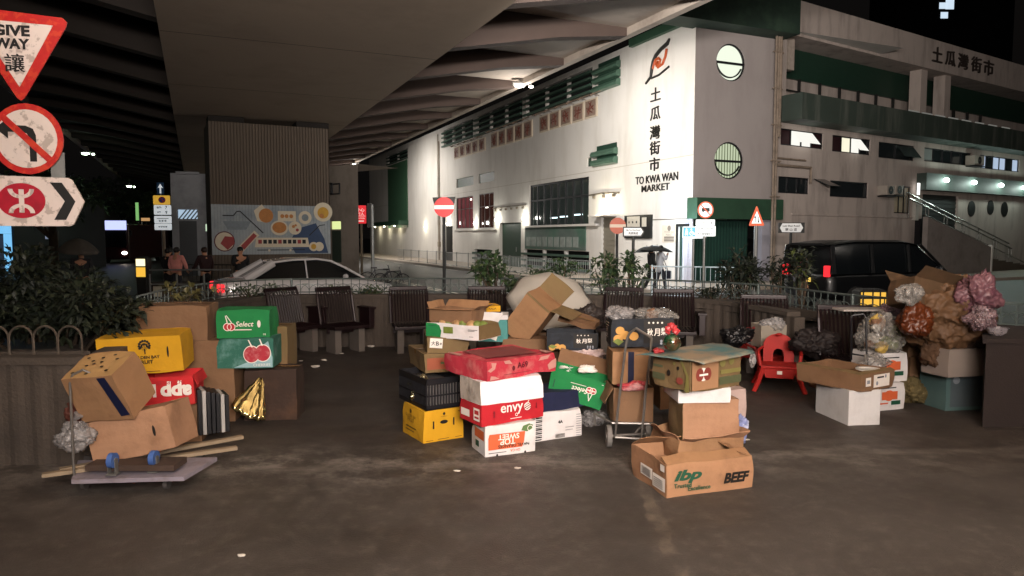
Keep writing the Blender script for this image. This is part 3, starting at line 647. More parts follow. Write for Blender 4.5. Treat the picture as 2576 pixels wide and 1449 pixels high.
mb = MB(); mb.bx(-.05, e2+.15, -.35, .3, zb0, zb1); mb.build('green_band', m_greenp, MK, M=rel(W2))
s0_ = W2.at(1745, 620)[0]; s1_ = W2.at(1917, 620)[0]
for a_, b_ in ((0, s0_), (s1_, e2)): mb = MB(); mb.bx(a_, b_, .02, .5, -.22, zb0-.002); mb.build('pillar', mat('pillar_paint', '#a9a6b0', .5, nz=.1), MK, M=rel(W2))
mb = MB(); mb.bx(s0_+.002, s1_-.002, .9, .95, -.22, zb0-.01, m=0)
for i in range(22): x = s0_+(s1_-s0_)*i/22; mb.bx(x+.02, x+.07, .86, .899, -.3, zb0-.1, m=1)
mb.build('shutter_gate', [mat('shutter_green', '#1d3a33', .5, nz=.2), mat('shutter_green_rib', '#28493f', .5)], MK, M=rel(W2))
# ---- right wing
r3 = rel(W3)
t0 = W3.at(2010, 0)[1]; LEN3 = 34.0
sl0 = W3.at(2036, 301, -1.1)[1]; sl1 = W3.at(2036, 234, -1.1)[1]
ops3 = {}
for k, a in {'a1': (1964, 2071, 322, 364), 'a2': (2094, 2190, 339, 380.5), 'a3': (2210.5, 2300, 356, 396), 'a4': (2325, 2444, 370, 405), 'a5': (2465.6, 2565, 388.6, 422.8),
             'b1': (1958, 2035, 443, 485), 'b2': (2088, 2183.5, 453.5, 494.4), 'b3': (2250, 2290, 467, 536), 'sh': (2318, 2408, 488, 640)}.items(): ops3[k] = W3.rect(*a, side='l')
a = ops3['sh']; ops3['sh'] = (a[0], a[1], 1.4, a[3])
bt = W3.at(1977, 83)[1]; bs = W3.at(1977, 100)[0]
ops3['balc'] = (bs+.1, LEN3-.5, sl1-.02, bt)
mb = MB(); W3.face(mb, 0, LEN3, -.22, t0, list(ops3.values()), depth=.25)
mb.add([(0, 0, t0), (LEN3, 0, t0), (LEN3, 8, t0), (0, 8, t0)], [(0, 1, 2, 3)])
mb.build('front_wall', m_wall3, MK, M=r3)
mb = MB(); a, b, c, d = ops3['balc']; mb.bx(a, b, 1.6, 1.7, c, d, m=0); hm = c+(d-c)*.5
mb.bx(a, b, 1.45, 1.595, hm, d, m=1)
for i in range(13): x = a+1.2+i*1.6; mb.bx(x, x+.05, 1.3, 1.44, c, hm, m=2)
mb.bx(a, b, 1.32, 1.42, c+(hm-c)*.55, c+(hm-c)*.55+.05, m=2)
mb.bx(a, b, .25, 1.6, d, d+.1, m=0)
for px in (2340, 2400): s_ = W3.at(px, 200)[0]; mb.bx(s_-.3, s_+.3, .3, .9, c, d, m=0)
s_, z_ = W3.at(2000, 140, .2); mb.bx(s_-.35, s_+.1, .3, .6, z_-.6, z_+.75, m=3)
mb.build('open_gallery', [m_wall3, m_dgrn, M_steel, mat('gallery_post', '#a89b90', .8, nz=.3)], MK, M=r3)
mb = MB(); mb.bx(.15, LEN3, -1.1, -.002, sl0, sl1, m=0); mb.build('gallery_parapet', mat('parapet_green', '#3d4740', .7, nz=.2, ns=1, stain='#82827a', sa=.55, ssc=(1.6, 1, .2), sf=.9), MK, M=r3)
for i in range(8):
    s_, z_ = W3.at(2300+i*33, 282+i*5.6, -.6); mb = MB(); mb.bx(s_-.5, s_+.45, -.62, -.57, sl1+.02, sl1+.22); mb.build('gallery_glazing', emit('pale_glass_strip', (.8, .78, .7), .16), MK, M=r3)
def win3(o, lit=None, cols=3, tilt=()):
    a, b, c, d = ops3[o]; mb = MB(); t = .05
    mb.bx(a+.004, b-.004, .05, .11, c+.004, c+t); mb.bx(a+.004, b-.004, .05, .11, d-t, d-.004)
    for i in range(cols+1): x = a+.03+(b-a-.06)*i/cols; mb.bx(x-t/2, x+t/2, .052, .108, c+t, d-t)
    w_ = mb.build('window', M_black, MK, M=r3)
    for i in range(cols):
        x0, x1 = a+.03+(b-a-.06)*i/cols, a+.03+(b-a-.06)*(i+1)/cols; q = (lit or {}).get(i, mat('night_glass', '#23282a', .1, nz=.4, ns=1, spec=.9))
        g = MB()
        if i in tilt: g.add([(x0, .03, d-.05), (x1, .03, d-.05), (x1-.02, -.42, c+.12), (x0-.02, -.42, c+.12)], [(0, 1, 2, 3)]); g.add([(x0, .12, c+.03), (x1, .12, c+.03), (x1, .12, d-.03), (x0, .12, d-.03)], [(0, 1, 2, 3)])
        else: g.add([(x0, .1, c+.03), (x1, .1, c+.03), (x1, .1, d-.03), (x0, .1, d-.03)], [(0, 1, 2, 3)])
        g.build('pane', q, w_)
    return w_
e_w = emit('lit_window_white', (1, .98, .9), .85); e_y = emit('lit_window_cream', (1, .95, .72), .85); e_b = emit('lit_window_blue', (.5, .62, .8), .7); m_ban = mat('red_banner', '#2c0f14', .7)
win3('a1', {0: m_ban, 1: e_w, 2: e_w, 3: m_ban}, 4, (1, 2)); win3('a2', {0: m_ban, 1: e_y, 2: e_w}, 4, (2,)); win3('a3', {}, 2, (1,)); win3('a4', {0: mat('pale_pane', '#8d9290', .3)}, 5)
win3('a5', {0: e_b, 2: e_b, 3: e_b, 5: e_b}, 6); win3('b1', {}, 3); win3('b2', {}, 1); win3('b3', {0: mat('cream_pane', '#b8ac92', .4), 1: mat('cream_pane', '#b8ac92', .4), 2: mat('cream_pane', '#b8ac92', .4)}, 3)
a, b, c, d = W3.rect(2044, 2072, 451, 490, side='l'); mb = MB(); mb.add([(a, -.05, d), (b, -.05, d), (b+.1, -.75, c+.35), (a+.1, -.75, c+.35)], [(0, 1, 2, 3)]); mb.build('open_sash', mat('night_glass', '#23282a'), MK, M=r3, solid=.03)
for x0, x1, y0, y1 in ((2207, 2225, 468, 491), (2229, 2247, 467, 490), (2428, 2452, 392, 416)):
    a, b, c, d = W3.rect(x0, x1, y0, y1, side='l'); mb = MB(); mb.bx(a, b, -.5, -.002, c, d, m=0, bev=.02); mb.ring((a+b)/2, (c+d)/2, .05, .2, .01, Matrix.Translation((0, -.5, 0)) @ WF, 1, 18); mb.box(((a+b)/2, -.3, c-.06), (b-a+.1, .5, .05), m=1)
    mb.build('air_conditioner', [mat('aircon_white', '#a39a90', .5, nz=.15), M_black], MK, M=r3)
# pipes between tower and front wing
mb = MB()
for dx in (.0, .13, .3): mb.tube([(-.25-dx, -.3, -.2 if dx else 6), (-.25-dx, -.3, 11.5)], .05 if dx else .07, 8)
for z in (3.5, 5, 6.5, 8, 9.5): mb.box((-.4, -.3, z), (.6, .08, .05))
z_ = W3.at(1980, 418)[1]; mb.tube([(-.2, -.12, z_), (2.3, -.12, z_-.0), (2.3, -.12, z_-.7)], .06, 8); mb.tube([(-.2, -.12, z_+.3), (1.9, -.12, z_+.3)], .04, 8)
mb.build('drainpipe', mat('pipe_brown', '#8f7f70', .5, nz=.3, stain='#473c34', sa=.6, sf=4), MK, M=r3)
# small ledge above the ground floor
a, b, c, d = W3.rect(1990, 2300, 538, 541, side='l'); mb = MB(); mb.bx(a, b, -.06, -.002, c, c+.08); mb.build('ledge', m_wall3, MK, M=r3)
# letters on the upper front wall
for ch, xx, yy in (('土', 2357, 138), ('瓜', 2390, 147), ('灣', 2422, 155), ('街', 2455, 163), ('市', 2486, 171)):
    wtext('wall_letter', W3, xx, yy, ch, px_h=38, px_w=25, bold=.03, m=mat('faint_letters', '#3c332f', .6))
# canopy with lamps on the right
cz0 = W3.at(2306, 483, 0)[1]; cz1 = W3.at(2306, 436, 0)[1]; cs0 = W3.at(2306, 450)[0]
mb = MB(); mb.bx(cs0, LEN3, -.5, -.002, cz0+.1, cz1); mb.build('canopy', mat('canopy_green_grey', '#39443f', .6, nz=.15), MK, M=r3)
for xx, yy in ((2381.5, 453), (2451, 459), (2519, 466), (2576, 472)):
    s_, z_ = W3.at(xx, yy, -.6); mb = MB(); mb.ball((s_, -.6, z_), .15, sub=2, sc=(1.7, .6, .8)); mb.build('canopy_lamp', emit('lamp_cool', (.8, 1, .92), 16), MK, M=r3)
    l = lamp('canopy_lamp_light', (0, 0, 0), 40, (.8, 1, .9), size=.12, parent=MK); l.matrix_local = r3 @ Matrix.Translation((s_, -1.0, z_-.1))
a, b, c, d = ops3['sh']; mb = MB()
for i in range(24): z = c+(d-c)*i/24; mb.bx(a+.005, b-.005, .1+(.03 if i % 2 else 0), .2, z, z+(d-c)/24)
mb.build('roller_shutter', mat('shutter_dark', '#3b3f3d', .5, metal=.2), MK, M=r3)
for xx, yy, rx in ((2443, 525, .42), (2491, 522, .4), (2526, 527, .42)):
    s_, z_ = W3.at(xx, yy); mb = MB(); mb.disc(s_, z_, rx, rx*1.05, .03, Matrix.Translation((0, -.002, 0)) @ WF); mb.build('porthole_vent', M_steel, MK, M=r3)
s_, z_ = W3.at(2306, 510, -.15); mb = MB(); mb.bx(s_-.15, s_+.15, -.2, -.002, z_-.9, z_+.35, m=0); mb.bx(s_-.12, s_+.12, -.23, -.201, z_+.4, z_+1.0, m=1); mb.build('wall_sign_box', [mat('box_white', '#b9b6ae', .5), emit('box_lit', (1, 1, .95), 1.5)], MK, M=r3)
s_, z_ = W3.at(2311, 570, -.1); mb = MB(); mb.bx(s_-.2, s_+.15, -.3, -.002, -.3, z_+.4); mb.build('dark_post', M_black, MK, M=r3)
# entrance stair with parapet in front of the wing
ST = thing('entrance_stair', 'outside stair with sloping grey parapet and steel handrails climbing to the market shutter', 'stair', W3.M)
A_ = W3.at(2322, 546, -1.2); B_ = W3.at(2482, 622, -1.2)
mb = MB(); s0_, zt0 = A_; s1_, zt1 = B_
mb.prism([(s0_, -.22), (s1_, -.22), (s1_, zt1), (s0_, zt0)], .25, Matrix.Translation((0, -1.2, 0)) @ WF); mb.build('parapet', mat('stair_parapet', '#8f8681', .8, nz=.12, stain='#5f5955', sa=.5, sf=1), ST)
mb = MB(); nst = 14; s2_ = s1_+6
for i in range(nst): x0 = s0_+(s2_-s0_)*i/nst; zt = 1.35*(1-i/nst); mb.bx(x0, x0+(s2_-s0_)/nst, -3.4+2.2, -.25, -.22, zt)
mb.build('steps', mat('stair_granite', '#5f554b', .7, nz=.2), ST)
for yy, dz in ((-1.25, .12), (-.5, .95), (-.35, 1.25)):
    mb = MB(); n_ = 6; pts = [(s0_+(s2_-s0_)*(i/n_)*.9, yy, zt0+(zt1-zt0)*(i/n_)*(s2_-s0_)*.9/(s1_-s0_)+dz) for i in range(n_+1)]
    pts = [p for p in pts if p[2] > .2]
    mb.tube(pts, .035, 8)
    if dz > .5:
        for p in pts[::1]: mb.tube([p, (p[0], p[1], max(p[2]-1.0, -.3))], .025, 6)
    mb.build('handrail', mat('stainless', '#b9b8b4', .25, metal=.9), ST)
mb = MB(); mb.bx(s1_-.06, s1_+.06, -1.5, -1.3, -.3, zt1+.12); mb.build('end_post', M_white, ST)
# ---- grey block left of the pier
GL = P(430, 500, 34); GR = P(540, 500, 34.6)
gx = (GR-GL); gx.z = 0; gx.normalize()
W5 = Wall(GL, gx)
GB = thing('service_building', 'low grey service building with a blue lit window behind the mural pier', 'building', W5.M)
o5 = [W5.rect(447, 497, 527, 551), W5.rect(516, 527, 563, 582)]
zt = W5.at(470, 436)[1]
mb = MB(); W5.face(mb, 0, 4.5, -.22, zt, o5); mb.add([(0, 0, -.22), (0, 6, -.22), (0, 6, zt), (0, 0, zt)], [(0, 1, 2, 3)]); mb.add([(0, 0, zt), (4.5, 0, zt), (4.5, 6, zt), (0, 6, zt)], [(0, 1, 2, 3)]); mb.add([(4.5, 0, -.22), (4.5, 6, -.22), (4.5, 6, zt), (4.5, 0, zt)], [(0, 1, 2, 3)])
mb.build('wall', mat('service_grey', '#a6a8ac', .7, nz=.1, stain='#5a5b5e', sa=.5, sf=.8), GB)
for i, (a, b, c, d) in enumerate(o5):
    mb = MB(); mb.bx(a+.01, b-.01, .15, .18, c+.01, d-.01, m=0)
    if not i:
        for k in range(5): x = a+(b-a)*k/5; mb.add([(x, .12, c), (x+.07, .12, c), (x+.42, .12, d), (x+.35, .12, d)], [(0, 1, 2, 3)], I4, 1)
    mb.build('window', [emit('cold_window', (.45, .6, .75), .75) if not i else emit('green_window', (.65, .85, .6), .8), M_steel], GB)
a, b, c, d = W5.rect(444, 502, 440, 462); mb = MB(); mb.bx(a, b, -.25, -.002, d, d+.12); mb.build('ledge', mat('service_grey', '#a6a8ac'), GB)
a, b, c, d = W5.rect(452, 496, 556, 640); mb = MB(); mb.bx(a, b, -.04, -.002, -.3, d); mb.build('door', mat('service_door', '#4e5154', .6), GB)
# block behind, right of the pier
Q = P(832, 500, 40); W6 = Wall(Q, (P(905, 500, 38.5)-Q).normalized())
RB = thing('side_block', 'grey office block with a yellow lit window seen between the pier and the market', 'building', W6.M)
o6 = [W6.rect(834, 860, 556, 577)]
mb = MB(); zt = W6.at(870, 415)[1]; W6.face(mb, -2, W6.at(905, 500)[0], -.22, zt, o6); xe = W6.at(905, 500)[0]; mb.add([(-2, 0, zt), (xe, 0, zt), (xe, 3, zt), (-2, 3, zt)], [(0, 1, 2, 3)]); mb.build('wall', mat('block_grey', '#9c9186', .8, nz=.1, stain='#5f574f', sa=.5, sf=.8), RB)
a, b, c, d = o6[0]; mb = MB(); mb.bx(a+.01, b-.01, .1, .13, c+.01, d-.01); mb.build('window', emit('yellow_window', (.75, .85, .35), .9), RB)
mb = MB(); a, b, c, d = W6.rect(840, 862, 462, 487); 
for k in range(2): mb.tube([(a, -.1-k*.5, c), (b, -.1-k*.5, c), (b, -.1-k*.5, d), (a, -.1-k*.5, d)], .05, 6, closed=True)
mb.build('balcony_frame', M_black, RB)
a, b, c, d = W6.rect(838, 860, 580, 660); mb = MB(); mb.bx(a, b, -.03, -.002, c, d); mb.build('door', mat('block_door', '#39453b', .6), RB)
# far high-rise with a few lit windows
FB = thing('high_rise', 'dark distant high-rise block with three lit windows above the market roof', 'building', Matrix.Translation((P(2380, 100, 130).x, 130, 0)))
mb = MB(); mb.bx(-9, 12, 0, 10, -.3, 62); mb.build('wall', mat('tower_dark', '#0b0c10', .9), FB)
for px, py, w_, h_ in ((2374, 14, 1.5, 1.1), (2390, 10, 1.5, 1.8), (2376, 38, 1.3, 1.1)):
    q = P(px, py, 129.9)-FB.matrix_world.translation; mb = MB(); mb.bx(q.x-w_/2, q.x+w_/2, -.06, -.02, q.z-h_/2, q.z+h_/2); mb.build('window', emit('tower_window', (.7, .85, 1), .8), FB)
# dark buildings along the far street on the left
for i, (x0, x1, yt, Y, c) in enumerate(((-140, 35, 500, 40, '#2a2c30'), (35, 160, 470, 62, '#2b2622'), (160, 246, 520, 75, '#2a2521'), (300, 420, 505, 110, '#26231f'))):
    q = P(x0, 600, Y); q2 = P(x1, 600, Y); zt = P(x0, yt, Y).z
    lb = ('shop block with a blue lit shopfront at the left edge of the photo', 'brown street block left of the bus, beyond the bushes', 'low dark block just left of the dark red bus', 'distant dim block closing the far street behind the lorry')[i]
    b_ = thing('street_block', lb, 'building', Matrix.Translation((q.x, Y, -.22)), group='blocks along the far street')
    mb = MB(); mb.bx(0, q2.x-q.x, 0, 9, 0, zt+.36); mb.build('wall', mat('block%d_paint' % i, c, .9, nz=.3, ns=.4), b_)
    for k in range(4 if i else 0):
        x = (q2.x-q.x)*(.15+.22*k); z = 3+random.random()*2; mb = MB(); mb.bx(x, x+.9, -.05, -.002, z, z+1); mb.build('window', emit('far_window', (.8, .75, .6), .10) if k % 2 else M_glass, b_)
    if i == 0:
        w0 = q2.x-q.x; mb = MB(); mb.bx(w0*.55, w0*.97, -.7, -.002, 2.2, 2.9, m=0); mb.bx(w0*.86, w0*.97, -.06, -.003, .1, 2.19, m=0); mb.build('lit_shopfront', emit('shop_blue', (.2, .55, .9), .9), b_)
        mb = MB(); mb.bx(w0*.3, w0*.85, -.05, -.003, .1, 2.1); mb.build('shop_window', mat('shop_glass', '#3a4450', .2, em='#5b6a80', es=.15), b_)

for px, py, Y, w_, h_, c, e, lb in ((228, 573, 50, .75, .7, (.9, .3, .12), .55, 'orange lit shop sign left of the bus'), (372, 580, 60, .6, .7, (.9, .35, .12), .5, 'orange lit sign just right of the bus'), (345, 532, 64, .25, 1.6, (.35, .8, .25), .5, 'tall narrow green neon sign above the bus'), (366, 552, 60, .7, .25, (.9, .5, .2), .5, 'small tilted amber sign over the lorry'), (128, 592, 39, .6, .4, (.5, .6, .8), .3, 'dim bluish shop panel behind the left bush')):
    q = P(px, py, Y); t = thing('neon_sign', lb, 'sign', Matrix.Translation(q), 'lit signs along the far street'); mb = MB(); mb.box((0, .1, 0), (w_+.1, .12, h_+.1)); mb.tube([(0, .12, 0), (0, .12, -q.z-.2)], .05, 6); mb.build('sign_box', M_steel, t); mb = MB(); mb.box((0, .0, 0), (w_, .06, h_)); mb.build('lit_face', emit('neon_%d_%d' % (px, py), c, e), t)
# ================================================================ street lighting (seen fittings, plus added unseen lamps)
m_head = emit('street_lamp_glass', (1, .95, .82), 14)
def UVu(Y): q = P(491+23200.0/Y, 300, Y); return q.dot(dU)
def fly_lamp(u, v, z, energy, label, col=(1, .94, .87), side=1, glow=m_head):
    t = thing('street_lamp', label, 'street lamp', Matrix.Translation(UV(u, v, z)), group='lamps hung under the flyover edges')
    mb = MB(); mb.box((0, 0, .12), (.55, .3, .1), bev=.03); mb.tube([(0, 0, .15), (0, 0, .35)], .03, 6); mb.build('housing', M_galv, t)
    mb = MB(); mb.ball((0, 0, .04), .2, sc=(1.1, .8, .4)); mb.ball((.45, 0, .0), .09, sc=(1, .8, .6)); mb.build('lens', glow, t)
    l = lamp('lamp_light', (0, 0, -.15), energy, col, 'SPOT', size=.2, parent=t, spot=R(165), blend=.6); l.rotation_euler = (dR*(.75*side)+Vector((0, 0, -.75))).to_track_quat('-Z', 'Y').to_euler()
    g_ = lamp('wing_fill_light', (0, 0, -.9), energy*.05, col, size=.3, parent=t)  # extra point light without a fitting, added to brighten the wing ribs
    return t
for px, py, lb, e in ((1307, 218, 'bright round lamp under the flyover edge above the louvres of the market wall', 2800), (893, 415, 'lamp under the flyover edge at the far end of the market wall', 2800)):
    Y = 23200.0/(px-491); q = P(px, py, Y); fly_lamp(q.dot(dU), q.dot(dR), q.z, e, lb)
for px, py, Y, lb, e in ((215, 388, 42, 'greenish street lamp nearest on the dark left side of the flyover', 220), (325, 470, 62, 'smaller greenish street lamp further off on the dark left side of the flyover', 260)):
    q = P(px, py, Y); fly_lamp(q.dot(dU), q.dot(dR), q.z, e, lb, (.8, 1, .75), -1, emit('green_lamp_glass', (.75, 1, .7), 14))
fly_lamp(UVu(14.2), 11.6, 7.6, 900, 'added unseen lamp under the flyover edge ahead and above, lighting the market corner')  # lamp added above the view to brighten the market corner
fly_lamp(0.5, 11.6, 7.6, 160, 'lamp under the flyover edge to the right of the camera')
# made-up shopfront added behind the camera to light the plaza
SF = thing('lit_shopfront', 'added shopfront with a lit awning behind the camera, made up to light the plaza', 'shop', TR(1.2, -3.6, 0))
mb = MB(); mb.bx(-5, 5, 0, .3, 0, 4.2); mb.build('shop_wall', mat('shop_wall', '#9a9184', .8), SF)
mb = MB(); mb.add([(-4, -.0, 3.6), (4, -.0, 3.6), (4, 1.3, 3.2), (-4, 1.3, 3.2)], [(0, 1, 2, 3)]); mb.build('awning', mat('awning_cloth', '#8c2b24', .8), SF, M=TR(0, .3, 0), solid=.03)
for x in (-1.1, 1.1):
    mb = MB(); mb.tube([(x-.6, 1.0, 2.95), (x+.6, 1.0, 2.95)], .025, 8); mb.build('added_awning_tube', emit('awning_tube_glass', (1, .95, .9), 8), SF)
mb = MB(); mb.bx(-4, 4, -.12, 0, 3.75, 4.7); mb.build('added_light_box', emit('sign_box_glass', (1, .9, .8), 3), SF, M=TR(0, .5, 0))  # glowing box added out of view to brighten the flyover underside
l = lamp('added_sign_light', (1.2, -2.9, 4.25), 470, (1, .87, .78), 'AREA', 4.5, size_y=.9); aim(l, (.4, 12, 6.4))  # added unseen area light for the flyover underside and plaza
l = lamp('plaza_fill_light', (1.2, -2.2, 2.75), 125, (1, .87, .80), 'AREA', 2.4, size_y=.7); aim(l, (.3, 6, .4)); l.data.spread = R(80)  # added unseen area light that brightens the cartons on the plaza
l = lamp('sign_fill_spot', (-2.5, -2.9, 3.3), 330, (1, .92, .86), 'SPOT', size=.12, spot=R(24), blend=.5); aim(l, (-4.2, 5.8, 2.55))  # added spot with no fitting, brightens the near road signs

PL = thing('street_lamp', 'added unseen street lamp on a tall pole beyond the right edge, lighting the market front', 'street lamp', TR(19, 14, -.22))  # pole and lamp added out of view to brighten the right wing
mb = MB(); mb.tube([(0, 0, 0), (0, 0, 7.5), (-.2, .3, 8.2), (-.9, 1.0, 8.5)], [.09, .06, .05, .04], 8); mb.build('pole', M_galv, PL)
mb = MB(); mb.ball((-1.1, 1.2, 8.45), .22, sc=(1.4, .8, .35)); mb.build('lens', m_head, PL)
l = lamp('lamp_light', (-1.1, 1.2, 8.3), 900, (1, .9, .8), 'SPOT', size=.2, parent=PL, spot=R(150), blend=.6); l.rotation_euler = Vector((.1, 1, -.35)).to_track_quat('-Z', 'Y').to_euler()

l = lamp('soffit_fill_light', (1.6, -2.6, 3.85), 2100, (1, .9, .82), 'AREA', 6, size_y=.3); aim(l, (3.2, 7, 10.5)); l.data.spread = R(105)  # added uplight with no fitting, brightens the flyover underside
WL = thing('added_floodlight', 'added unseen floodlight under the flyover girder above the plaza, washing the market wall', 'lamp', Matrix.Translation(P(1288, 400, 11)))  # floodlight added out of view to wash the market wall
q = dR*6.2; q9 = UV(P(491+1786*6/(.913*11), 300, 11).dot(dU), 6.1, 6.3); WL.matrix_world = Matrix.Translation(q9)
mb = MB(); mb.box((0, 0, .08), (.4, .3, .2), bev=.03); mb.build('housing', M_galv, WL)
mb = MB(); mb.box((0, 0, -.05), (.32, .22, .04)); mb.build('lens', m_head, WL)
l = lamp('added_flood_beam', (0, 0, -.2), 3900, (1, .95, .9), 'SPOT', size=.2, parent=WL, spot=R(75), blend=.7); l.rotation_euler = (dU*.86+dR*.5+Vector((0, 0, -.02))).to_track_quat('-Z', 'Y').to_euler()
# ================================================================ PLANTER, RAILINGS, SEATS, PLANTS
def proj(q):
    d = Vector(q)-CAM; Y = d.dot(_fw); return PCX+PF*d.x/Y, PCY-PF*d.dot(_up)/Y
def strip(mb, path, d0, d1, z0, z1, m=0, flute=None):
    A = offset(path, d0); B = offset(path, d1); vs = []
    for i, (a, b) in enumerate(zip(A, B)):
        if flute:
            t = (path[min(i+1, len(path)-1)]-path[max(i-1, 0)]).normalized(); nn = Vector((t.y, -t.x, 0)); b = b+nn*(flute if (i//2) % 2 else 0)
        vs += [(a.x, a.y, z0), (b.x, b.y, z0), (b.x, b.y, z1), (a.x, a.y, z1)]
    fs = []
    for i in range(len(path)-1):
        for q in range(4): fs.append((i*4+q, i*4+(q+1) % 4, i*4+4+(q+1) % 4, i*4+4+q))
    n = len(path)-1; fs += [(0, 3, 2, 1), (n*4, n*4+1, n*4+2, n*4+3)]
    mb.add(vs, fs, I4, m)
IP0 = [HL[0], HL[2], Vector((-3.32, 5.56, 0)), Vector((-3.28, 5.75, 0)), INN[0]+Vector((.1, -.6, 0))]
INN_R = [p for p in INN if not (p.x > 4.2 and p.y < 8.2)]
path = resample(catmull(IP0+INN_R[3::4], 3), .045)
PW_ = thing('planter_wall', 'low fluted concrete planter wall curving round the plaza behind the seats', 'planter')
mb = MB(); strip(mb, path, -.13, 0, 0, .80, flute=.012); mb.build('fluted_wall', M_pconc, PW_)
mb = MB(); strip(mb, path[::6], -.15, .03, .801, .86); mb.build('coping', M_pconc, PW_)
HB = [p+Vector((0, .55, 0)) for p in HL[:3]]+[Vector((-3.95, 6.2, 0))]
outp = resample(catmull(HB, 3), .3)+OUT
mb = MB(); strip(mb, outp, -.1, .03, -.22, .82); mb.build('outer_wall', M_pconc, PW_)
mb = MB()
so_pts = [(p.x, p.y, .72) for p in path[::20]]+[(p.x, p.y, .72) for p in reversed(outp)]
mb.add(so_pts, tessellate_polygon([[Vector(p) for p in so_pts]])); mb.build('soil', mat('soil', '#2a2019', .95, nz=.3, ns=8, bump=.5), PW_)
RW = thing('end_planter', 'dark plain concrete planter end at the right edge of the plaza', 'planter', TR(4.46, 6.62, 0, 0, 0, R(-33)))
mb = MB(); mb.prism([(0, 0), (4.5, 2.9), (4.5, 4.2), (0, 1.3)], .8); mb.build('concrete_block', mat('end_concrete', '#2a2220', .9, nz=.25, ns=3, bump=.2), RW)
mb = MB(); mb.prism([(-.03, -.04), (4.5, 2.87), (4.5, 4.23), (-.03, 1.33)], .045, I4, 0, .803); mb.build('coping', mat('end_concrete', '#2a2220'), RW)
# arched railing on the outer edge, one panel per two metres
FE = thing('arched_railing', 'dark metal railing with interlaced arches on top of the curved planter', 'railing')
m_rail = mat('railing_paint', '#59625f', .35, metal=.3, nz=.3, ns=10)
k = 8
for i in range(0, len(OUT)-k, k):
    seg = OUT[i:i+k+1]; fine = resample(seg, .14); mb = MB()
    mb.tube([(p.x, p.y, 1.085) for p in fine[0:1]+fine[:]+fine[-1:]][1:-1], .014, 6)
    mb.tube([(p.x, p.y, .86) for p in fine], .010, 5)
    for j, p in enumerate(fine): mb.tube([(p.x, p.y, .80), (p.x, p.y, 1.08)], .0075, 5)
    for j in range(0, len(fine)-2):
        a, b = fine[j], fine[j+2]; mb.tube([(a.lerp(b, (1-math.cos(t))/2).x, a.lerp(b, (1-math.cos(t))/2).y, .865+.13*math.sin(t)) for t in [math.pi*q/8 for q in range(9)]], .0065, 4)
    mb.build('railing_panel', m_rail, FE)
    mb = MB(); p = fine[0]; mb.tube([(p.x, p.y, .7), (p.x, p.y, 1.10)], .02, 8); mb.build('post', m_rail, FE)
HF = thing('hoop_railing', 'row of rusty hoops on the planter edge at the left of the photo', 'railing')
for i in range(12):
    x0 = HL[-1].x-.16-.195*i; y0 = 5.63; mb = MB()
    mb.tube([(x0-.19, y0, .86), (x0-.19, y0, .99)]+[(x0-.095-.095*math.cos(t), y0, .99+.10*math.sin(t)) for t in [math.pi*q/10 for q in range(1, 10)]]+[(x0, y0, .99), (x0, y0, .86)], .009, 6)
    mb.build('hoop', mat('rusty_hoop', '#5f564d', .4, metal=.5, nz=.4, ns=30), HF)
mb = MB(); q0 = P(158, 905, 5.05); mb.tube([q0+Vector((0, 0, -.9)), q0+Vector((0, 0, -.12))]+[q0+Vector((.07-.07*math.cos(t), 0, -.12+.09*math.sin(t))) for t in [math.pi*q/8 for q in range(1, 8)]]+[q0+Vector((.14, 0, -.12)), q0+Vector((.14, 0, -.5))], .011, 7)
# (the trolley handle below re-uses this bent tube shape)
mb.bm.free()
# ---- seats
m_seat = mat('seat_maroon', '#1e0f11', .42, nz=.3, ns=14, metal=.2, spec=.5)
def make_seat():
    t = thing('park_seat', 'x', 'seat', group='single seats backed against the planter wall')
    mb = MB()
    for i in range(13): x = -.27+.54*i/12; mb.tube([(x, -.26, .405), (x, -.2, .42), (x, .1, .415), (x, .2, .43)], .013, 5)
    mb.bx(-.29, .29, -.285, -.245, .375, .42, bev=.006); mb.bx(-.29, -.265, -.26, .2, .38, .43); mb.bx(.265, .29, -.26, .2, .38, .43)
    mb.build('seat', m_seat, t)
    mb = MB()
    for i in range(13): x = -.27+.54*i/12; mb.tube([(x, .2, .45), (x, .25, .62), (x, .31, .85), (x, .35, .95)], .012, 5)
    mb.tube([(-.3, .2, .43), (-.3, .25, .62), (-.3, .31, .85), (-.3, .37, .985), (.3, .37, .985), (.3, .31, .85), (.3, .25, .62), (.3, .2, .43)], .018, 6)
    mb.box((0, .375, .965), (.6, .05, .06), bev=.01); mb.build('backrest', m_seat, t)
    mb = MB(); mb.bx(.33, .42, -.22, .12, .36, .66, bev=.012); mb.bx(.31, .44, -.25, .15, .66, .69, bev=.006); mb.build('armrest', m_seat, t)
    for s_ in (-1, 1):
        mb = MB(); mb.bx(s_*.2-.05, s_*.2+.05, -.2, .12, 0, .375); mb.build('support', mat('seat_plinth', '#5f5852', .85, nz=.2), t)
    mb = MB(); mb.bx(-.29, .29, -.02, .02, .3, .372); mb.build('stretcher', m_seat, t)
    return t
seat0 = make_seat(); first = True
SEATS = [(735, 'nearest the green cherry carton on the left', .18), (880, 'second from the left, standing clear with litter under it', .12), (1048, 'behind the tan produce cartons', .05), (1224, 'behind the yellow and navy boxes', 0), (1418, 'mostly hidden by the big white umbrella', 0), (1570, 'right of the big white umbrella', 0), (1738, 'behind the black pear carton with a bag on top', -.08), (1925, 'behind the pale foam box beside the red chair', -.12), (2150, 'at the right with a white board on its back', -.1)]
FACE = {735: 55, 880: 40, 1048: 16, 1738: -8, 1925: -14, 2150: -8}
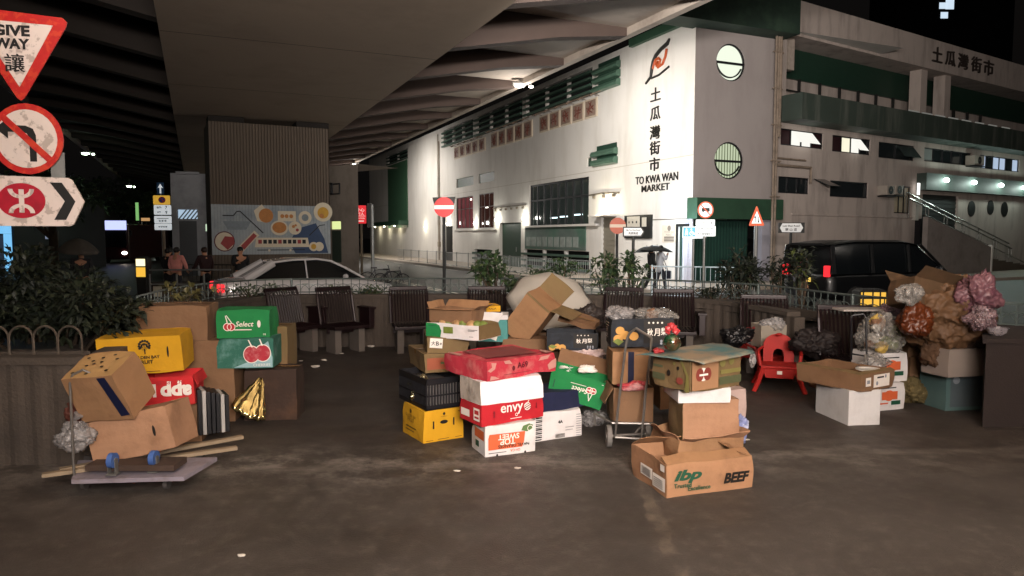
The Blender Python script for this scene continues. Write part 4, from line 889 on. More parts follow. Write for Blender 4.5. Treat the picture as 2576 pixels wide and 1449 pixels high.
for px, lb, tw in SEATS:
    best = min(range(1, len(path)-1), key=lambda i: abs(proj((path[i].x, path[i].y, .9))[0]-px) + (1000 if path[i].y < 7.4 else 0))
    p = path[best]; tg = (path[best+1]-path[best-1]).normalized(); nn = Vector((tg.y, -tg.x, 0))
    s_ = seat0 if first else copy_tree(seat0); first = False
    c = p+nn*.46; s_.location = (c.x, c.y, 0); s_.rotation_euler = (0, 0, math.atan2(nn.x, -nn.y))
    if px in FACE: s_.rotation_euler = (0, 0, R(FACE[px]))
    if px == 1925: q8 = P(1927, 800, 9.45); s_.location = (q8.x, 9.45, 0)
    if px == 2150: q8 = P(2150, 800, 7.95); s_.location = (q8.x, 7.95, 0)
    s_['label'] = 'maroon slatted park seat '+lb
# ---- leaves
def leafmesh(name, spots, n, size, mats, parent, seed=1, droop=.3, narrow=.28, up=.2):
    rnd = random.Random(seed); mb = MB()
    for k_ in range(n):
        c, r = spots[rnd.randrange(len(spots))]
        while True:
            v = Vector((rnd.uniform(-1, 1), rnd.uniform(-1, 1), rnd.uniform(-1, 1)))
            if .2 < v.length < 1: break
        p = Vector(c)+Vector((v.x*r[0], v.y*r[1], v.z*r[2])); s_ = size*rnd.uniform(.6, 1.25)
        d = Vector((v.x+rnd.uniform(-.6, .6), v.y+rnd.uniform(-.6, .6), v.z*.5+rnd.uniform(-.5, .6)+up)).normalized(); sd = d.cross(Vector((rnd.uniform(-.4, .4), rnd.uniform(-.4, .4), 1))).normalized(); nn = sd.cross(d)
        w_ = s_*narrow
        mb.add([p, p+d*s_*.45+sd*w_+nn*w_*.3, p+d*s_-Vector((0, 0, droop*s_)), p+d*s_*.45-sd*w_+nn*w_*.3, p+d*s_*.5], [(0, 1, 4), (1, 2, 4), (2, 3, 4), (3, 0, 4)], I4, rnd.randrange(len(mats)))
    return mb.build(name, mats, parent)
def lm(n, c, r=.45): return mat(n, c, r, nz=.35, ns=9, spec=.5)
LV = [lm('leaf_deep', (.025, .05, .022)), lm('leaf_mid', (.045, .085, .032)), lm('leaf_olive', (.07, .10, .04))]
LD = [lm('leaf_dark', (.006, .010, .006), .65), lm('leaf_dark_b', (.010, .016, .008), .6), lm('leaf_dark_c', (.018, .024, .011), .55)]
m_bark = mat('bark', '#4a3d30', .9, nz=.3, bump=.5)
def shrub(label, px, y0, y1, wpx, Y, n=260, leaf=.16, mats=LV, seed=1, nc=7, group='shrubs growing in the curved planter', narrow=.2, name='shrub'):
    zt = P(px, y0, Y).z; zb = .74; s_ = Y/PF; base = P(px, 700, Y); t = thing(name, label, 'shrub', Matrix.Translation((base.x, Y, zb)), group)
    rnd = random.Random(seed); spots = []; H_ = zt-zb; stems = MB()
    zlo = max(.05, P(px, y1, Y).z-zb)
    for i in range(nc):
        x = rnd.uniform(-.5, .5)*wpx*s_*.8; z = zlo+(H_-zlo)*rnd.uniform(.15, .9)*(1-abs(x)/(wpx*s_)*.8); y = rnd.uniform(-.2, .2)
        spots.append(((x, y, z), (wpx*s_*.16, .16, min(.2, H_*.2)))); stems.tube([(x*.2, y*.3, 0), (x*.6, y*.7, z*.5), (x, y, z)], [.014, .011, .006], 5)
    stems.build('stem', m_bark, t); leafmesh('foliage', spots, n, leaf, mats, t, seed, narrow=narrow); return t
shrub('tall dark shrub with long leaves in front of the green market door', 1245, 632, 735, 100, 12.15, 330, .17, seed=3, nc=10)
shrub('bushy shrub over the railing directly behind the white umbrella', 1330, 668, 740, 130, 12.1, 420, .15, seed=4, nc=12)
shrub('thin shrub with sprays of leaves in front of the market low louvres', 1410, 655, 712, 90, 12.2, 150, .16, seed=5, nc=7)
shrub('full shrub in front of the roller shutter and the faded no entry sign', 1523, 636, 725, 75, 12.1, 330, .15, seed=6, nc=9)
shrub('spreading shrub crossing the pole of the street name plate', 1592, 638, 705, 80, 12.2, 230, .16, seed=8, nc=7)
shrub('broad dark shrub in front of the green shutter gate', 1860, 640, 705, 120, 11.2, 420, .2, LD, seed=9, nc=12, narrow=.14)
shrub('small umbrella leaved shrub left of the black van', 1958, 640, 715, 50, 10.7, 170, .13, LD, seed=10, nc=6)
shrub('dark olive bush against the rear of the black van', 2020, 632, 700, 70, 10.3, 300, .14, LD+[lm('leaf_olive2', (.06, .075, .02))], seed=12, nc=9)
shrub('low creeping shrub tangled in the railing above the left seats', 640, 715, 745, 150, 11.3, 220, .09, LV, seed=13, nc=12)
shrub('low creeping shrub tangled in the railing left of the tan cartons', 900, 712, 745, 170, 12.1, 260, .09, LV, seed=14, nc=12)
shrub('yellowish strap leaved plant in the railing above the yellow carton', 455, 715, 760, 50, 9.9, 60, .18, [lm('leaf_yellowish', (.12, .11, .04))], seed=15, nc=4)
shrub('dark low plants along the planter behind the right hand seats', 1800, 722, 745, 150, 11.2, 260, .1, LD, seed=16, nc=12)
# the big near bush at the left
t = thing('hedge_bush', 'large dense dark bush filling the planter at the left behind the hoops', 'bush', Matrix.Translation((-4.6, 7.1, .74)))
spots = []; rnd = random.Random(5)
for i in range(46):
    px = rnd.uniform(-90, 335); y_ = rnd.uniform(6.0, 7.9); top = 640+max(0, (px-120))*.5+rnd.uniform(0, 40); q = P(px, min(800, top+rnd.uniform(15, 150)), y_); q.z = max(q.z, .85)
    spots.append((tuple(q-t.matrix_world.translation), (.28, .3, .17)))
mb = MB()
for c, r in spots[::2]: mb.tube([(c[0]*.6, c[1]*.6, 0), (c[0]*.9, c[1]*.9, c[2]*.6), c], [.02, .013, .006], 5)
mb.build('stem', m_bark, t)
leafmesh('foliage', spots, 7600, .12, LD, t, 21, narrow=.2)
# ================================================================ SIGNS
m_sw = mat('reflective_white_worn', '#dccdc4', .45, nz=.08, ns=12, stain='#8f8076', sa=.6, sf=9, rp0=.52, rp1=.56)
m_swc = mat('sign_white', '#d8dadb', .4, nz=.04); m_sb = mat('sign_black', '#0d0b0a', .5)
m_redw = mat('sign_red_worn', '#b3201d', .4, nz=.2, ns=20, stain='#cf4a2a', sa=.5, sf=11, rp0=.5, rp1=.56)
m_mtr = mat('sign_crimson', '#a8162c', .4, nz=.15, ns=9, stain='#7a0f20', sa=.6, sf=7)
class Sign:
    def __init__(s, px, py, Y, yaw=0):
        s.px, s.py, s.Y = px, py, Y; s.o = P(px, py, Y); s.s = Y/PF
        v = Vector((s.o.x, s.o.y, 0)).normalized(); a = -math.atan2(v.x, v.y)*.35+yaw
        x = Vector((math.cos(a), math.sin(a), 0)); s.x = x; s.M = frame(s.o, x, (0, 0, 1), (x.y, -x.x, 0))
        s.sx = s.s/ (abs(x.x)+ (s.o.x/s.o.y)*(-x.y) if True else 1)
    def c(s, pts): return [((a-s.px)*s.sx, -(b-s.py)*s.s) for a, b in pts]
    def poly(s, mb, pts, z, h=.002, m=0): mb.prism(s.c(pts), h, I4, m, z)
    def el(s, mb, cx, cy, rx, ry, z, h=.002, m=0, n=32): (x, y), = s.c([(cx, cy)]); mb.disc(x, y, rx*s.sx, ry*s.s, h, I4, m, n, z)
    def txt(s, mb, cx, cy, body, w=None, h=None, z=.01, m=0, bold=0.02): (x, y), = s.c([(cx, cy)]); mb.text(body, Matrix.Translation((x, y, z)), m, w=w*s.sx if w else None, h=h*s.s if h else None, depth=0, bold=bold)
def sthing(S, name, label, cat='sign', group=None): return thing(name, label, cat, S.M, group)
def pole(S, t, px, y_top, zbase, r=.038, mt=None, zoff=-.06):
    (x, y), = S.c([(px, y_top)]); mb = MB(); mb.cyl((x, zbase-S.o.z, zoff), (x, y, zoff), r, n=12); return mb.build('pole', mt or M_galv, t)
def rrect(x0, y0, x1, y1, r): 
    o = []
    for cx, cy, a in ((x1-r, y0+r, -90), (x1-r, y1-r, 0), (x0+r, y1-r, 90), (x0+r, y0+r, 180)):
        for k in range(5): t = R(a+k*22.5); o.append((cx+r*math.cos(t), cy+r*math.sin(t)))
    return o
# near give way sign, no left turn sign and railway direction sign on one post
S = Sign(62, 348, 5.8); post = thing('sign_post', 'grey post carrying the big give way and no left turn signs at the left edge', 'post', S.M)
pole(S, post, -62, 20, 0, .042, mat('post_grey', '#8d857b', .6, nz=.2)); mb = MB(); S.poly(mb, [(-70, 500), (110, 500), (110, 512), (-70, 512)], -.05, .02); S.poly(mb, [(-70, 340), (120, 340), (120, 352), (-70, 352)], -.05, .02); S.poly(mb, [(-70, 100), (80, 100), (80, 112), (-70, 112)], -.05, .02); mb.build('cross_arm', M_galv, post); mb = MB(); S.poly(mb, [(120, 380), (154, 380), (154, 445), (120, 445)], -.05, .02); mb.build('bracket', M_galv, post)
G1 = sthing(S, 'give_way_sign', 'worn red bordered white triangle reading GIVE WAY, topmost on the near post')
mb = MB(); S.poly(mb, [(-78, 33), (170, 50), (181, 60), (178, 72), (66, 250), (58, 256), (48, 250), (-84, 45)], -.012, .012); mb.build('red_triangle', m_redw, G1)
mb = MB(); S.poly(mb, [(-48, 62), (146, 70), (56, 223)], .001); mb.build('white_triangle', m_sw, G1)
mb = MB(); S.txt(mb, 42, 87, 'GIVE', h=27, w=92, z=.005, bold=.045); S.txt(mb, 42, 119, 'WAY', h=26, w=88, z=.005, bold=.045); S.txt(mb, 47, 165, '讓', h=44, w=48, z=.005, bold=.03); mb.build('lettering', m_sb, G1)
G2 = sthing(S, 'no_left_turn_sign', 'worn round white sign with red ring and slash over a black left turn arrow')
mb = MB(); S.el(mb, 68, 349, 91, 87, -.012, .012); mb.build('red_ring', m_redw, G2)
mb = MB(); S.el(mb, 68, 349, 76, 72, .001); mb.build('white_face', m_sw, G2)
mb = MB(); S.poly(mb, [(74, 405), (74, 345), (68, 336), (58, 333), (22, 333), (22, 350), (-8, 325), (22, 300), (22, 316), (66, 317), (84, 324), (91, 340), (91, 405)], .004, .002); mb.build('arrow_mark', m_sb, G2)
mb = MB(); S.poly(mb, [(2, 300), (14, 289), (134, 398), (122, 410)], .007, .002); mb.build('slash', m_redw, G2)
G3 = sthing(S, 'railway_direction_sign', 'white arrow shaped direction sign with a crimson railway roundel and black chevron')
mb = MB(); S.poly(mb, [(-160, 437), (166, 444), (176, 449), (205, 503), (204, 506), (176, 560), (168, 565), (-160, 565)], -.02, .02); mb.build('plate', m_sw, G3)
mb = MB(); S.poly(mb, [(120, 456), (150, 456), (183, 503), (157, 549.5), (127, 549.5), (156, 502.6)], .001); mb.build('chevron', m_sb, G3)
mb = MB(); S.el(mb, 47, 502, 60, 43.5, .001); mb.build('roundel', m_mtr, G3)
mb = MB(); S.poly(mb, [(41, 474), (54, 474), (54, 532), (41, 532)], .004)
for cy, a0, a1 in ((473, 180, 360), (533, 0, 180)):
    (x, y), = S.c([(47, cy)]); r1 = 33*S.sx; r0 = 21*S.sx; mb.ring(x, y, r0, r1, .002, I4, 0, 20, .0045, R(a0), R(a1), sy=.80)
mb.build('roundel_mark', m_sw, G3)
# parking sign stack
S = Sign(407, 520, 24); t = sthing(S, 'parking_sign_stack', 'stack of parking plates with a painted-in glow under a small blue one way arrow sign')
glowp = .45
m_pw = mat('plate_glow', '#e6ecf0', .5, em=(.75, .82, .86), es=.45, nz=.02); m_py = mat('plate_yellow_glow', '#e6a82c', .5, em=(.75, .45, .06), es=.45)  # faint emission stands in for the plates' reflective glow
pole(S, t, 408, 560, -.3, .05, mat('post_brown', '#6b5f50', .6)); pole(S, t, 404, 470, -.3, .02)
mb = MB(); S.poly(mb, [(396, 460), (414, 460), (414, 489), (396, 489)], -.02, .02); mb.build('arrow_plate', mat('sign_blue', '#1e466b', .4), t)
mb = MB(); S.poly(mb, [(403, 487), (403, 472), (398, 474), (405, 463), (412, 474), (407, 472), (407, 487)], .003); mb.build('arrow_mark', m_pw, t)
mb = MB(); S.poly(mb, rrect(386, 492, 428, 515, 2), -.02, .02); mb.build('yellow_plate', m_py, t)
mb = MB(); S.el(mb, 408, 503, 9, 8, .001, m=1); S.el(mb, 408, 503, 6.5, 5.7, .004, m=0); S.poly(mb, [(402, 498), (404, 496), (414, 508), (412, 510)], .007, m=1); mb.build('parking_symbol', [mat('sign_blue2', '#2c4a9c', .4), mat('sign_red2', '#b5322e', .4)], t)
for y0, y1, tx_ in ((516, 541, '7'), (543, 562, '▬▬▬'), (562, 579, '▬▬▬')):
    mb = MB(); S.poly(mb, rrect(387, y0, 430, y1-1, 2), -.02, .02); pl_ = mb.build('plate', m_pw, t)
mb = MB(); S.txt(mb, 418, 522, '7', h=8, z=.004); S.txt(mb, 418, 534, '9', h=8, z=.004); S.txt(mb, 400, 522, 'am', h=5, z=.004); S.txt(mb, 400, 534, 'pm', h=5, z=.004); S.txt(mb, 408, 549, '━━━', h=1.5, w=30, z=.004); S.txt(mb, 408, 555, '私家車', h=6, z=.004); S.txt(mb, 408, 570, '停車收費', h=5, z=.004); mb.build('plate_text', m_sb, t)
# no entry signs
def no_entry(px, py, r, Y, zb, label, red, white, board=False, em=0):
    S = Sign(px, py, Y); t = sthing(S, 'no_entry_sign', label, group='no entry signs')
    mb = MB(); S.el(mb, px, py, r, r, -.012, .012); mb.build('disc', red, t)
    mb = MB(); S.poly(mb, [(px-r*.98, py-r*.18), (px+r*.98, py-r*.18), (px+r*.98, py+r*.2), (px-r*.98, py+r*.2)], .001); mb.build('bar', white, t)
    pole(S, t, px-1, py+r*.5, zb, .05, M_steel)
    if board: mb = MB(); S.poly(mb, [(px-29, py-24), (px+29, py-26), (px+26, py-10), (px+15, py+20), (px-15, py+20), (px-26, py-10)], -.06, .02); mb.build('backing_board', M_steel, t)
m_rglow = mat('no_entry_red', '#d21f22', .35, nz=.1, ns=14, em=(.7, .015, .018), es=.45); m_wglow = mat('no_entry_white', '#f3e9e2', .4, em=(.9, .8, .76), es=.55)  # emission put into the colours to imitate reflective sheeting
no_entry(1117, 521, 25, 22, -.22, 'bright red no entry sign with a dark backing board, by the market railings', m_rglow, m_wglow, True)
no_entry(1554, 568, 20.5, 24.5, -.3, 'faded orange no entry sign beside the market notice board', mat('no_entry_orange', '#b8573b', .45, nz=.15), mat('no_entry_pale', '#d9c3ae', .5))
def nameplate(px, py, w_, h_, Y, zb, label, l1, l2, both=False):
    S = Sign(px, py, Y); t = sthing(S, 'street_name_plate', label, group='street name plates')
    a, b, c, d = px-w_/2, px+w_/2, py-h_/2, py+h_/2
    mb = MB(); S.poly(mb, [(a-4, c-2), (b+4, c-2), (b+4, d+2), (a-4, d+2)] if both else [(a-3, c-3), (b-4, c-3), (b+3, py), (b-4, d+3), (a-3, d+3)], -.02, .018); mb.build('backing', M_steel, t)
    mb = MB(); S.poly(mb, [(a+6, c), (b-6, c), (b, py), (b-6, d), (a+6, d), (a, py)] if both else [(a, c), (b-6, c), (b, py), (b-6, d), (a, d)], -.001, .006); mb.build('plate', m_swc, t)
    mb = MB(); S.txt(mb, px-1, py-h_*.22, l1, w=w_*.72, h=h_*.2, z=.008); S.txt(mb, px-1, py+h_*.2, l2, w=w_*.5, h=h_*.34, z=.008, bold=.03); mb.build('lettering', m_sb, t)
    pole(S, t, px, py+h_/2, zb, .045, M_steel)
nameplate(1594, 583, 48, 19, 21, -.22, 'street name plate with an arrow end, in front of the notice board', 'Ma Tau Kok Road', '馬頭角道')
nameplate(1991, 573, 58, 22, 24, -.22, 'street name plate pointed at both ends, in front of the right wing', 'Lok Shan Road', '樂 山 道', True)
# lorry prohibition sign with plates
S = Sign(1775, 528, 23); t = sthing(S, 'prohibition_sign', 'round red ringed sign with a slashed vehicle and two white plates below')
m_ro = mat('ring_orange_red', '#cf5a38', .4, em=(.6, .12, .05), es=.3); m_sl = mat('sign_white_glow', '#eef2f2', .4, em=(.85, .9, .9), es=.5)  # sign colours carry emission in place of retroreflected light
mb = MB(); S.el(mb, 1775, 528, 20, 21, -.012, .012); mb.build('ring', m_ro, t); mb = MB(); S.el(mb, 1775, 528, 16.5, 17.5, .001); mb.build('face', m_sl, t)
mb = MB(); S.poly(mb, [(1765, 528), (1766, 523), (1785, 523), (1785, 526), (1786, 531), (1765, 531)], .004); S.el(mb, 1769, 532, 2, 2, .005); S.el(mb, 1781, 532, 2, 2, .005); mb.build('vehicle_symbol', m_sb, t)
mb = MB(); S.poly(mb, [(1762, 516), (1764, 514), (1788, 540), (1786, 542)], .008); mb.build('slash', m_ro, t)
mb = MB(); S.poly(mb, rrect(1751, 552, 1799, 567, 2), -.012, .012); mb.build('plate', m_sl, t); mb = MB(); S.poly(mb, rrect(1750, 568, 1801, 594, 2), -.005, .012); mb.build('plate', m_sl, t)
mb = MB(); S.txt(mb, 1770, 560, '10', h=6, z=.004); S.txt(mb, 1791, 560, '8', h=6, z=.004); S.txt(mb, 1775, 574, 'Except vehicles', w=40, h=4.5, z=.012); S.txt(mb, 1775, 581, 'with permits', w=30, h=4, z=.012); S.txt(mb, 1775, 588, '許可證車輛除外', w=38, h=5, z=.012); mb.build('plate_text', mat('sign_ink', '#4a4f55', .5), t)
pole(S, t, 1774, 594, -.22, .04)
S = Sign(1748, 585, 23.4); t = sthing(S, 'accessible_parking_sign', 'pale blue sign with pedestrian and wheelchair symbols left of the white plates')
mb = MB(); S.poly(mb, rrect(1717, 570, 1776, 600, 3), -.01, .01, 0); mb.build('plate', m_sl, t); mb = MB(); S.poly(mb, rrect(1719, 572, 1774, 595, 2), .001); mb.build('blue_field', mat('sign_cyan', '#58a9c9', .4, em=(.15, .45, .62), es=.5), t)  # blue field given emission for its reflective glow, no lamp inside
mb = MB(); S.el(mb, 1727, 577, 2, 2, .004); S.poly(mb, [(1724, 580), (1730, 580), (1731, 592), (1728, 592), (1727, 586), (1726, 592), (1723, 592)], .004); S.el(mb, 1739, 577, 2, 2, .004)
(x, y), = S.c([(1740, 587)]); mb.ring(x, y, 4*S.s, 5.6*S.s, .002, I4, 0, 16, .004); S.poly(mb, [(1738, 580), (1741, 580), (1741, 585), (1747, 585), (1749, 591), (1747, 591), (1745, 587), (1738, 587)], .005); mb.build('symbols', m_sl, t)
pole(S, t, 1746, 598, -.22, .03)
# triangular two way traffic sign
S = Sign(1904, 543, 23); t = sthing(S, 'two_way_traffic_sign', 'red bordered warning triangle with two opposed arrows in front of the shutter gate')
mb = MB(); S.poly(mb, [(1904, 519), (1923, 565), (1921, 568), (1886, 568), (1885, 564), (1902, 519)], -.012, .012); mb.build('border', m_ro, t)
mb = MB(); S.poly(mb, [(1904, 531), (1916, 562), (1891, 562)], .001); mb.build('face', m_sl, t)
mb = MB()
for x, u in ((1900, 1), (1908, -1)):
    S.poly(mb, [(x-.8, 545), (x+.8, 545), (x+.8, 560), (x-.8, 560)], .004); yy = 543 if u > 0 else 561; S.poly(mb, [(x, yy), (x+2.6*1, yy+5*u), (x-2.6, yy+5*u)], .005)
mb.build('arrow_mark', m_sb, t); pole(S, t, 1904, 568, -.22, .06)
# red notice with a painted-in glow and traffic signal at the far junction
S = Sign(906, 539, 40); t = sthing(S, 'red_notice_sign', 'red rectangular notice with a painted-in glow and white characters at the far end of the market')
mb = MB(); S.poly(mb, rrect(893, 517, 921, 562, 1.5), -.03, .03); mb.build('plate', mat('notice_red', '#b31820', .4, em=(.75, .02, .03), es=.7), t)  # emission imitates the reflective glow of the red plate
mb = MB(); S.txt(mb, 907, 528, '小心', h=9, z=.006); S.txt(mb, 907, 538, '行人', h=8, z=.006); S.poly(mb, [(895, 543), (919, 543), (919, 544), (895, 544)], .004); S.txt(mb, 907, 549, 'CAUTION', w=20, h=3.5, z=.006); S.txt(mb, 907, 556, '▬▬', w=16, h=3, z=.006); mb.build('lettering', mat('notice_white', '#ffd9d2', .4, em=(1, .7, .65), es=.5), t)
pole(S, t, 908, 562, -.3, .07, mat('post_brown', '#6b5f50'))
S = Sign(932, 550, 36); t = sthing(S, 'traffic_signal', 'tall grey traffic signal seen side on beside the red notice', 'traffic light')
mb = MB(); S.poly(mb, [(925, 512), (934, 512), (934, 572), (925, 572)], -.1, .3); mb.build('signal_head', M_steel, t); pole(S, t, 936, 515, -.3, .08, M_galv)
# lit bollards
def bollard(px, y0, y1, w_, Y, zb, label, top=True, amber=(1, .55, .06)):
    t = thing('lit_bollard', label, 'bollard', Matrix.Translation((P(px, 650, Y).x, Y, zb)), group='yellow lit traffic bollards')
    s_ = Y/PF; h1 = P(px, y0, Y).z-zb; h0 = P(px, y1, Y).z-zb; a = w_*s_/2
    mb = MB(); mb.prism([(-a*.7, 0), (a*.7, 0), (a*.9, h0), (a, h0+.03), (a*.9, h1-.05), (a*.6, h1), (-a*.6, h1), (-a*.9, h1-.05), (-a, h0+.03), (-a*.9, h0)], .3, Matrix.Translation((0, .15, 0)) @ WF, 0); mb.build('housing', M_steel, t)
    mb = MB(); mid = h0+(h1-h0)*.55; mb.bx(-a*.8, a*.8, -.17, -.151, h0+.05, mid-.02, m=0); mb.bx(-a*.78, a*.78, -.17, -.151, mid+.02, h1-.06, m=1); mb.build('lit_panel', [emit('bollard_amber', amber, .85), emit('bollard_pale', (1, .85, .45), 1.6) if top else emit('bollard_amber', amber, .85)], t)
bollard(360, 646, 700, 28, 21, -.22, 'yellow lit traffic bollard at the left behind the planter bush')
bollard(2190, 726, 775, 78, 13.5, -.22, 'wide amber lit bollard glowing through the railing at the right', False, (1, .42, .05))
bo = [o for o in bpy.data.objects if o.get('label', '').startswith('wide amber')][0]
mb = MB()
for x in (-.2, -.02, .12): mb.bx(x-.012, x+.012, -.185, -.171, .12, P(2190, 726, 13.5).z+.2)
mb.build('guard_bars', M_steel, bo)
# ================================================================ PEDESTRIAN RAILINGS
def ped_rail(name, label, a, b, zb, h=1.0, mt=M_galv, step=2.0, bar=.14, col=None):
    t = thing(name, label, 'railing'); L_ = (b-a).length; n = max(1, int(L_/step)); d = (b-a)/n
    for i in range(n):
        p = a+d*i; q = p+d*.96; mb = MB()
        for z in (h, .18): mb.tube([(p.x, p.y, zb+z), (q.x, q.y, zb+z)], .022, 6)
        m_ = int(d.length/bar)
        for j in range(1, m_): w_ = p.lerp(q, j/m_); mb.tube([(w_.x, w_.y, zb+.18), (w_.x, w_.y, zb+h)], .009, 4)
        mb.build('railing_panel', mt, t)
        for w_ in (p,): mb = MB(); mb.tube([(w_.x, w_.y, zb), (w_.x, w_.y, zb+h+.05)], .03, 6); mb.build('post', mt, t)
    return t
m_pr = mat('railing_grey', '#8b8e8c', .4, metal=.5, nz=.15)
ped_rail('pedestrian_railing', 'grey pedestrian railing along the pavement in front of the market side wall', UV(u0c+2.5, vW-3.3), UV(u0c+34, vW-3.3), -.22, mt=m_pr, bar=.2)
ped_rail('pedestrian_railing', 'pale brightly lit railing round the market street corner', P(1640, 700, 24.2).xy.to_3d(), P(1860, 700, 23.2).xy.to_3d(), -.25, 1.05, mat('railing_white', '#c3d3dc', .35, metal=.2, nz=.1), bar=.16)
ped_rail('pedestrian_railing', 'dark railing along the traffic island at the foot of the mural', P(430, 690, 25.5).xy.to_3d(), P(700, 690, 25.5).xy.to_3d(), -.2, 1.0, M_steel, bar=.16)
# railings in front of the people at the left
t = thing('tube_barrier', 'plain grey tube barrier in front of the people waiting on the island', 'railing')
mb = MB()
a, b = P(375, 655, 21), P(580, 655, 21)
for z in (.62, 1.05): mb.tube([(a.x, 21, z-.22), (b.x, 21, z-.22)], .025, 6)
for k in range(4): x = a.x+(b.x-a.x)*k/3; mb.tube([(x, 21, -.22), (x, 21, .7)], .03, 6)
mb.build('tube_frame', m_pr, t)
t = thing('island_planter', 'low brown concrete planter edge below the waiting people', 'planter', Matrix.Translation((P(470, 700, 21.6).x, 21.6, -.22)))
mb = MB(); mb.bx(-1.3, 1.7, 0, .9, 0, .62, bev=.02); mb.build('concrete_edge', M_pconc, t)
for i, x in enumerate((-.9, .0)):
    o = MB(); o.bx(x-.13, x+.13, -.02, -.001, .2, .52); o = o.build('white_panel', mat('panel_white', '#c9c2ae', .5), t)
# ================================================================ VEHICLES
def loft(mb, secs, m=0, cap=True):
    k = len(secs[0]); vs = [p for s in secs for p in s]; fs = []
    for i in range(len(secs)-1):
        for j in range(k): fs.append((i*k+j, i*k+(j+1) % k, (i+1)*k+(j+1) % k, (i+1)*k+j))
    if cap: fs += [tuple(range(k-1, -1, -1)), tuple(range((len(secs)-1)*k, len(secs)*k))]
    mb.add(vs, fs, I4, m)
def body_sec(x, w_, zb, zt, r=.1):   # rounded section, belly zb, shoulder zt
    return [(x, -w_*.9, zb), (x, -w_, zb+.18), (x, -w_*1.0, (zb+zt)/2), (x, -w_*.97, zt-r*.6), (x, -w_*.9, zt-.01), (x, -w_*.6, zt+.01), (x, w_*.6, zt+.01), (x, w_*.9, zt-.01), (x, w_*.97, zt-r*.6), (x, w_*1.0, (zb+zt)/2), (x, w_, zb+.18), (x, w_*.9, zb)]
def wheel(t, x, y, r=.32, w_=.2):
    mb = MB(); mb.cyl((x, y-w_/2, r), (x, y+w_/2, r), r, n=24); o = mb.build('tyre', M_rub, t, smooth=True)
    mb = MB(); mb.cyl((x, y-w_/2-.008, r), (x, y+w_/2+.008, r), r*.62, n=16); mb.build('rim', M_galv, o)
def saloon(M, label):
    t = thing('saloon_car', label, 'car', M)
    pw_ = mat('car_white', '#d0cdcd', .25, coat=.8, nz=.02)
    mb = MB(); W = .86
    secs = [(-2.3, .70, .38, .78), (-2.25, .80, .28, .93), (-2.0, .85, .22, .99), (-1.55, .87, .2, 1.0), (-.6, .88, .2, .97), (.6, .88, .2, .95), (1.0, .88, .2, .93), (1.6, .86, .2, .86), (2.1, .8, .22, .76), (2.3, .66, .3, .62)]
    loft(mb, [body_sec(*s) for s in secs]); mb.build('body', pw_, t, smooth=True, sub=1)
    # glasshouse
    g = [(-1.62, .70, .995, .99), (-1.0, .60, 1.02, 1.38), (-.55, .58, 1.0, 1.45), (.1, .58, 1.0, 1.46), (.45, .60, 1.0, 1.41), (1.25, .72, .93, .94)]
    mb = MB(); loft(mb, [[(x, -.80, .93), (x, -w_, zt-.04 if zt > 1 else zt), (x, -w_*.85, zt), (x, w_*.85, zt), (x, w_, zt-.04 if zt > 1 else zt), (x, .80, .93)] for x, w_, zb, zt in g]); mb.build('windows', M_glass, t, smooth=True)
    mb = MB(); loft(mb, [[(x, -w_, z), (x, -w_*.7, z+.035), (x, w_*.7, z+.035), (x, w_, z), (x, 0, z-.02)] for x, w_, z in ((-1.02, .60, 1.37), (-.55, .60, 1.44), (.1, .60, 1.45), (.47, .60, 1.40))]); mb.build('roof', pw_, t, smooth=True)
    for s in (-1, 1):
        for pts, r in (([(-1.7, s*.80, .97), (-1.35, s*.74, 1.16), (-1.0, s*.64, 1.36)], .10), ([(-.2, s*.83, .95), (-.2, s*.62, 1.43)], .022), ([(1.3, s*.78, .93), (.85, s*.70, 1.2), (.45, s*.62, 1.40)], .03), ([(-1.0, s*.63, 1.38), (-.5, s*.62, 1.44), (.1, s*.62, 1.45), (.45, s*.63, 1.4)], .028)):
            mb = MB(); mb.tube(pts, r, 8); mb.build('pillar_trim', pw_, t, smooth=True)
        mb = MB(); mb.ball((.75, s*.95, 1.0), .1, sc=(.7, 1, .7)); mb.build('wing_mirror', pw_, t, smooth=True)
        mb = MB(); mb.box((-2.24, s*.66, .78), (.14, .34, .2), bev=.04); mb.build('tail_light', mat('tail_lamp', '#b01015', .3, em=(1, .03, .04), es=1.1), t)
        mb = MB(); mb.box((2.2, s*.62, .62), (.14, .3, .12), bev=.04); mb.build('headlight', M_glass, t)
        for x in (-1.4, 1.35): wheel(t, x, s*.78)
        mb = MB(); mb.bx(-.35, -.2, s*.885-.01, s*.885+.01, .82, .85); mb.build('door_handle', M_galv, t)
    mb = MB(); mb.box((-2.34, 0, .72), (.02, .5, .12)); mb.build('number_plate', mat('plate_yellow', '#d8b23c', .5, em=(.6, .45, .1), es=.2), t)
    return t
def vyaw(px, py, Y, yaw, z=-.22): q = P(px, py, Y); return TR(q.x, Y, z, 0, 0, R(yaw))
saloon(vyaw(772, 650, 18.8, 30), 'white saloon car with red tail lights passing behind the curved railing')
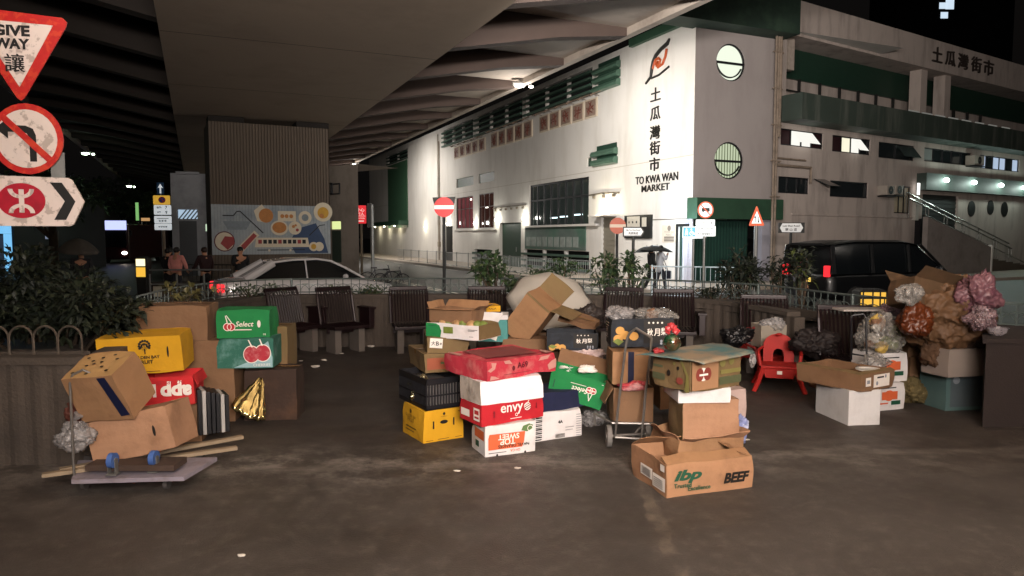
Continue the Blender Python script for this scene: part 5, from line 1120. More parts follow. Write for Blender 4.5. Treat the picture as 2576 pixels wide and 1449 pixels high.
def van(M):
    t = thing('people_carrier', 'black people carrier van with a glowing red tail light on the right', 'van', M)
    pb = mat('car_black', '#060709', .4, coat=.15, nz=0); mb = MB()
    secs = [(-2.42, .78, .4, 1.0), (-2.38, .9, .25, 1.05), (-1.0, .92, .22, 1.06), (1.0, .92, .22, 1.05), (1.7, .9, .22, 1.0), (2.2, .84, .25, .82), (2.42, .7, .3, .7)]
    loft(mb, [body_sec(*s) for s in secs]); mb.build('body', pb, t, smooth=True, sub=1)
    mb = MB(); loft(mb, [[(x, -.9, 1.02), (x, -w_, zt-.12 if zt > 1.2 else zt), (x, -w_*.88, zt), (x, w_*.88, zt), (x, w_, zt-.12 if zt > 1.2 else zt), (x, .9, 1.02)] for x, w_, zt in ((-2.38, .84, 1.1), (-2.3, .8, 1.82), (-1.5, .8, 1.9), (.4, .8, 1.9), (1.0, .8, 1.8), (1.95, .86, 1.06))]); mb.build('windows', M_glass, t, smooth=True)
    mb = MB(); loft(mb, [[(x, -w_, z), (x, -w_*.7, z+.05), (x, w_*.7, z+.05), (x, w_, z), (x, 0, z-.02)] for x, w_, z in ((-2.42, .78, 1.80), (-1.5, .80, 1.88), (.4, .80, 1.88), (1.0, .80, 1.79))]); mb.build('roof', pb, t, smooth=True)
    for s in (-1, 1):
        for x in (-2.3, -.9, .5): mb = MB(); mb.tube([(x, s*.92, 1.03), (x+.0, s*.82, 1.8)], .05, 8); mb.build('pillar_trim', pb, t)
        mb = MB(); mb.tube([(2.0, s*.87, 1.03), (1.0, s*.81, 1.8)], .04, 8); mb.build('pillar_trim', pb, t)
        mb = MB(); mb.box((-2.4, s*.76, 1.1), (.1, .16, .3), bev=.03); mb.build('tail_light', mat('tail_lamp', '#b01015'), t)
        mb = MB(); mb.ball((1.55, s*1.02, 1.1), .13, sc=(.6, 1, .9)); mb.build('wing_mirror', pb, t, smooth=True)
        mb = MB(); mb.box((2.32, s*.66, .75), (.14, .34, .14), bev=.04); mb.build('headlight', M_galv, t)
        for x in (-1.5, 1.5): wheel(t, x, s*.82, .34)
        mb = MB(); mb.bx(-.3, -.12, s*.93-.01, s*.93+.01, .95, .99); mb.build('door_handle', M_galv, t)
    mb = MB(); mb.box((-2.47, 0, .86), (.02, .52, .14)); mb.build('number_plate', mat('plate_yellow_lit', '#d8b23c', .5, em=(.8, .6, .16), es=.6), t)
van(vyaw(2188, 650, 20.6, 22))
# dark red bus and lorry far down the street
q = P(279, 600, 54); BU = thing('bus', 'dark red single deck bus with headlights on under a bright screen panel', 'bus', TR(q.x, 54, -.22, 0, 0, R(8)))
mb = MB(); mb.bx(-1.25, 1.25, 0, 9, .3, 3.0, bev=.12); mb.build('body', mat('bus_maroon', '#2c0f12', .3, coat=.4, nz=.1), BU)
mb = MB(); mb.bx(-1.1, 1.1, -.03, -.001, 1.25, 2.5); mb.build('windscreen', M_glass, BU)
mb = MB(); mb.bx(-1.05, 1.15, -.25, -.04, 2.55, 3.25); mb.build('screen_panel', mat('screen_lit', '#20242c', .4, em=(.45, .5, .95), es=1.3, nz=.6, ns=3), BU)
for s in (-1, 1):
    mb = MB(); mb.ball((s*.95, -.05, .8), .17, sc=(1.2, .4, .8)); mb.build('headlight', emit('headlamp', (1, .85, .7), 7), BU)
    mb = MB(); mb.box((s*1.5, -.2, 2.3), (.2, .15, .4), bev=.03); mb.build('wing_mirror', M_black, BU); wheel(BU, s*1.0, 1.5, .45, .3) if False else None
    for y in (1.8, 7): o = MB(); o.cyl((s*1.05-.15, y, .45), (s*1.05+.15, y, .45), .45, n=18); o.build('wheel', M_rub, BU)
q = P(363, 600, 66); LO = thing('lorry', 'small lorry with a pale chevron striped rear board beyond the bus', 'lorry', TR(q.x, 66, -.22, 0, 0, R(10)))
mb = MB(); mb.bx(-.95, .95, 0, 4.2, .5, 1.35); mb.build('body', M_black, LO)
mb = MB(); mb.bx(-.95, .95, -.05, .2, 1.36, 2.35); mb.build('rear_board', mat('board_cream', '#c9c98a', .5, em=(.6, .6, .3), es=.3), LO)
mb = MB()
for i in range(8): x = -.85+i*.21; mb.add([(x, -.055, 1.5), (x+.1, -.055, 1.5), (x+(.25 if i < 4 else -.05), -.055, 1.75), (x+(.15 if i < 4 else -.15), -.055, 1.75)], [(0, 1, 2, 3)])
mb.build('chevron_stripe', mat('stripe_dark', '#4a4a2a', .6), LO)
for s in (-1, 1):
    mb = MB(); mb.ball((s*.8, -.03, .85), .13, sc=(1, .4, 1)); mb.build('lamp', emit('lorry_lamp', (.85, 1, .9), 6), LO)
    for y in (.9, 3.4): o = MB(); o.cyl((s*.85-.12, y, .4), (s*.85+.12, y, .4), .4, n=16); o.build('wheel', M_rub, LO)
q = P(405, 612, 74); CA = thing('saloon_car', 'distant small car with lights just right of the chevron lorry', 'car', TR(q.x, 74, -.22, 0, 0, R(100)))
mb = MB(); loft(mb, [body_sec(*s) for s in [(-2.2, .7, .35, .8), (-1.5, .87, .2, .98), (1.2, .87, .2, .93), (2.2, .7, .3, .7)]]); loft(mb, [[(x, -.78, .9), (x, -.6, z), (x, .6, z), (x, .78, .9)] for x, z in ((-1.5, .98), (-.8, 1.42), (.3, 1.42), (1.1, .95))]); mb.build('body', mat('far_car_grey', '#8c8b88', .3, coat=.5), CA)
for s in (-1, 1): mb = MB(); mb.ball((-2.2, s*.6, .75), .12); mb.build('headlight', emit('lorry_lamp', (.85, 1, .9), 6), CA)
# bicycles parked by the far railing
def bicycle(x, Y, yaw, label):
    t = thing('bicycle', label, 'bicycle', TR(x, Y, -.34, 0, 0, R(yaw)), group='bicycles leaning by the far railing')
    for cx in (-.52, .52):
        mb = MB(); pts = [(cx+.33*math.cos(a), 0, .34+.33*math.sin(a)) for a in [2*math.pi*k/20 for k in range(20)]]; mb.tube(pts, .018, 5, closed=True)
        for k in range(5): a = math.pi*k/5; mb.tube([(cx+.32*math.cos(a), 0, .34+.32*math.sin(a)), (cx-.32*math.cos(a), 0, .34-.32*math.sin(a))], .003, 3)
        mb.build('wheel', M_rub, t)
    mb = MB()
    for a, b in (((-.52, 0, .34), (-.12, 0, .3)), ((-.12, 0, .3), (-.22, 0, .8)), ((-.52, 0, .34), (-.2, 0, .74)), ((-.2, 0, .74), (.36, 0, .78)), ((-.12, 0, .3), (.38, 0, .7)), ((.52, 0, .34), (.34, 0, .95))): mb.tube([a, b], .018, 6)
    mb.build('frame', mat('bike_frame', '#3b3a40', .4, metal=.4), t)
    mb = MB(); mb.tube([(.3, -.27, .98), (.36, 0, 1.0), (.3, .27, .98)], .014, 6); mb.build('handlebar', M_galv, t); mb = MB(); mb.box((-.24, 0, .84), (.26, .12, .06), bev=.02); mb.build('saddle', M_black, t)
for px, Y, yw, lb in ((955, 30, 12, 'dark bicycle leaning by the railing under the traffic signal'), (985, 28.5, -20, 'bicycle parked beside the first one, nearer the market railing')): bicycle(P(px, 660, Y).x, Y, yw, lb)
# ================================================================ PEOPLE
def skin(verts, edges, rad, name, mtl, parent, sub=2):
    me = bpy.data.meshes.new('tmp'); me.from_pydata([tuple(v) for v in verts], edges, []); ob = bpy.data.objects.new('tmp', me); COL.objects.link(ob)
    ob.modifiers.new('k', 'SKIN')
    if not me.skin_vertices:
        b = bmesh.new(); b.from_mesh(me); b.verts.layers.skin.verify(); b.to_mesh(me); b.free()
    for i, r in enumerate(rad): 
        sv = me.skin_vertices[0].data[i]; sv.radius = (r, r) if not isinstance(r, tuple) else r; sv.use_root = (i == 0)
    md = ob.modifiers.new('s', 'SUBSURF'); md.levels = md.render_levels = sub
    dg = bpy.context.evaluated_depsgraph_get(); dg.update(); m2 = bpy.data.meshes.new_from_object(ob.evaluated_get(dg))
    bpy.data.objects.remove(ob); m2.name = name; m2.materials.clear(); m2.materials.append(mtl); m2.polygons.foreach_set('use_smooth', [True]*len(m2.polygons))
    o = bpy.data.objects.new(name, m2); COL.objects.link(o); o.parent = parent; return o
m_skin = mat('skin', '#b58466', .5, nz=.05); m_hair = mat('hair_black', '#15110f', .5)
def hand(mb, w_, d, side):
    d = Vector(d).normalized(); s_ = d.cross(Vector((0, 1, 0))).normalized() if abs(d.y) < .9 else Vector((1, 0, 0)); n_ = d.cross(s_)
    w_ = Vector(w_)
    for i, L_ in enumerate((.07, .08, .076, .06)):
        b = w_+d*.07+s_*(-.027+.018*i); mb.tube([b-d*.02, b+d*L_*.5+n_*.005, b+d*L_+n_*.02], [.009, .008, .006], 6)
    b = w_+d*.02-s_*.035; mb.tube([b, b+d*.03-s_*.02+n_*.01, b+d*.055-s_*.022+n_*.02], [.011, .009, .007], 6)
def person(M, label, top, legs, hair=m_hair, pose='stand', group=None, h=1.0, armL=None, armR=None, lean=0.0, stride=.0, long_top=False, shoe=M_black, hat=None):
    """local frame: faces -y, x to the figure's left in the picture"""
    t = thing('person', label, 'person', M, group)
    pel = Vector((0, 0, .92)); ch = Vector((0, -.02-lean*.3, 1.28)); nk = Vector((0, -.02-lean*.42, 1.46)); hd = Vector((0, -.05-lean*.5, 1.56)); tp = Vector((0, -.05-lean*.5, 1.66))
    aL = armL or [(-.2, -.02, 1.40), (-.25, .0, 1.14), (-.24, -.12, .92)]; aR = armR or [(.2, -.02, 1.40), (.25, .0, 1.14), (.24, -.12, .92)]
    lg = [[(-.09, 0, .88), (-.10, -.04-stride*.5, .49), (-.10, .02-stride, .08), (-.10, -.10-stride, .04)], [(.09, 0, .88), (.10, -.04+stride*.4, .49), (.10, .02+stride, .08), (.10, -.10+stride, .04)]]
    V_ = [pel, (0, -.01, 1.10), ch, nk, hd, tp]; E_2 = [(0, 1), (1, 2), (2, 3), (3, 4), (4, 5)]; RD = [(.15, .11), (.135, .10), (.16, .11), .055, (.078, .095), (.07, .085)]
    for a in (aL, aR):
        k = len(V_); V_ += a; E_2 += [(2, k), (k, k+1), (k+1, k+2)]; RD += [.06, .042, .03]; dd = (Vector(a[2])-Vector(a[1])).normalized(); V_.append(Vector(a[2])+dd*.07); E_2.append((k+2, k+3)); RD.append((.036, .016))
    for l_ in lg:
        k = len(V_); V_ += l_; E_2 += [(0, k), (k, k+1), (k+1, k+2), (k+2, k+3)]; RD += [.085, .06, .042, .04]
    b = skin(V_, E_2, RD, 'body', m_skin, t)
    bm_ = bmesh.new(); bm_.from_mesh(b.data); mb = MB(); mb.bm.free(); mb.bm = bm_
    for a, s_ in ((aL, -1), (aR, 1)): hand(mb, Vector(a[2]), Vector(a[2])-Vector(a[1]), s_)
    mb.tube([hd+Vector((0, -.085, .04)), hd+Vector((0, -.112, -.005)), hd+Vector((0, -.09, -.02))], [.008, .016, .01], 6)
    for s_ in (-1, 1): mb.ball(hd+Vector((s_*.082, .01, .01)), .025, sc=(.4, .8, 1.2), sub=1)
    mb.bm.to_mesh(b.data); mb.bm.free(); b.data.polygons.foreach_set('use_smooth', [True]*len(b.data.polygons))
    mb = MB()
    for s_ in (-1, 1): mb.ball(hd+Vector((s_*.032, -.088, .03)), .011, sub=1)
    mb.build('eyes', M_black, t)
    zb = .70 if long_top else .90
    TV = [(0, 0, zb), (0, 0, 1.05), ch, (nk.x, nk.y, 1.43)]; TE = [(0, 1), (1, 2), (2, 3)]; TRd = [(.19, .14), (.165, .125), (.185, .13), (.08, .08)]
    for a in (aL, aR): k = len(TV); TV += [Vector(a[0]), Vector(a[1]), Vector(a[1]).lerp(Vector(a[2]), .82)]; TE += [(2, k), (k, k+1), (k+1, k+2)]; TRd += [.078, .06, .048]
    skin(TV, TE, TRd, 'jacket', top, t)
    LV_ = [(0, 0, .96), (0, 0, .86)]; LE = [(0, 1)]; LR = [(.165, .125), (.15, .12)]
    for l_ in lg: k = len(LV_); LV_ += [l_[0], l_[1], Vector(l_[2])+Vector((0, 0, .02))]; LE += [(1, k), (k, k+1), (k+1, k+2)]; LR += [.10, .075, .06]
    skin(LV_, LE, LR, 'trousers', legs, t)
    for l_ in lg: mb = MB(); mb.ball((l_[3][0], l_[3][1]+.06, .05), .06, sc=(.85, 2.1, .85)); mb.build('shoe', shoe, t, smooth=True)
    mb = MB(); mb.ball(hd+Vector((0, .025, .06)), .105, sc=(.9, 1.0, .95), nz=.12, sub=3); mb.build('hat' if hat else 'hair', hat or hair, t, smooth=True)
    t.scale = (h, h, h); return t
def cloth(n, c): return mat(n, c, .85, nz=.2, ns=10, bump=.3, bs=25)
def pyaw(px, Y, yaw, z=-.22): return TR(P(px, 650, Y).x, Y, z, 0, 0, R(yaw))
p1 = person(pyaw(1638, 26.2, 100), 'person in black clothes walking in front under the dark umbrella', cloth('cloth_black', '#121214'), cloth('trousers_black', '#101013'), stride=.2, armR=[(.2, -.02, 1.40), (.28, -.1, 1.16), (.34, -.32, 1.05)], group='pedestrians walking past the market')
p2 = person(pyaw(1660, 26.0, 100), 'person in a long pale coat with a dark shoulder bag, under the umbrella', cloth('coat_pale', '#a9adb4'), cloth('trousers_dark', '#23252c'), stride=.22, long_top=True, armL=[(-.2, -.02, 1.40), (-.25, -.12, 1.2), (-.1, -.25, 1.38)], group='pedestrians walking past the market')
b_ = thing('shoulder_bag', 'dark shoulder bag hanging at the back of the pale coat', 'bag', TR(P(1681, 650, 26.0).x, 26.0, .42))
mb = MB(); mb.box((0, 0, 0), (.22, .3, .3), bev=.05); mb.build('bag_body', cloth('bag_navy', '#1a1d2a'), b_); mb = MB(); mb.tube([(-.02, -.1, .14), (-.16, -.1, .5), (-.22, -.02, .62), (-.16, .12, .4), (-.02, .1, .14)], .012, 5); mb.build('strap', cloth('bag_navy', '#1a1d2a'), b_)
def umbrella(M, label, mt, r=.55, depth=.24, lean=(0, 0), shaft=.8, mm=None, ribs=8):
    t = thing('umbrella', label, 'umbrella', M, 'umbrellas'); n = ribs; mb = MB(); vs = [(0, 0, 0)]; rings = 7; sub = 4; N = n*sub
    for i in range(1, rings+1):
        f = i/rings
        for j in range(N):
            a = 2*math.pi*j/N; q = (j % sub)/sub; rr = r*f*(1-.085*math.sin(math.pi*q)*f); vs.append((rr*math.cos(a), rr*math.sin(a), -depth*f**1.9))
    fs = [(0, 1+j, 1+(j+1) % N) for j in range(N)]
    for i in range(rings-1):
        for j in range(N): a = 1+i*N+j; b = 1+i*N+(j+1) % N; fs.append((a, a+N, b+N, b))
    mb.add(vs, fs); c = mb.build('canopy', mt, t, smooth='raw', solid=.004); c.data.polygons.foreach_set('use_smooth', [True]*len(c.data.polygons))
    mb = MB(); mb.tube([(0, 0, .05), (0, 0, -shaft)], .008, 6); mb.tube([(0, 0, -shaft), (0, 0, -shaft-.08), (.03, 0, -shaft-.11), (.06, 0, -shaft-.08)], .012, 6); mb.build('shaft', M_steel, t)
    for j in range(n): a = 2*math.pi*j/n; mb = MB(); mb.tube([(r*f*math.cos(a), r*f*math.sin(a), -depth*f**1.9-.008) for f in (0, .25, .5, .75, .98)], .004, 4); mb.build('rib', M_steel, t)
    return t
q = P(1653, 618, 26.2); umbrella(TR(q.x, 26.2, q.z, 0, R(4), 0), 'open black umbrella held over the two walking pedestrians', cloth('umbrella_black', '#0e1010'), .62, .2)
umbrella(TR(q.x-.32, 26.5, q.z-.03, 0, R(-4), 0), 'second dark grey umbrella held just behind the black one', cloth('umbrella_dark_grey', '#2a2d2e'), .5, .2)
q = P(197, 600, 19); umbrella(TR(q.x, 19, q.z, R(6), R(8), 0), 'grey umbrella with pale panels above the left bush', cloth('umbrella_grey', '#4f4a43'), .52, .36)
person(pyaw(205, 19, 20), 'person in dark clothes under the grey umbrella behind the left bush', cloth('cloth_dkgrey', '#26262a'), cloth('trousers_black', '#101013'))
person(pyaw(443, 21.8, 165), 'person in a salmon pink shirt seen from behind beside the bollard', cloth('shirt_pink', '#d88f86'), cloth('trousers_dark', '#23252c'), h=1.0, armL=[(-.2, -.02, 1.4), (-.3, -.05, 1.15), (-.22, -.2, .98)])
person(pyaw(421, 22.6, 150), 'person in black half hidden left of the pink shirt', cloth('cloth_black', '#121214'), cloth('trousers_black', '#101013'), h=.97)
person(pyaw(516, 21.8, -120), 'person with dark brown hair and dark maroon top, turned to the right', cloth('top_maroon', '#2a1416'), cloth('trousers_black', '#101013'), hair=mat('hair_brown', '#2a1a12', .5), armR=[(.2, -.02, 1.40), (.26, -.1, 1.15), (.2, -.35, 1.02)])
person(pyaw(604, 22.4, 40), 'person in a black jacket with a pale stripe holding up a phone', cloth('jacket_black', '#17181a'), cloth('trousers_black', '#101013'), armL=[(-.2, -.02, 1.40), (-.26, -.12, 1.14), (-.16, -.22, 1.22)])
person(pyaw(2009, 18.5, 100), 'person in grey with a pink cap beside the black van', cloth('cloth_grey', '#55555c'), cloth('trousers_dark', '#23252c'), h=.86, hat=mat('pink_cap', '#c65a76', .6))
# ================================================================ FAR TREES
def tree(px, Y, ht, cr, label, seed, mats=LD, n=1500):
    x = P(px, 600, Y).x; t = thing('tree', label, 'tree', TR(x, Y, -.22), 'trees on the dark left side'); rnd = random.Random(seed)
    mb = MB(); mb.tube([(0, 0, 0), (.1, 0, ht*.35), (-.1, .1, ht*.7)], [.28, .2, .09], 8)
    for k in range(6): a = rnd.uniform(0, 6.28); z = ht*rnd.uniform(.35, .6); mb.tube([(0, 0, z), (cr*.4*math.cos(a), cr*.4*math.sin(a), z+cr*.4), (cr*.8*math.cos(a), cr*.8*math.sin(a), z+cr*.6)], [.1, .06, .03], 6)
    mb.build('trunk', m_bark, t)
    spots = [((rnd.gauss(0, cr*.42), rnd.gauss(0, cr*.42), ht*.7+rnd.uniform(-.5, .8)*cr*.6), (cr*.28, cr*.28, cr*.2)) for _ in range(22)]
    leafmesh('crown', spots, n, .45, mats, t, seed, narrow=.3)
LT = [lm('tree_leaf_a', (.03, .05, .025)), lm('tree_leaf_b', (.05, .08, .035)), lm('tree_leaf_c', (.02, .035, .02))]
for i, (px, Y, ht, cr, lb) in enumerate(((165, 64, 7.5, 3.4, 'dark tree left of the bus below the nearer green street lamp'), (345, 76, 7.4, 3.4, 'green lit tree below the farther street lamp'), (130, 36, 5.4, 2.4, 'dark tree at the left partly behind the direction sign'), (378, 70, 6.4, 3.0, 'far tree with pale twigs beyond the bus'), (262, 72, 8.5, 3.8, 'tall dark tree rising behind the bus'))): tree(px, Y, ht, cr, lb, 40+i, LT)
# ================================================================ CARTONS AND RUBBISH ON THE PLAZA
def card(n, c, **k): return mat(n, c, .82, nz=.14, ns=4, bump=.55, bs=k.pop('bs', 9), stain=k.pop('stain', '#6b4c35'), sa=k.pop('sa', .35), sf=k.pop('sf', 3.5), **k)
CB = card('cardboard', '#94704f', sa=.55); CB2 = card('cardboard_dark', '#7a5c42', sa=.55); CBO = card('cardboard_olive', '#6f5c3c', sa=.5); CBP = card('cardboard_pink_tan', '#a07a5e', sa=.5)
C_YEL = card('yellow_print', '#cc9818', stain='#a87c18', sa=.3); C_RED = card('red_print', '#b51d28', stain='#7a1520', sa=.3); C_WHT = card('white_print', '#dcd8d6', stain='#a89c92', sa=.35); C_GRN = card('green_print', '#187a40', stain='#12603a', sa=.3)
C_TEAL = card('teal_print', '#4f8f8c', stain='#2e5a5c', sa=.5); C_BLK = card('black_print', '#20242a', stain='#3c4450', sa=.6, sf=6); C_NAVY = card('navy_print', '#151b3a', stain='#0d1022', sa=.4); C_ROSE = card('rose_print', '#b3303f', stain='#c98a80', sa=.55, sf=7)
INK = mat('ink_black', '#17130f', .6); INKW = mat('ink_white', '#eee6dc', .6); INKG = mat('ink_green', '#1c4a36', .6, nz=.2, ns=20); INKR = mat('ink_red', '#b0262c', .6, nz=.15, ns=20); FOAM = mat('foam_white', '#d9d6d4', .75, nz=.05, ns=30, bump=.25, bs=160, stain='#a39b94', sa=.3, sf=5)
TAPE = mat('tape_brown', '#8f6a40', .25, nz=.1, spec=.7); TAPEN = mat('tape_navy', '#161c38', .3, nz=.15)
class Box:
    """a carton: local x along its front, y to the back, z up; origin at the front left bottom corner"""
    def __init__(s, name, label, M, w, d, h, m, cat='carton', open_=False, group=None, warp=.005, top=None, tape=True, flaps=(), inner=None, wall=.006, bev=True, seed=None, side=None):
        s.w, s.d, s.h = w, d, h; s.t = thing(name, label, cat, M, group); s.m = m; sd = seed if seed is not None else random.random()*50; s.warp = warp; rr_ = random.Random(int(sd*1000)); crush = [(rr_.randrange(2), rr_.randrange(2), rr_.choice((0, 1, 1)), rr_.uniform(.03, .2)) for _ in range(4)] if cat == 'carton' else []
        def wp(p):
            q = Vector(p)*5+Vector((sd, sd*1.7, 3)); r_ = Vector((noise.noise(q), noise.noise(q+Vector((9, 1, 4))), noise.noise(q+Vector((2, 7, 5)))))*warp*2
            for cx, cy, cz, am in crush:
                e_ = Vector(p)-Vector((cx*w, cy*d, cz*h)); dl = e_.length
                if dl < .085: r_ += (Vector((w/2, d/2, h/2))-Vector((cx*w, cy*d, cz*h))).normalized()*(.085-dl)*am
            return r_
        def panel(mb, o, u, v, nrm, nu=10, nv=7, mi=0, th=wall):
            o, u, v, nrm = map(Vector, (o, u, v, nrm)); vs = []
            for k in (0, 1):
                for j in range(nv+1):
                    for i in range(nu+1): p = o+u*(i/nu)+v*(j/nv); vs.append(p+wp(p)-nrm*th*k)
            N = (nu+1)*(nv+1); fs = []
            for j in range(nv):
                for i in range(nu): a = j*(nu+1)+i; fs += [(a, a+1, a+nu+2, a+nu+1), (N+a, N+a+nu+1, N+a+nu+2, N+a+1)]
            for i in range(nu): a = i; fs.append((a, N+a, N+a+1, a+1)); a = nv*(nu+1)+i; fs.append((a, a+1, N+a+1, N+a))
            for j in range(nv): a = j*(nu+1); fs.append((a, a+nu+1, N+a+nu+1, N+a)); a += nu; fs.append((a, N+a, N+a+nu+1, a+nu+1))
            mb.add(vs, fs, I4, mi)
        mb = MB(); e = .0015
        panel(mb, (e, 0, 0), (w-2*e, 0, 0), (0, 0, h), (0, -1, 0)); panel(mb, (w-e, d, 0), (-w+2*e, 0, 0), (0, 0, h), (0, 1, 0), mi=1 if side else 0)
        panel(mb, (0, d-e, 0), (0, -d+2*e, 0), (0, 0, h), (-1, 0, 0), mi=1 if side else 0); panel(mb, (w, e, 0), (0, d-2*e, 0), (0, 0, h), (1, 0, 0), mi=1 if side else 0)
        panel(mb, (.003, .003, .002), (w-.006, 0, 0), (0, d-.006, 0), (0, 0, 1))
        if not open_: panel(mb, (.002, .002, h-.001), (w-.004, 0, 0), (0, d-.004, 0), (0, 0, 1), mi=2 if top else (0))
        mb.build('shell', [m, side or m, top or m], s.t)
        for f in flaps:      # (edge, angle from horizontal outwards up, length, [x0, x1])
            edge, ang, ln = f[:3]; a0, a1 = f[3] if len(f) > 3 else (.01, .99); mb = MB(); A_ = R(ang)
            if edge == 'f': o, u, v = (w*a0, -.001, h), (w*(a1-a0), 0, 0), (0, -ln*math.cos(A_), ln*math.sin(A_)); n_ = (0, -math.sin(A_), -math.cos(A_))
            if edge == 'b': o, u, v = (w*a0, d+.001, h), (w*(a1-a0), 0, 0), (0, ln*math.cos(A_), ln*math.sin(A_)); n_ = (0, -math.sin(A_), math.cos(A_))
            if edge == 'l': o, u, v = (-.001, d*a1, h), (0, -d*(a1-a0), 0), (-ln*math.cos(A_), 0, ln*math.sin(A_)); n_ = (-math.sin(A_), 0, -math.cos(A_))
            if edge == 'r': o, u, v = (w+.001, d*a0, h), (0, d*(a1-a0), 0), (ln*math.cos(A_), 0, ln*math.sin(A_)); n_ = (math.sin(A_), 0, -math.cos(A_))
            panel(mb, o, u, v, n_, mi=0, th=.005); mb.build('flap', inner or m, s.t)
        if tape and not open_:
            mb = MB(); y = d/2; mb.add([(0, y-.025, h+.0075), (w, y-.025, h+.0075), (w, y+.025, h+.0075), (0, y+.025, h+.0075)], [(0, 1, 2, 3)]); mb.add([(-.0065, y-.025, h*.8), (-.0065, y-.025, h+.0075), (-.0065, y+.025, h+.0075), (-.0065, y+.025, h*.8)], [(0, 1, 2, 3)]); mb.build('packing_tape', TAPE, s.t)
    def F(s, f, off=.0085):
        w, d, h = s.w, s.d, s.h
        return {'f': (frame((0, -off, 0), (1, 0, 0), (0, 0, 1), (0, -1, 0)), w, h), 'l': (frame((-off, d, 0), (0, -1, 0), (0, 0, 1), (-1, 0, 0)), d, h),
                't': (frame((0, 0, h+off), (1, 0, 0), (0, 1, 0), (0, 0, 1)), w, d), 'r': (frame((w+off, 0, 0), (0, 1, 0), (0, 0, 1), (1, 0, 0)), d, h)}[f]
    def put(s, face, name, mats, items, flip=False, off=.0085):
        """items in fractions of the face: ('r',x0,y0,x1,y1,m) ('t',cx,cy,w,h,text,m[,bold,shear]) ('e',cx,cy,rx,ry,m) ('p',[pts],m) ('o',cx,cy,r0,r1,m)"""
        M, W_, H_ = s.F(face, off); mb = MB()
        if flip: M = M @ Matrix.Translation((W_, H_, 0)) @ Matrix.Rotation(math.pi, 4, 'Z')
        for n_, it in enumerate(items):
            k = it[0]; z = .0004*n_
            if k == 'r': mb.add([(it[1]*W_, it[2]*H_, z), (it[3]*W_, it[2]*H_, z), (it[3]*W_, it[4]*H_, z), (it[1]*W_, it[4]*H_, z)], [(0, 1, 2, 3)], M, it[5])
            elif k == 'p': mb.add([(a*W_, b*H_, z) for a, b in it[1]], [tuple(range(len(it[1])))], M, it[2])
            elif k == 'e': mb.add([(it[1]*W_+it[3]*H_*math.cos(2*math.pi*i/24), it[2]*H_+it[4]*H_*math.sin(2*math.pi*i/24), z) for i in range(24)], [tuple(range(24))], M, it[5])
            elif k == 'o':
                vs = []
                for i in range(24):
                    a = 2*math.pi*i/24
                    for r in (it[3], it[4]): vs.append((it[1]*W_+r*H_*math.cos(a), it[2]*H_+r*H_*math.sin(a), z))
                mb.add(vs, [(2*i, 2*i+1, (2*i+3) % 48, (2*i+2) % 48) for i in range(24)], M, it[5])
            elif k == 't': mb.text(it[5], M @ Matrix.Translation((it[1]*W_, it[2]*H_, z)), it[6], w=it[3]*W_ if it[3] else None, h=it[4]*H_ if it[4] else None, depth=0, bold=it[7] if len(it) > 7 else .0, shear=it[8] if len(it) > 8 else 0)
        return mb.build(name, mats, s.t, smooth='raw')
def placed(A, B, C, zb, ty=None, h=None):
    a, b, c = G(A[0], A[1], zb), G(B[0], B[1], zb), G(C[0], C[1], zb); x = (b-a); w_ = x.length; x.normalize(); y = Vector((-x.y, x.x, 0)); d_ = abs((c-a).dot(y))
    if h is None: dd = ray(A[0], ty); h = CH+dd.z*(a.y/dd.y)-zb
    return frame(a, x, y, (0, 0, 1)), w_, d_, h
def at(px, py, Y, yaw=0, rx=0, ry=0): q = P(px, py, Y); return Matrix.Translation(q) @ Euler((R(rx), R(ry), R(yaw))).to_matrix().to_4x4()
def fitM(loc, rot): return Matrix.Translation(loc) @ Euler(rot).to_matrix().to_4x4()
def crumple(name, label, c, r, sc, mt, seed, cat='bag', nz=.35, nf=2.6, parts=(), zmin=None, sub=5, knot=None):
    t = thing(name, label, cat, Matrix.Translation(c)); mb = MB(); r0 = bmesh.ops.create_icosphere(mb.bm, subdivisions=sub, radius=1.0)
    for v in r0['verts']:
        p = v.co.copy(); a = math.atan2(p.y, p.x); k = 1+nz*noise.noise(p*1.3+Vector((seed, 0, 0)))-nz*.75*abs(noise.noise(p*nf*1.5+Vector((seed, 3, 1))))-nz*.5*abs(noise.noise(p*nf*3.4+Vector((seed, 7, 1))))-nz*.28*abs(noise.noise(p*nf*8+Vector((seed, 2, 1)))) + nz*.12*math.sin(a*9+4*noise.noise(p*2)+seed)*max(0, p.z)
        q = Vector((p.x*sc[0], p.y*sc[1], p.z*sc[2]))*r*k
        if zmin is not None: q.z = max(q.z, zmin)
        v.co = q
    for f in mb.bm.faces: f.smooth = True
    o = mb.build('sheet', mt, t, smooth='raw')
    for nm, mtl, pos, rr in parts: m2 = MB(); m2.ball(pos, rr, nz=.3, seed=seed+rr*50, sub=3); m2.build(nm, mtl, t, smooth=True)
    if knot: m2 = MB(); m2.tube([Vector(knot)-Vector((0, 0, .05)), Vector(knot), Vector(knot)+Vector((.03, 0, .04))], [.03, .014, .035], 7); m2.build('knot', mt, t)
    return t
F_CLR = film('clear_film', '#a9a49d', .38, .2); F_WHT = film('white_film', '#a9a5a3', .5, .3); F_PNK = film('pink_film', '#80686c', .9, .25)
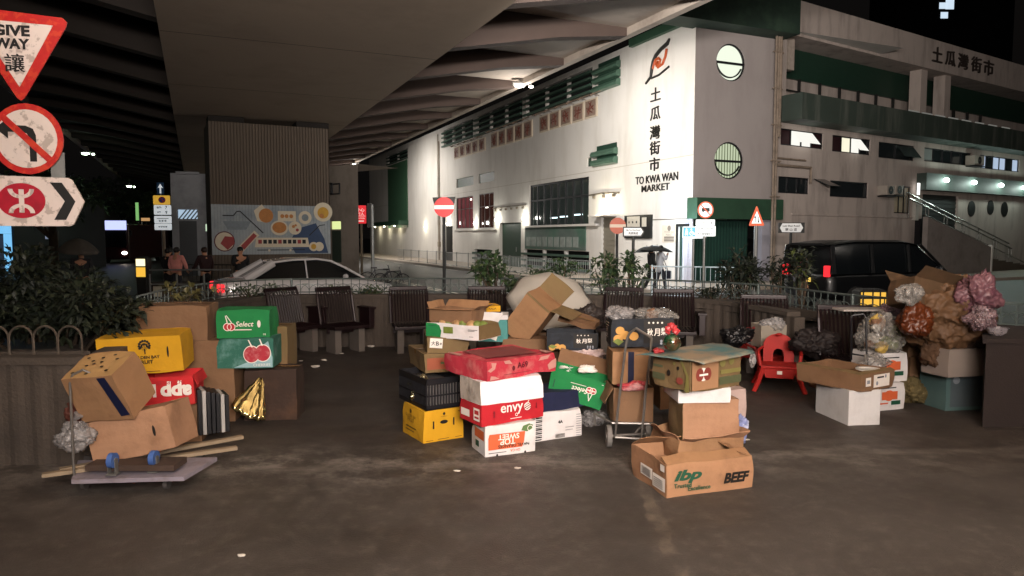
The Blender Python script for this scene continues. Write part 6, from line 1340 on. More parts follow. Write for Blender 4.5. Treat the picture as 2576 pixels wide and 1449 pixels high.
# ---------------------------------------------------------------- centre: yellow carton, crate, tan produce cartons
M, w_, d_, h_ = placed((1066, 1116.5), (1165, 1100), (1030, 1083), 0, 1035.5); H1 = h_
b = Box('carton', 'yellow carton with a black handle slot standing on the ground left of the orange carton', M, w_, d_, h_, C_YEL, tape=False)
b.put('f', 'print', [INK], [('p', [(.40+.10*math.cos(a)*1.0+.1, .60+.06*math.sin(a)) for a in [2*math.pi*i/16 for i in range(16)]], 0), ('r', .22, .42, .255, .66, 0), ('r', .73, .46, .765, .70, 0), ('e', .5, .86, .045, .045, 0), ('t', .5, .775, .16, None, 'GOLDEN BAY', 0), ('t', .9, .9, .09, None, '✓', 0), ('r', .05, .06, .22, .075, 0), ('r', .34, .07, .62, .085, 0), ('r', .78, .07, .95, .085, 0)])
b.put('l', 'side_print', [mat('ink_brown', '#5a4310', .6)], [('t', .45, .68, .5, None, 'GOLDEN BAY', 0), ('t', .45, .55, .3, None, 'FRUIT', 0), ('r', .2, .3, .7, .34, 0), ('r', .2, .2, .6, .23, 0), ('e', .45, .84, .07, .07, 0)])
# black slotted crate
M, w_, d_, hc = placed((1072, 1034), (1167, 1020.5), (1028, 998), H1+.003, 955)
t = thing('plastic_crate', 'black slotted plastic crate standing on the yellow carton', 'crate', M)
mb = MB(); mb.bx(0, w_, 0, d_, 0, .012); mb.build('floor', M_black, t)
def crate_side(nm, M_, L_):
    mb = MB(); 
    for z0, z1 in ((0, .04), (hc*.42, hc*.47), (hc*.80, hc)): mb.bx(0, L_, 0, .012, z0, z1, M_)
    n_ = int(L_/.028)
    for i in range(n_+1): x = (L_-.01)*i/n_; mb.bx(x, x+.010, .001, .011, .035, hc*.81, M_)
    mb.build(nm, M_black, t)
crate_side('side', I4, w_); crate_side('side', TR(0, 0, 0, 0, 0, R(90)) @ TR(0, -.0125, 0), d_); crate_side('side', TR(0, d_-.012, 0), w_); crate_side('side', TR(w_-.012, 0, 0, 0, 0, R(90)) @ TR(0, -.0125, 0), d_)
mb = MB(); mb.bx(.03, w_-.03, .03, d_-.03, .0121, hc*.75, m=0); mb.build('liner', mat('grey_liner', '#5c5a58', .5, nz=.4, ns=14, bump=.8, bs=20), t)
ZC = H1+hc
crumple('foil_wrap', 'crumpled shiny foil wrap hanging out of the black crate', G(1062, 985, H1+.12)+Vector((-.02, .05, 0)), .13, (.9, .6, 1.1), mat('shiny_foil', '#a8a184', .14, metal=.95, nz=.3, ns=18, bump=.9, bs=30), 3, 'foil', nz=.7, nf=5)
M, w_, d_, h_ = placed((1068, 938), (1182, 930), (1021, 908), ZC+.003, 893); 
b = Box('carton', 'wide tan produce tray resting on the black crate', M, w_, d_*1.0, h_, CBO, tape=True); Z3 = ZC+h_+.006
b.put('f', 'print', [mat('ink_terracotta', '#8f4a30', .6, nz=.2), mat('ink_moss', '#4e5a35', .6)], [('r', .05, .15, .75, .8, 0), ('r', .78, .1, .99, .9, 1), ('t', .5, .5, .3, None, '▬▬', 1)])
M, w_, d_, h_ = placed((1074, 889), (1180, 886), (1044, 866), Z3, 850)
b = Box('carton', 'tan carton with a handwritten white note, upper of the two below the white one', M, w_, d_, h_, CBO, tape=True); Z4 = Z3+h_+.006
b.put('f', 'paper_note', [mat('note_paper', '#dfdad2', .6), INK], [('p', [(.06, .38), (.36, .30), (.38, .92), (.08, .99)], 0), ('t', .15, .65, .1, None, '大', 1, .02), ('t', .25, .63, .07, None, 'B', 1, .02), ('t', .325, .60, .05, None, '#', 1, .02)])
M, w_, d_, h_ = placed((1073, 846), (1206, 857), (1057, 828), Z4-.01, 811)
b = Box('carton', 'open white and green produce carton with torn film, above the noted tan carton', M, w_, d_, h_, C_WHT, open_=True, inner=C_WHT, flaps=(('b', 60, .09),), side=CBO); Z5 = Z4+h_
b.put('f', 'print', [C_GRN, INKG, INK, mat('leaf_print', '#6b7a34', .6, nz=.4, ns=20)], [('p', [(0.0, .02), (.28, .02), (.3, .5), (.26, .86), (.2, .99), (0, .99)], 0), ('r', .34, .35, .52, .8, 3), ('r', .8, .68, .97, .71, 2), ('r', .8, .60, .92, .63, 2), ('r', .05, .8, .22, .84, 1), ('r', .82, .2, .9, .23, 2)])
for i in range(9):
    m2 = MB(); x = w_*(.12+.09*i); m2.ball((x, d_*.45+.02*(i % 3), h_*.8), .05, nz=.2, seed=i, sub=2); m2.build('produce', mat('produce_green', '#6c7a3a', .5, nz=.3) if i % 3 else mat('produce_tan', '#a9865c', .5, nz=.3), b.t, smooth=True)
crumple('plastic_bag', 'clear crumpled plastic bag at the right end of the white produce carton', P(1188, 800, 7.0), .10, (.9, .7, 1.2), F_CLR, 8, nz=.5)
M, w_, d_, h_ = placed((1079, 806), (1188, 812), (1068, 795), Z5-.01, 777)
b = Box('carton', 'small tan carton with loose flaps on top of the tan produce pile', M, w_, max(d_, .22), h_, CB2, open_=True, flaps=(('f', 12, .05), ('b', 40, .10), ('l', 70, .07), ('r', 30, .08)), inner=CB)
crumple('plastic_bag', 'clear film full of brown scraps filling the topmost tan carton', P(1130, 786, 7.15), .13, (1.3, .7, .5), F_CLR, 12, nz=.5, parts=(('scrap', mat('scrap_brown', '#7a5a44', .7, nz=.3), (0, 0, -.02), .07),))
# red / white / envy / orange column
M, w_, d_, h_ = placed((1221.5, 1151), (1347, 1134.7), (1195, 1110), 0, 1073); d_ = .33
b = Box('carton', 'white and orange carton printed upside down, bottom of the middle stack', M, w_, d_, h_, C_WHT, tape=False); z = h_+.004
OR = mat('ink_orange', '#d0623a', .6, nz=.15, ns=9)
b.put('f', 'print', [OR, INKG, INK, INKW, mat('ink_leaf', '#5d7a4a', .6, nz=.3)], [('p', [(.22, .28), (.93, .28), (.95, .40), (.95, .78), (.28, .78), (.24, .6)], 0), ('t', .55, .40, .42, None, 'SWEET', 3, .02), ('t', .57, .56, .30, None, 'TOP', 3, .02), ('t', .45, .70, .62, None, 'NAVEL ORANGES', 2, .02), ('p', [(.06, .10), (.14, .04), (.26, .10), (.30, .24), (.18, .30), (.08, .22)], 4), ('o', .12, .2, .08, .1, 3), ('t', .42, .86, .2, None, 'GH·CA', 0, .02), ('r', .6, .87, .95, .89, 2)], flip=True)
b.put('f', 'feet_notch', [INK], [('e', .22, .03, .035, .05, 0), ('e', .78, .03, .035, .05, 0)])
b.put('l', 'side_print', [OR, INKG], [('r', .3, .5, .95, .8, 0), ('r', .35, .2, .6, .4, 1)])
M, w_, d_, h_ = placed((1211.6, 1073.5), (1367, 1047), (1173.6, 1035.5), z, 1021); d_ = min(d_, .36)
b = Box('carton', 'crimson apple carton lettered envy, second from the bottom of the middle stack', M, w_, d_, h_, C_RED, tape=False); z += h_+.004
b.put('f', 'print', [INKW, mat('ink_deep_red', '#7d1420', .6), INK], [('t', .47, .60, .36, None, 'envy', 0, .015), ('o', .72, .66, .15, .2, 0), ('e', .72, .66, .145, .145, 0), ('p', [(.66, .60), (.78, .76), (.78, .72), (.67, .55)], 1), ('p', [(.67, .70), (.74, .81), (.76, .80), (.66, .65)], 1), ('p', [(.69, .53), (.785, .66), (.785, .62), (.71, .51)], 1), ('p', [(.72, .87), (.735, .95), (.75, .93), (.73, .86)], 0), ('o', .54, .34, .05, .08, 0), ('r', .44, .16, .62, .19, 0), ('r', .17, .35, .2, .66, 1), ('r', .86, .5, .875, .78, 1)])
b.put('l', 'side_label', [INKW, INKR], [('r', .68, .2, .95, .8, 0), ('r', .72, .3, .91, .4, 1), ('r', .72, .5, .91, .7, 1), ('r', .1, .25, .5, .6, 0)])
M, w_, d_, h_ = placed((1208, 1020.6), (1367, 999), (1180, 990), z, 961); d_ = .36
b = Box('carton', 'plain white carton between the crimson carton and the rose red one', M, w_, d_, h_, card('bright_white', '#efedee', sa=.1), tape=False, side=card('white_side_worn', '#b9aea2', stain='#6b6259', sa=.8, sf=8)); z += h_+.004
M, w_, d_, h_ = placed((1225, 959.5), (1398, 931), (1177, 923), z, 912)
b = Box('carton', 'scuffed rose red carton, top of the middle stack', M, w_, max(d_, .36), h_, C_ROSE, tape=False, warp=.007)
b.put('f', 'print', [mat('ink_maroon', '#5d1822', .6), mat('scuff_pink', '#c08a80', .8, nz=.2)], [('t', .49, .62, .15, None, 'A69', 0, .02), ('e', .36, .5, .1, .14, 0), ('r', .22, .2, .62, .225, 0), ('p', [(.0, .55), (.06, .7), (.05, .95), (.12, .9), (.1, .6), (.04, .45)], 1), ('p', [(.24, .8), (.34, .75), (.3, .97), (.22, .95)], 1), ('p', [(.72, .7), (.86, .75), (.9, .95), (.76, .9)], 1), ('p', [(.88, .1), (.99, .2), (.99, .7), (.92, .6), (.86, .4)], 1), ('p', [(.03, .02), (.16, .05), (.1, .2), (.04, .25)], 1)])
b.put('t', 'lid_print', [mat('ink_maroon', '#5d1822', .6), mat('scuff_pink', '#c08a80', .8), mat('lid_brown', '#7a3a38', .8, nz=.2)], [('p', [(.12, .2), (.8, .12), (.9, .8), (.2, .9)], 2), ('t', .5, .55, .3, None, 'APPLES', 0, .01), ('p', [(0, .6), (.1, .7), (.05, .95), (0, .9)], 1), ('p', [(.85, .0), (.98, .05), (.97, .3), (.9, .2)], 1)])
# white 4A carton, navy carton, tilted green carton
M, w_, d_, h_ = placed((1345, 1112), (1463, 1095), (1325, 1092), 0, 1042)
b = Box('carton', 'white carton marked 4A with barcodes, standing right of the orange carton', M, w_, .38, h_, C_WHT, tape=False); z = h_+.004
it = [('t', .53, .62, .10, None, '4A', 0, .03), ('r', .0, .04, .12, .07, 0)]
for i in range(12): it.append(('r', .01, .06+.07*i, .14, .085+.07*i+.02*(i % 2), 0))
for i in range(10): it.append(('r', .86, .05+.085*i, .97, .07+.085*i, 1))
for i in range(9): it.append(('r', .42+.022*i, .06, .43+.022*i, .2, 0))
it += [('r', .62, .4, .8, .42, 1), ('r', .62, .3, .78, .32, 1)]
b.put('f', 'print', [INK, mat('ink_grey', '#6e6d70', .6)], it)
M, w_, d_, h_ = placed((1340, 1040), (1468, 1021), (1325, 1020), z, 1000)
Box('carton', 'flat navy carton squeezed between the 4A carton and the tilted green one', M, w_, .36, .16, C_NAVY, tape=False)
b = Box('carton', 'bright green cherry carton lying tilted and upside down on the navy carton', fitM((.315, 6.46, .352), (.038, .232, -.201)), .514, .30, .255, C_GRN, tape=False, open_=True, inner=CB2, flaps=(('b', 50, .16), ('l', 20, .1)))
CH_ = [('t', .44, .50, .30, None, 'Select', 0, .012, .25), ('e', .205, .42, .10, .10, 1), ('e', .27, .42, .10, .10, 1), ('o', .205, .42, .10, .125, 0), ('o', .27, .42, .10, .125, 0), ('p', [(.2, .55), (.235, .8), (.245, .8), (.215, .55)], 0), ('p', [(.27, .55), (.235, .8), (.245, .82), (.285, .55)], 0), ('r', .16, .40, .32, .44, 0), ('r', .34, .30, .62, .32, 0), ('r', .9, .35, .92, .65, 2), ('r', .05, .1, .08, .12, 0)]
b.put('f', 'print', [INKW, INKR, INKG], CH_, flip=True)
b = Box('carton', 'brown open carton leaning behind the tilted green one', at(1400, 948, 6.95, -10, 0, 12), .52, .34, .2, CB2, open_=True, inner=CB, flaps=(('f', 55, .1), ('r', 40, .12)))
crumple('plastic_bag', 'pale pink bag of scraps in the brown carton behind the green one', P(1478, 893, 7.0), .15, (1.3, .8, .6), mat('pale_pink_bag', '#c9b3ae', .5, nz=.2, stain='#5a3b38', sa=.5, sf=9), 14, nz=.4)
crumple('wrapping_paper', 'black spotted white wrapping paper lying on the brown carton', P(1435, 924, 6.75), .10, (1.2, .7, .45), mat('spotted_paper', '#d8d4cc', .5, nz=.1, stain='#14110f', sa=1, sf=22), 16, 'paper', nz=.4)
crumple('wrapping_paper', 'white torn paper at the top right corner of the green carton', P(1478, 928, 6.6), .07, (1.4, .6, .6), INKW, 17, 'paper', nz=.5)
# support stack behind, yellow navy box, teal box, tilted carton, umbrella, pear cartons
Box('carton', 'brown carton on the ground behind the middle stack', TR(-.62, 7.25, 0, 0, 0, R(4)), .62, .4, .42, CB2)
Box('carton', 'olive brown carton carrying the teal box behind the middle stack', TR(-.60, 7.3, .425, 0, 0, R(-3)), .6, .38, .12, CBO)
M = at(1204, 858, 7.4, -6); b = Box('carton', 'teal carton with a white price tag behind the rose red carton', M, .30, .3, .225, C_TEAL, tape=False); zt = M.translation.z+.225
b.put('f', 'price_tag', [INKW, INK], [('p', [(.22, .25), (.62, .02), (.72, .42), (.34, .68)], 0), ('t', .45, .35, .3, None, '特價', 1, .01)])
M = at(1203, 803, 7.36, -2); b = Box('carton', 'flat white carton on the teal one', M, .31, .28, .045, C_WHT, tape=False)
M = at(1202, 791, 7.34, 12); b = Box('carton', 'flat yellow and navy carton on top of the white and teal ones', M, .24, .36, .085, C_YEL, tape=False, side=C_NAVY, top=C_YEL)
b.put('f', 'print', [INK, C_NAVY], [('t', .5, .68, .62, None, 'AUSTRALIA', 0, .01), ('r', 0, 0, 1, .3, 1)]); b.put('r', 'end_print', [C_NAVY], [('r', 0, 0, .99, .99, 0)])
b = Box('carton', 'big plain tan carton tipped up on its corner before the white umbrella', fitM((-.118, 7.5, .84), (.121, .685, -.316)), .315, .36, .509, CB, tape=False, flaps=(('b', 75, .2), ('r', 20, .24), ('f', -80, .02)), inner=CBO)
Box('carton', 'brown carton under the tipped tan one', at(1262, 925, 7.35, 3), .62, .5, .3, CB2)
q = P(1386, 716, 8.9); t = umbrella(TR(q.x, 8.9, q.z, R(38), R(4), 0), 'big off white umbrella lying open behind the tipped tan carton', mat('umbrella_white', '#b8b2a8', .7, nz=.06, ns=3, bump=.1, bs=40), .56, .27, shaft=.7)
def pear(M, w_, d_, h_, label, pl):
    b = Box('carton', label, M, w_, d_, h_, C_BLK, open_=True, tape=False, inner=CB2, side=C_BLK)
    PE = mat('pear_yellow', '#c9964a', .6, nz=.15, ns=14)
    it = [('r', .52, .12, .99, .96, 0)] + [('e', cx, cy, r, r*.9, 1) for cx, cy, r in pl] + [('t', .62, .52, .09, .26, '秋', 2, .03), ('t', .73, .52, .09, .26, '月', 2, .03), ('t', .84, .55, .09, .26, '梨', 2, .03)] + [('e', .6+.07*i, .86, .035, .035, 2) for i in range(4)] + [('e', .8+.05*(i % 3), .12+.09*(i//3), .045, .045, 3) for i in range(6)] + [('p', [(.02, .2), (.12, .05), (.2, .2), (.1, .3)], 4)]
    b.put('f', 'print', [INK, PE, INKW, mat('ink_greyflower', '#8d919a', .6), mat('leaf_print', '#6b7a34')], it); b.put('l', 'side_print', [INKW], [('r', .3, .80, .8, .84, 0), ('r', .3, .7, .8, .73, 0), ('t', .5, .45, .3, None, '梨', 0)]); return b
pear(at(1376, 879, 6.95, -2), .50, .34, .165, 'black pear carton left of the hand truck, open top', ((.10, .12, .2), (.3, .12, .22), (.2, .2, .17)))
Box('carton', 'plain brown carton carrying the left black pear carton', at(1385, 945, 7.3, -2), .5, .34, .26, CB2)
# hand truck with two brown cartons and second pear carton
HT = thing('hand_truck', 'grey two wheeled hand truck carrying brown cartons and a pear carton', 'trolley')
def q_(px, py, Y): return P(px, py, Y)
m_truck = mat('truck_grey', '#77736e', .35, metal=.6, nz=.25, ns=20)
mb = MB()
mb.tube([q_(1547, 1100, 5.98), q_(1560, 985, 6.0), q_(1573, 880, 6.02), q_(1578, 850, 6.05), q_(1584, 838, 6.1)], .011, 8); mb.build('upright', m_truck, HT)
mb = MB(); mb.tube([q_(1614, 1104, 5.98), q_(1624, 985, 6.0), q_(1636, 890, 6.02), q_(1639, 850, 6.1)], .011, 8); mb.build('upright', m_truck, HT)
mb = MB(); mb.tube([q_(1584, 838, 6.1), q_(1600, 826, 6.16), q_(1639, 850, 6.1)], .012, 8)
mb.build('grip', m_truck, HT)
mb = MB(); mb.tube([q_(1547, 1100, 5.98), q_(1614, 1104, 5.98)], .012, 8); mb.tube([q_(1495, 1040, 6.25), q_(1540, 1064, 6.0), q_(1640, 1066, 6.0)], .012, 8); mb.tube([q_(1495, 1040, 6.25), q_(1497, 1070, 6.25)], .012, 6); mb.tube([q_(1590, 1104, 6.05), q_(1605, 1080, 6.1), q_(1622, 1068, 6.1)], .01, 6); mb.build('toe_frame', m_truck, HT)
for px, Y in ((1531, 6.15), (1627, 6.2)):
    c = G(px, 1124 if px < 1600 else 1118, 0); c.y = c.y; mb = MB(); mb.cyl((c.x-.02, c.y, .095), (c.x+.02, c.y, .095), .095, n=24); wv = mb.build('wheel', mat('wheel_grey', '#6d6a66', .7, nz=.2, ns=10), HT); mb = MB(); mb.cyl((c.x-.026, c.y, .095), (c.x+.026, c.y, .095), .05, n=16); mb.build('rim', m_truck, wv)
mb = MB(); c0, c1 = G(1531, 1124), G(1627, 1118); mb.tube([(c0.x, c0.y, .095), (c1.x, c1.y, .095)], .012, 8); mb.build('axle', m_truck, HT)
M = at(1542, 1061, 6.12, 2); b = Box('carton', 'brown carton at the foot of the hand truck with a sagging side', M, .355, .36, .30, CB2, tape=False, flaps=(('l', -62, .16),), open_=True, inner=CB2)
b2 = Box('carton', 'brown carton with a navy tape strip, upper one on the hand truck', at(1540, 966, 6.15, 1), .325, .34, .285, CB, tape=False)
b2.put('f', 'tape_strip', [TAPEN], [('r', .42, -.02, .58, 1.0, 0)])
crumple('plastic_bag', 'red and white bag squashed between the two hand truck cartons', P(1592, 970, 6.1), .11, (1.4, .6, .35), mat('red_bag', '#b8414a', .4, nz=.3, stain='#d8c8c4', sa=.9, sf=6), 22, nz=.5)
pear(at(1537, 872, 6.3, 1), .56, .34, .25, 'black pear carton on top of the hand truck load, film on its top', ((.11, .28, .17), (.22, .42, .17), (.14, .58, .16), (.36, .38, .17)))
crumple('plastic_bag', 'clear bag puffed up on the left of the upper pear carton', P(1560, 793, 6.5), .13, (1.1, .9, .7), F_WHT, 24, nz=.35)
crumple('plastic_bag', 'clear film with scraps on the right of the upper pear carton', P(1640, 792, 6.5), .16, (1.3, .9, .42), F_CLR, 25, nz=.5, parts=(('scrap', mat('scrap_brown', '#7a5a44'), (0, 0, 0), .06),))
# ---------------------------------------------------------------- right stack
M, w_, d_, h_ = placed((1678, 1253.5), (1892, 1225.7), (1602.6, 1192), 0, 1170)
b = Box('carton', 'large open tan beef carton, nearest the camera at the bottom of its stack', M, w_, d_, h_, card('beef_card', '#a07858', sa=.45), open_=True, inner=CB, warp=.008, flaps=(('f', 158, .10), ('b', 150, .14), ('r', 165, .1)))
b.put('f', 'print', [INKG, INK], [('t', .23, .60, .32, .42, 'ibp', 0, .045, .3), ('t', .17, .34, .20, None, 'Trusted', 0, .02), ('t', .36, .22, .26, None, 'Excellence', 0, .02), ('t', .80, .40, .31, None, 'BEEF', 1, .05, .25)])
b.put('l', 'shipping_label', [INKW, INK], [('r', .64, .14, .97, .55, 0), ('r', .30, .28, .63, .62, 0)]+[('r', .33+.03*i, .32, .345+.03*i, .56, 1) for i in range(9)]+[('r', .68, .2+.06*i, .92, .22+.06*i, 1) for i in range(5)]+[('r', .86, .75, .97, .95, 0)])
MB0 = M.translation
M, w_, d_, h_ = placed((1706, 1168), (1872, 1152), (1640, 1120), .12, 1112)
Box('carton', 'torn tan carton standing inside the beef carton', M, w_, d_*.95, h_, CB, open_=True, warp=.02, inner=CBP, flaps=(('f', 35, .07), ('r', 30, .06), ('l', 50, .06))); z = .12+h_-.03
M, w_, d_, h_ = placed((1717, 1113), (1857, 1107), (1662, 1088), z, 1008)
b = Box('carton', 'plain pinkish tan carton in the middle of the beef stack', M, w_, d_, h_, CBP, warp=.006, side=CBO, tape=False); z += h_+.002
M, w_, d_, h_ = placed((1706, 1008.5), (1838, 1007), (1650, 1000), z, 977); d_ = .42
b = Box('foam_box', 'shallow white foam box under the printed fruit carton', M, w_, d_, h_, FOAM, 'foam box', tape=False, warp=.002, wall=.02); z += h_
Box('carton', 'pale carton behind and right of the middle of the beef stack', at(1790, 1062, 6.0, 4), .30, .3, .28, card('pale_grey_card', '#b09a92'))
crumple('cloth', 'blue and white cloth crushed behind the right side of the beef stack', P(1862, 1078, 5.9), .09, (.7, .7, 1.2), mat('blue_white_cloth', '#7d86b0', .7, nz=.2, stain='#d5d8e4', sa=.9, sf=14), 31, 'cloth', nz=.5)
M, w_, d_, h_ = placed((1738, 989), (1862, 968), (1648, 964), z+.002, 906)
b = Box('carton', 'tan fruit carton printed with apples and green bands under the turquoise sheet', M, w_, d_, h_, CBO, warp=.007, tape=False); z += h_+.01
AP = mat('ink_apple_red', '#7f3a30', .6, nz=.2, ns=12); PCH = mat('ink_peach', '#9c7656', .6, nz=.15); OLV = mat('ink_olive', '#4c5138', .6, nz=.2); YGR = mat('ink_yellow_green', '#77703e', .6, nz=.2)
b.put('f', 'print', [PCH, AP, INKW, OLV, YGR], [('r', .0, .05, .52, .95, 0), ('e', .22, .52, .2, .2, 2), ('e', .15, .52, .17, .2, 1), ('e', .30, .52, .17, .2, 1), ('r', .14, .48, .31, .54, 2), ('r', .56, .45, .98, .58, 4), ('r', .54, .12, .99, .36, 3), ('e', .6, .8, .13, .13, 4), ('e', .78, .82, .12, .12, 4)])
b.put('l', 'side_print', [OLV, AP, INK, YGR, INKW], [('r', .03, .22, .36, .42, 0), ('e', .74, .3, .14, .11, 1), ('e', .46, .48, .07, .10, 2), ('r', .05, .6, .3, .68, 0), ('e', .6, .8, .05, .05, 3), ('p', [(.86, .0), (.98, .0), (.96, .5), (.78, .99), (.72, .99), (.9, .5)], 3), ('e', .7, .68, .05, .06, 2)])
t = thing('cover_sheet', 'sagging turquoise and tan sheet lying over the printed fruit carton', 'sheet')
SG = [G(1600, 888, z), G(1665, 905, z), G(1768, 908, z), G(1897, 884, z), G(1880, 874, z), G(1786, 862, z), G(1700, 868, z)]
mb = MB(); N = 14; vs = []; fs = []
a_, b_2, c_, d_2 = G(1598, 889, z), G(1770, 912, z), G(1900, 884, z), G(1786, 860, z)
for j in range(N+1):
    for i in range(N+1):
        u, v = i/N, j/N; p = (a_*(1-u)+b_2*u)*(1-v)+(d_2*(1-u)+c_*u)*v; p = p.copy(); p.z += .012*noise.noise(Vector((u*4, v*4, 1)))-.03*max(0, abs(u-.5)-.42)*6+.004; vs.append(p)
for j in range(N):
    for i in range(N): fs.append((j*(N+1)+i, j*(N+1)+i+1, (j+1)*(N+1)+i+1, (j+1)*(N+1)+i))
mb.add(vs, fs); mb.build('sheet_panel', mat('turquoise_sheet', '#3d6264', .7, nz=.2, ns=3, stain='#8a7860', sa=.95, sf=3.2, rp0=.42, rp1=.6), t, smooth='raw', solid=.006)
c = G(1690, 886, z+.01); t = thing('ornament_ball', 'shiny green round ornament with a red bow on the turquoise sheet', 'ornament', Matrix.Translation(c+Vector((0, .0, .075))))
mb = MB(); mb.ball((0, 0, 0), .068, sub=4); mb.build('ball', mat('ornament_green', '#1e5a3c', .12, metal=.6, nz=.3, ns=6, stain='#9c2f2c', sa=.8, sf=7, coat=1), t, smooth=True)
mb = MB()
for a in range(7): k = a*.9; mb.ball((.035*math.cos(k), .02*math.sin(k), .085+.02*(a % 3)), .024, nz=.4, seed=a, sub=2)
mb.build('bow', mat('bow_red', '#b5383c', .35, nz=.3, ns=20), t)
crumple('wrapper', 'small red wrapper lying left of the green ornament', G(1657, 889, z)+Vector((0, 0, .02)), .045, (1.2, .7, .5), mat('wrapper_red', '#8f2c2e', .3, nz=.3), 35, 'wrapper', nz=.5, sub=3)
crumple('plastic_bag', 'small white bag hanging at the right edge of the turquoise sheet', P(1893, 905, 6.2), .06, (.5, .5, 1.4), F_WHT, 36, nz=.5)
# ---------------------------------------------------------------- red chairs
def kidchair(M, label, m_):
    t = thing('plastic_chair', label, 'chair', M @ Matrix.Diagonal((1.4, 1.4, 1.12, 1)), 'small red plastic chairs'); mb = MB()
    mb.box((0, 0, .25), (.30, .28, .028), bev=.012); mb.build('seat', m_, t)
    for sx in (-1, 1):
        for sy in (-1, 1):
            mb = MB(); p = [(sx*.13, sy*.12, .24), (sx*.16, sy*.15, .12), (sx*.20, sy*.19, 0)]; mb.tube(p, [.024, .021, .020], 8); mb.build('leg', m_, t)
    mb = MB(); Mb = TR(0, .13, .26, R(-12)) @ WF; n = 20; r = .115
    outer = [(-.125, 0), (-.125, .17)]+[(-.125*math.cos(math.pi*i/n), .17+.13*math.sin(math.pi*i/n)) for i in range(1, n)]+[(.125, .17), (.125, 0)]
    inner = [(.045, 0), (.045, .08)]+[(.045*math.cos(math.pi*i/10), .08+.06*math.sin(math.pi*i/10)) for i in range(1, 10)]+[(-.045, .08), (-.045, 0)]
    mb.prism(outer+inner, .022, Mb); mb.ball((0, .085, .565), .018, sc=(1.5, .6, .9)); mb.build('backrest', m_, t)
    for sx in (-1, 1): mb = MB(); mb.tube([(sx*.13, .10, .42), (sx*.17, .0, .40), (sx*.165, -.10, .37), (sx*.15, -.12, .26)], .014, 7); mb.build('armrest', m_, t)
    mb = MB(); mb.prism([(-.11, .14), (.11, .14), (.13, .235), (-.13, .235)], .01, Matrix.Translation((0, -.13, 0)) @ WF); mb.build('apron', m_, t)
    return t
m_rp = mat('red_plastic', '#9a1d18', .6, nz=.15, ns=8, spec=.25); m_rp2 = mat('red_plastic_old', '#701815', .4, nz=.15)
q = G(1958, 977); t = kidchair(TR(q.x, q.y, 0, 0, 0, R(-18)), 'bright red small plastic chair facing left with a white sticker under its seat', m_rp); 
mb = MB(); mb.box((0, -.143, .2), (.04, .002, .035)); mb.build('sticker', INKW, t)
q = G(1925, 955); kidchair(TR(q.x-.02, q.y+.12, 0, 0, 0, R(25)), 'darker red small plastic chair half behind the bright red one', m_rp2)
# ---------------------------------------------------------------- right group
M, w_, d_, h_ = placed((2133.7, 1071), (2212.5, 1068), (2038, 1035.6), 0, 983)
b = Box('foam_box', 'tall white foam box on the ground under the brown tray', M, w_, d_, h_, FOAM, 'foam box', tape=False, warp=.0015, wall=.02); z = h_+.006
M, w_, d_, h_ = placed((2164.6, 986), (2249.5, 970.8), (2024, 950.7), z-.004, 942)
b = Box('carton', 'open brown tray with a paper label on the white foam box', M, w_, d_, h_, CB2, open_=True, inner=CBO, warp=.006, wall=.012, flaps=(('f', 165, .05), ('l', 170, .06)))
b.put('f', 'paper_label', [INKW, INK, mat('ink_greyflower', '#8d919a')], [('r', .35, .12, .82, .85, 0), ('r', .12, .25, .27, .75, 0), ('t', .55, .68, .2, None, '▬▬', 1), ('e', .45, .35, .1, .12, 2), ('e', .7, .7, .08, .1, 2), ('r', .15, .4, .24, .6, 2)])
mb = MB(); mb.disc(w_*.7, d_*.2, .07, .07, .012, I4, 0, 20, h_*.6); mb.build('tray_liner', mat('tray_liner_white', '#cfcac0', .6), b.t)
t = thing('plastic_plate', 'white disposable plate lying in the brown tray', 'plate', M @ Matrix.Translation((w_*.72, d_*.25, h_*.85))); mb = MB(); mb.disc(0, 0, .10, .10, .008); mb.ring(0, 0, .09, .12, .01, z0=.006); mb.build('plate_disc', mat('plate_white', '#d4d0c8', .4), t)
for (A_, B_, C_, zb, ty, lb) in (((2196, 1036), (2274, 1028), (2180, 1020), 0, 968, 'white and orange fruit carton on the ground behind the foam box'), ((2203, 962), (2282, 957), (2185, 948), None, 890, 'upper white and orange fruit carton behind the brown tray')):
    if zb is None: zb = zprev
    M, w_, d_, h_ = placed(A_, B_, C_, zb, ty); b = Box('carton', lb, M, w_, .36, h_, C_WHT, tape=False, group='white and orange fruit cartons'); zprev = zb+h_+.004
    b.put('f', 'print', [OR, INKG, INK], [('e', .48, .55, .25, .2, 0), ('r', .25, .4, .75, .7, 0), ('r', .55, .2, .85, .35, 1), ('r', .2, .82, .7, .86, 2), ('r', .1, .25, .45, .3, 0)])
crumple('rubbish_bag', 'large clear bag full of bottles and cartons on the fruit cartons', P(2218, 840, 7.5), .30, (.95, .8, .88), F_CLR, 41, nz=.4, parts=tuple(('scrap', (mat('scrap_yellow', '#b79a4e', .5), mat('scrap_white', '#c9c4ba', .5), mat('scrap_green', '#68743f', .5), mat('scrap_brown', '#7a5a44'))[i % 4], (random.uniform(-.16, .16), random.uniform(-.14, .1), random.uniform(-.15, .15)), random.uniform(.04, .08)) for i in range(12)))
crumple('plastic_bag', 'clear film and foam trays spilling below the large clear bag', P(2200, 915, 7.2), .16, (1.0, .6, .7), F_CLR, 43, nz=.6, parts=(('scrap', FOAM, (.02, 0, -.04), .05), ('scrap', FOAM, (-.05, 0, .03), .035)))
t = thing('folding_frame', 'thin black upright frame standing in the rubbish beside the clear bag', 'frame')
mb = MB(); a_, b_2 = P(2141.7, 905, 7.3), P(2180, 912, 7.25); mb.tube([a_, P(2141.7, 800, 7.3), P(2146, 793, 7.3), P(2172, 790, 7.27), P(2179, 800, 7.25), b_2], .010, 7); mb.build('tube_frame', M_black, t)
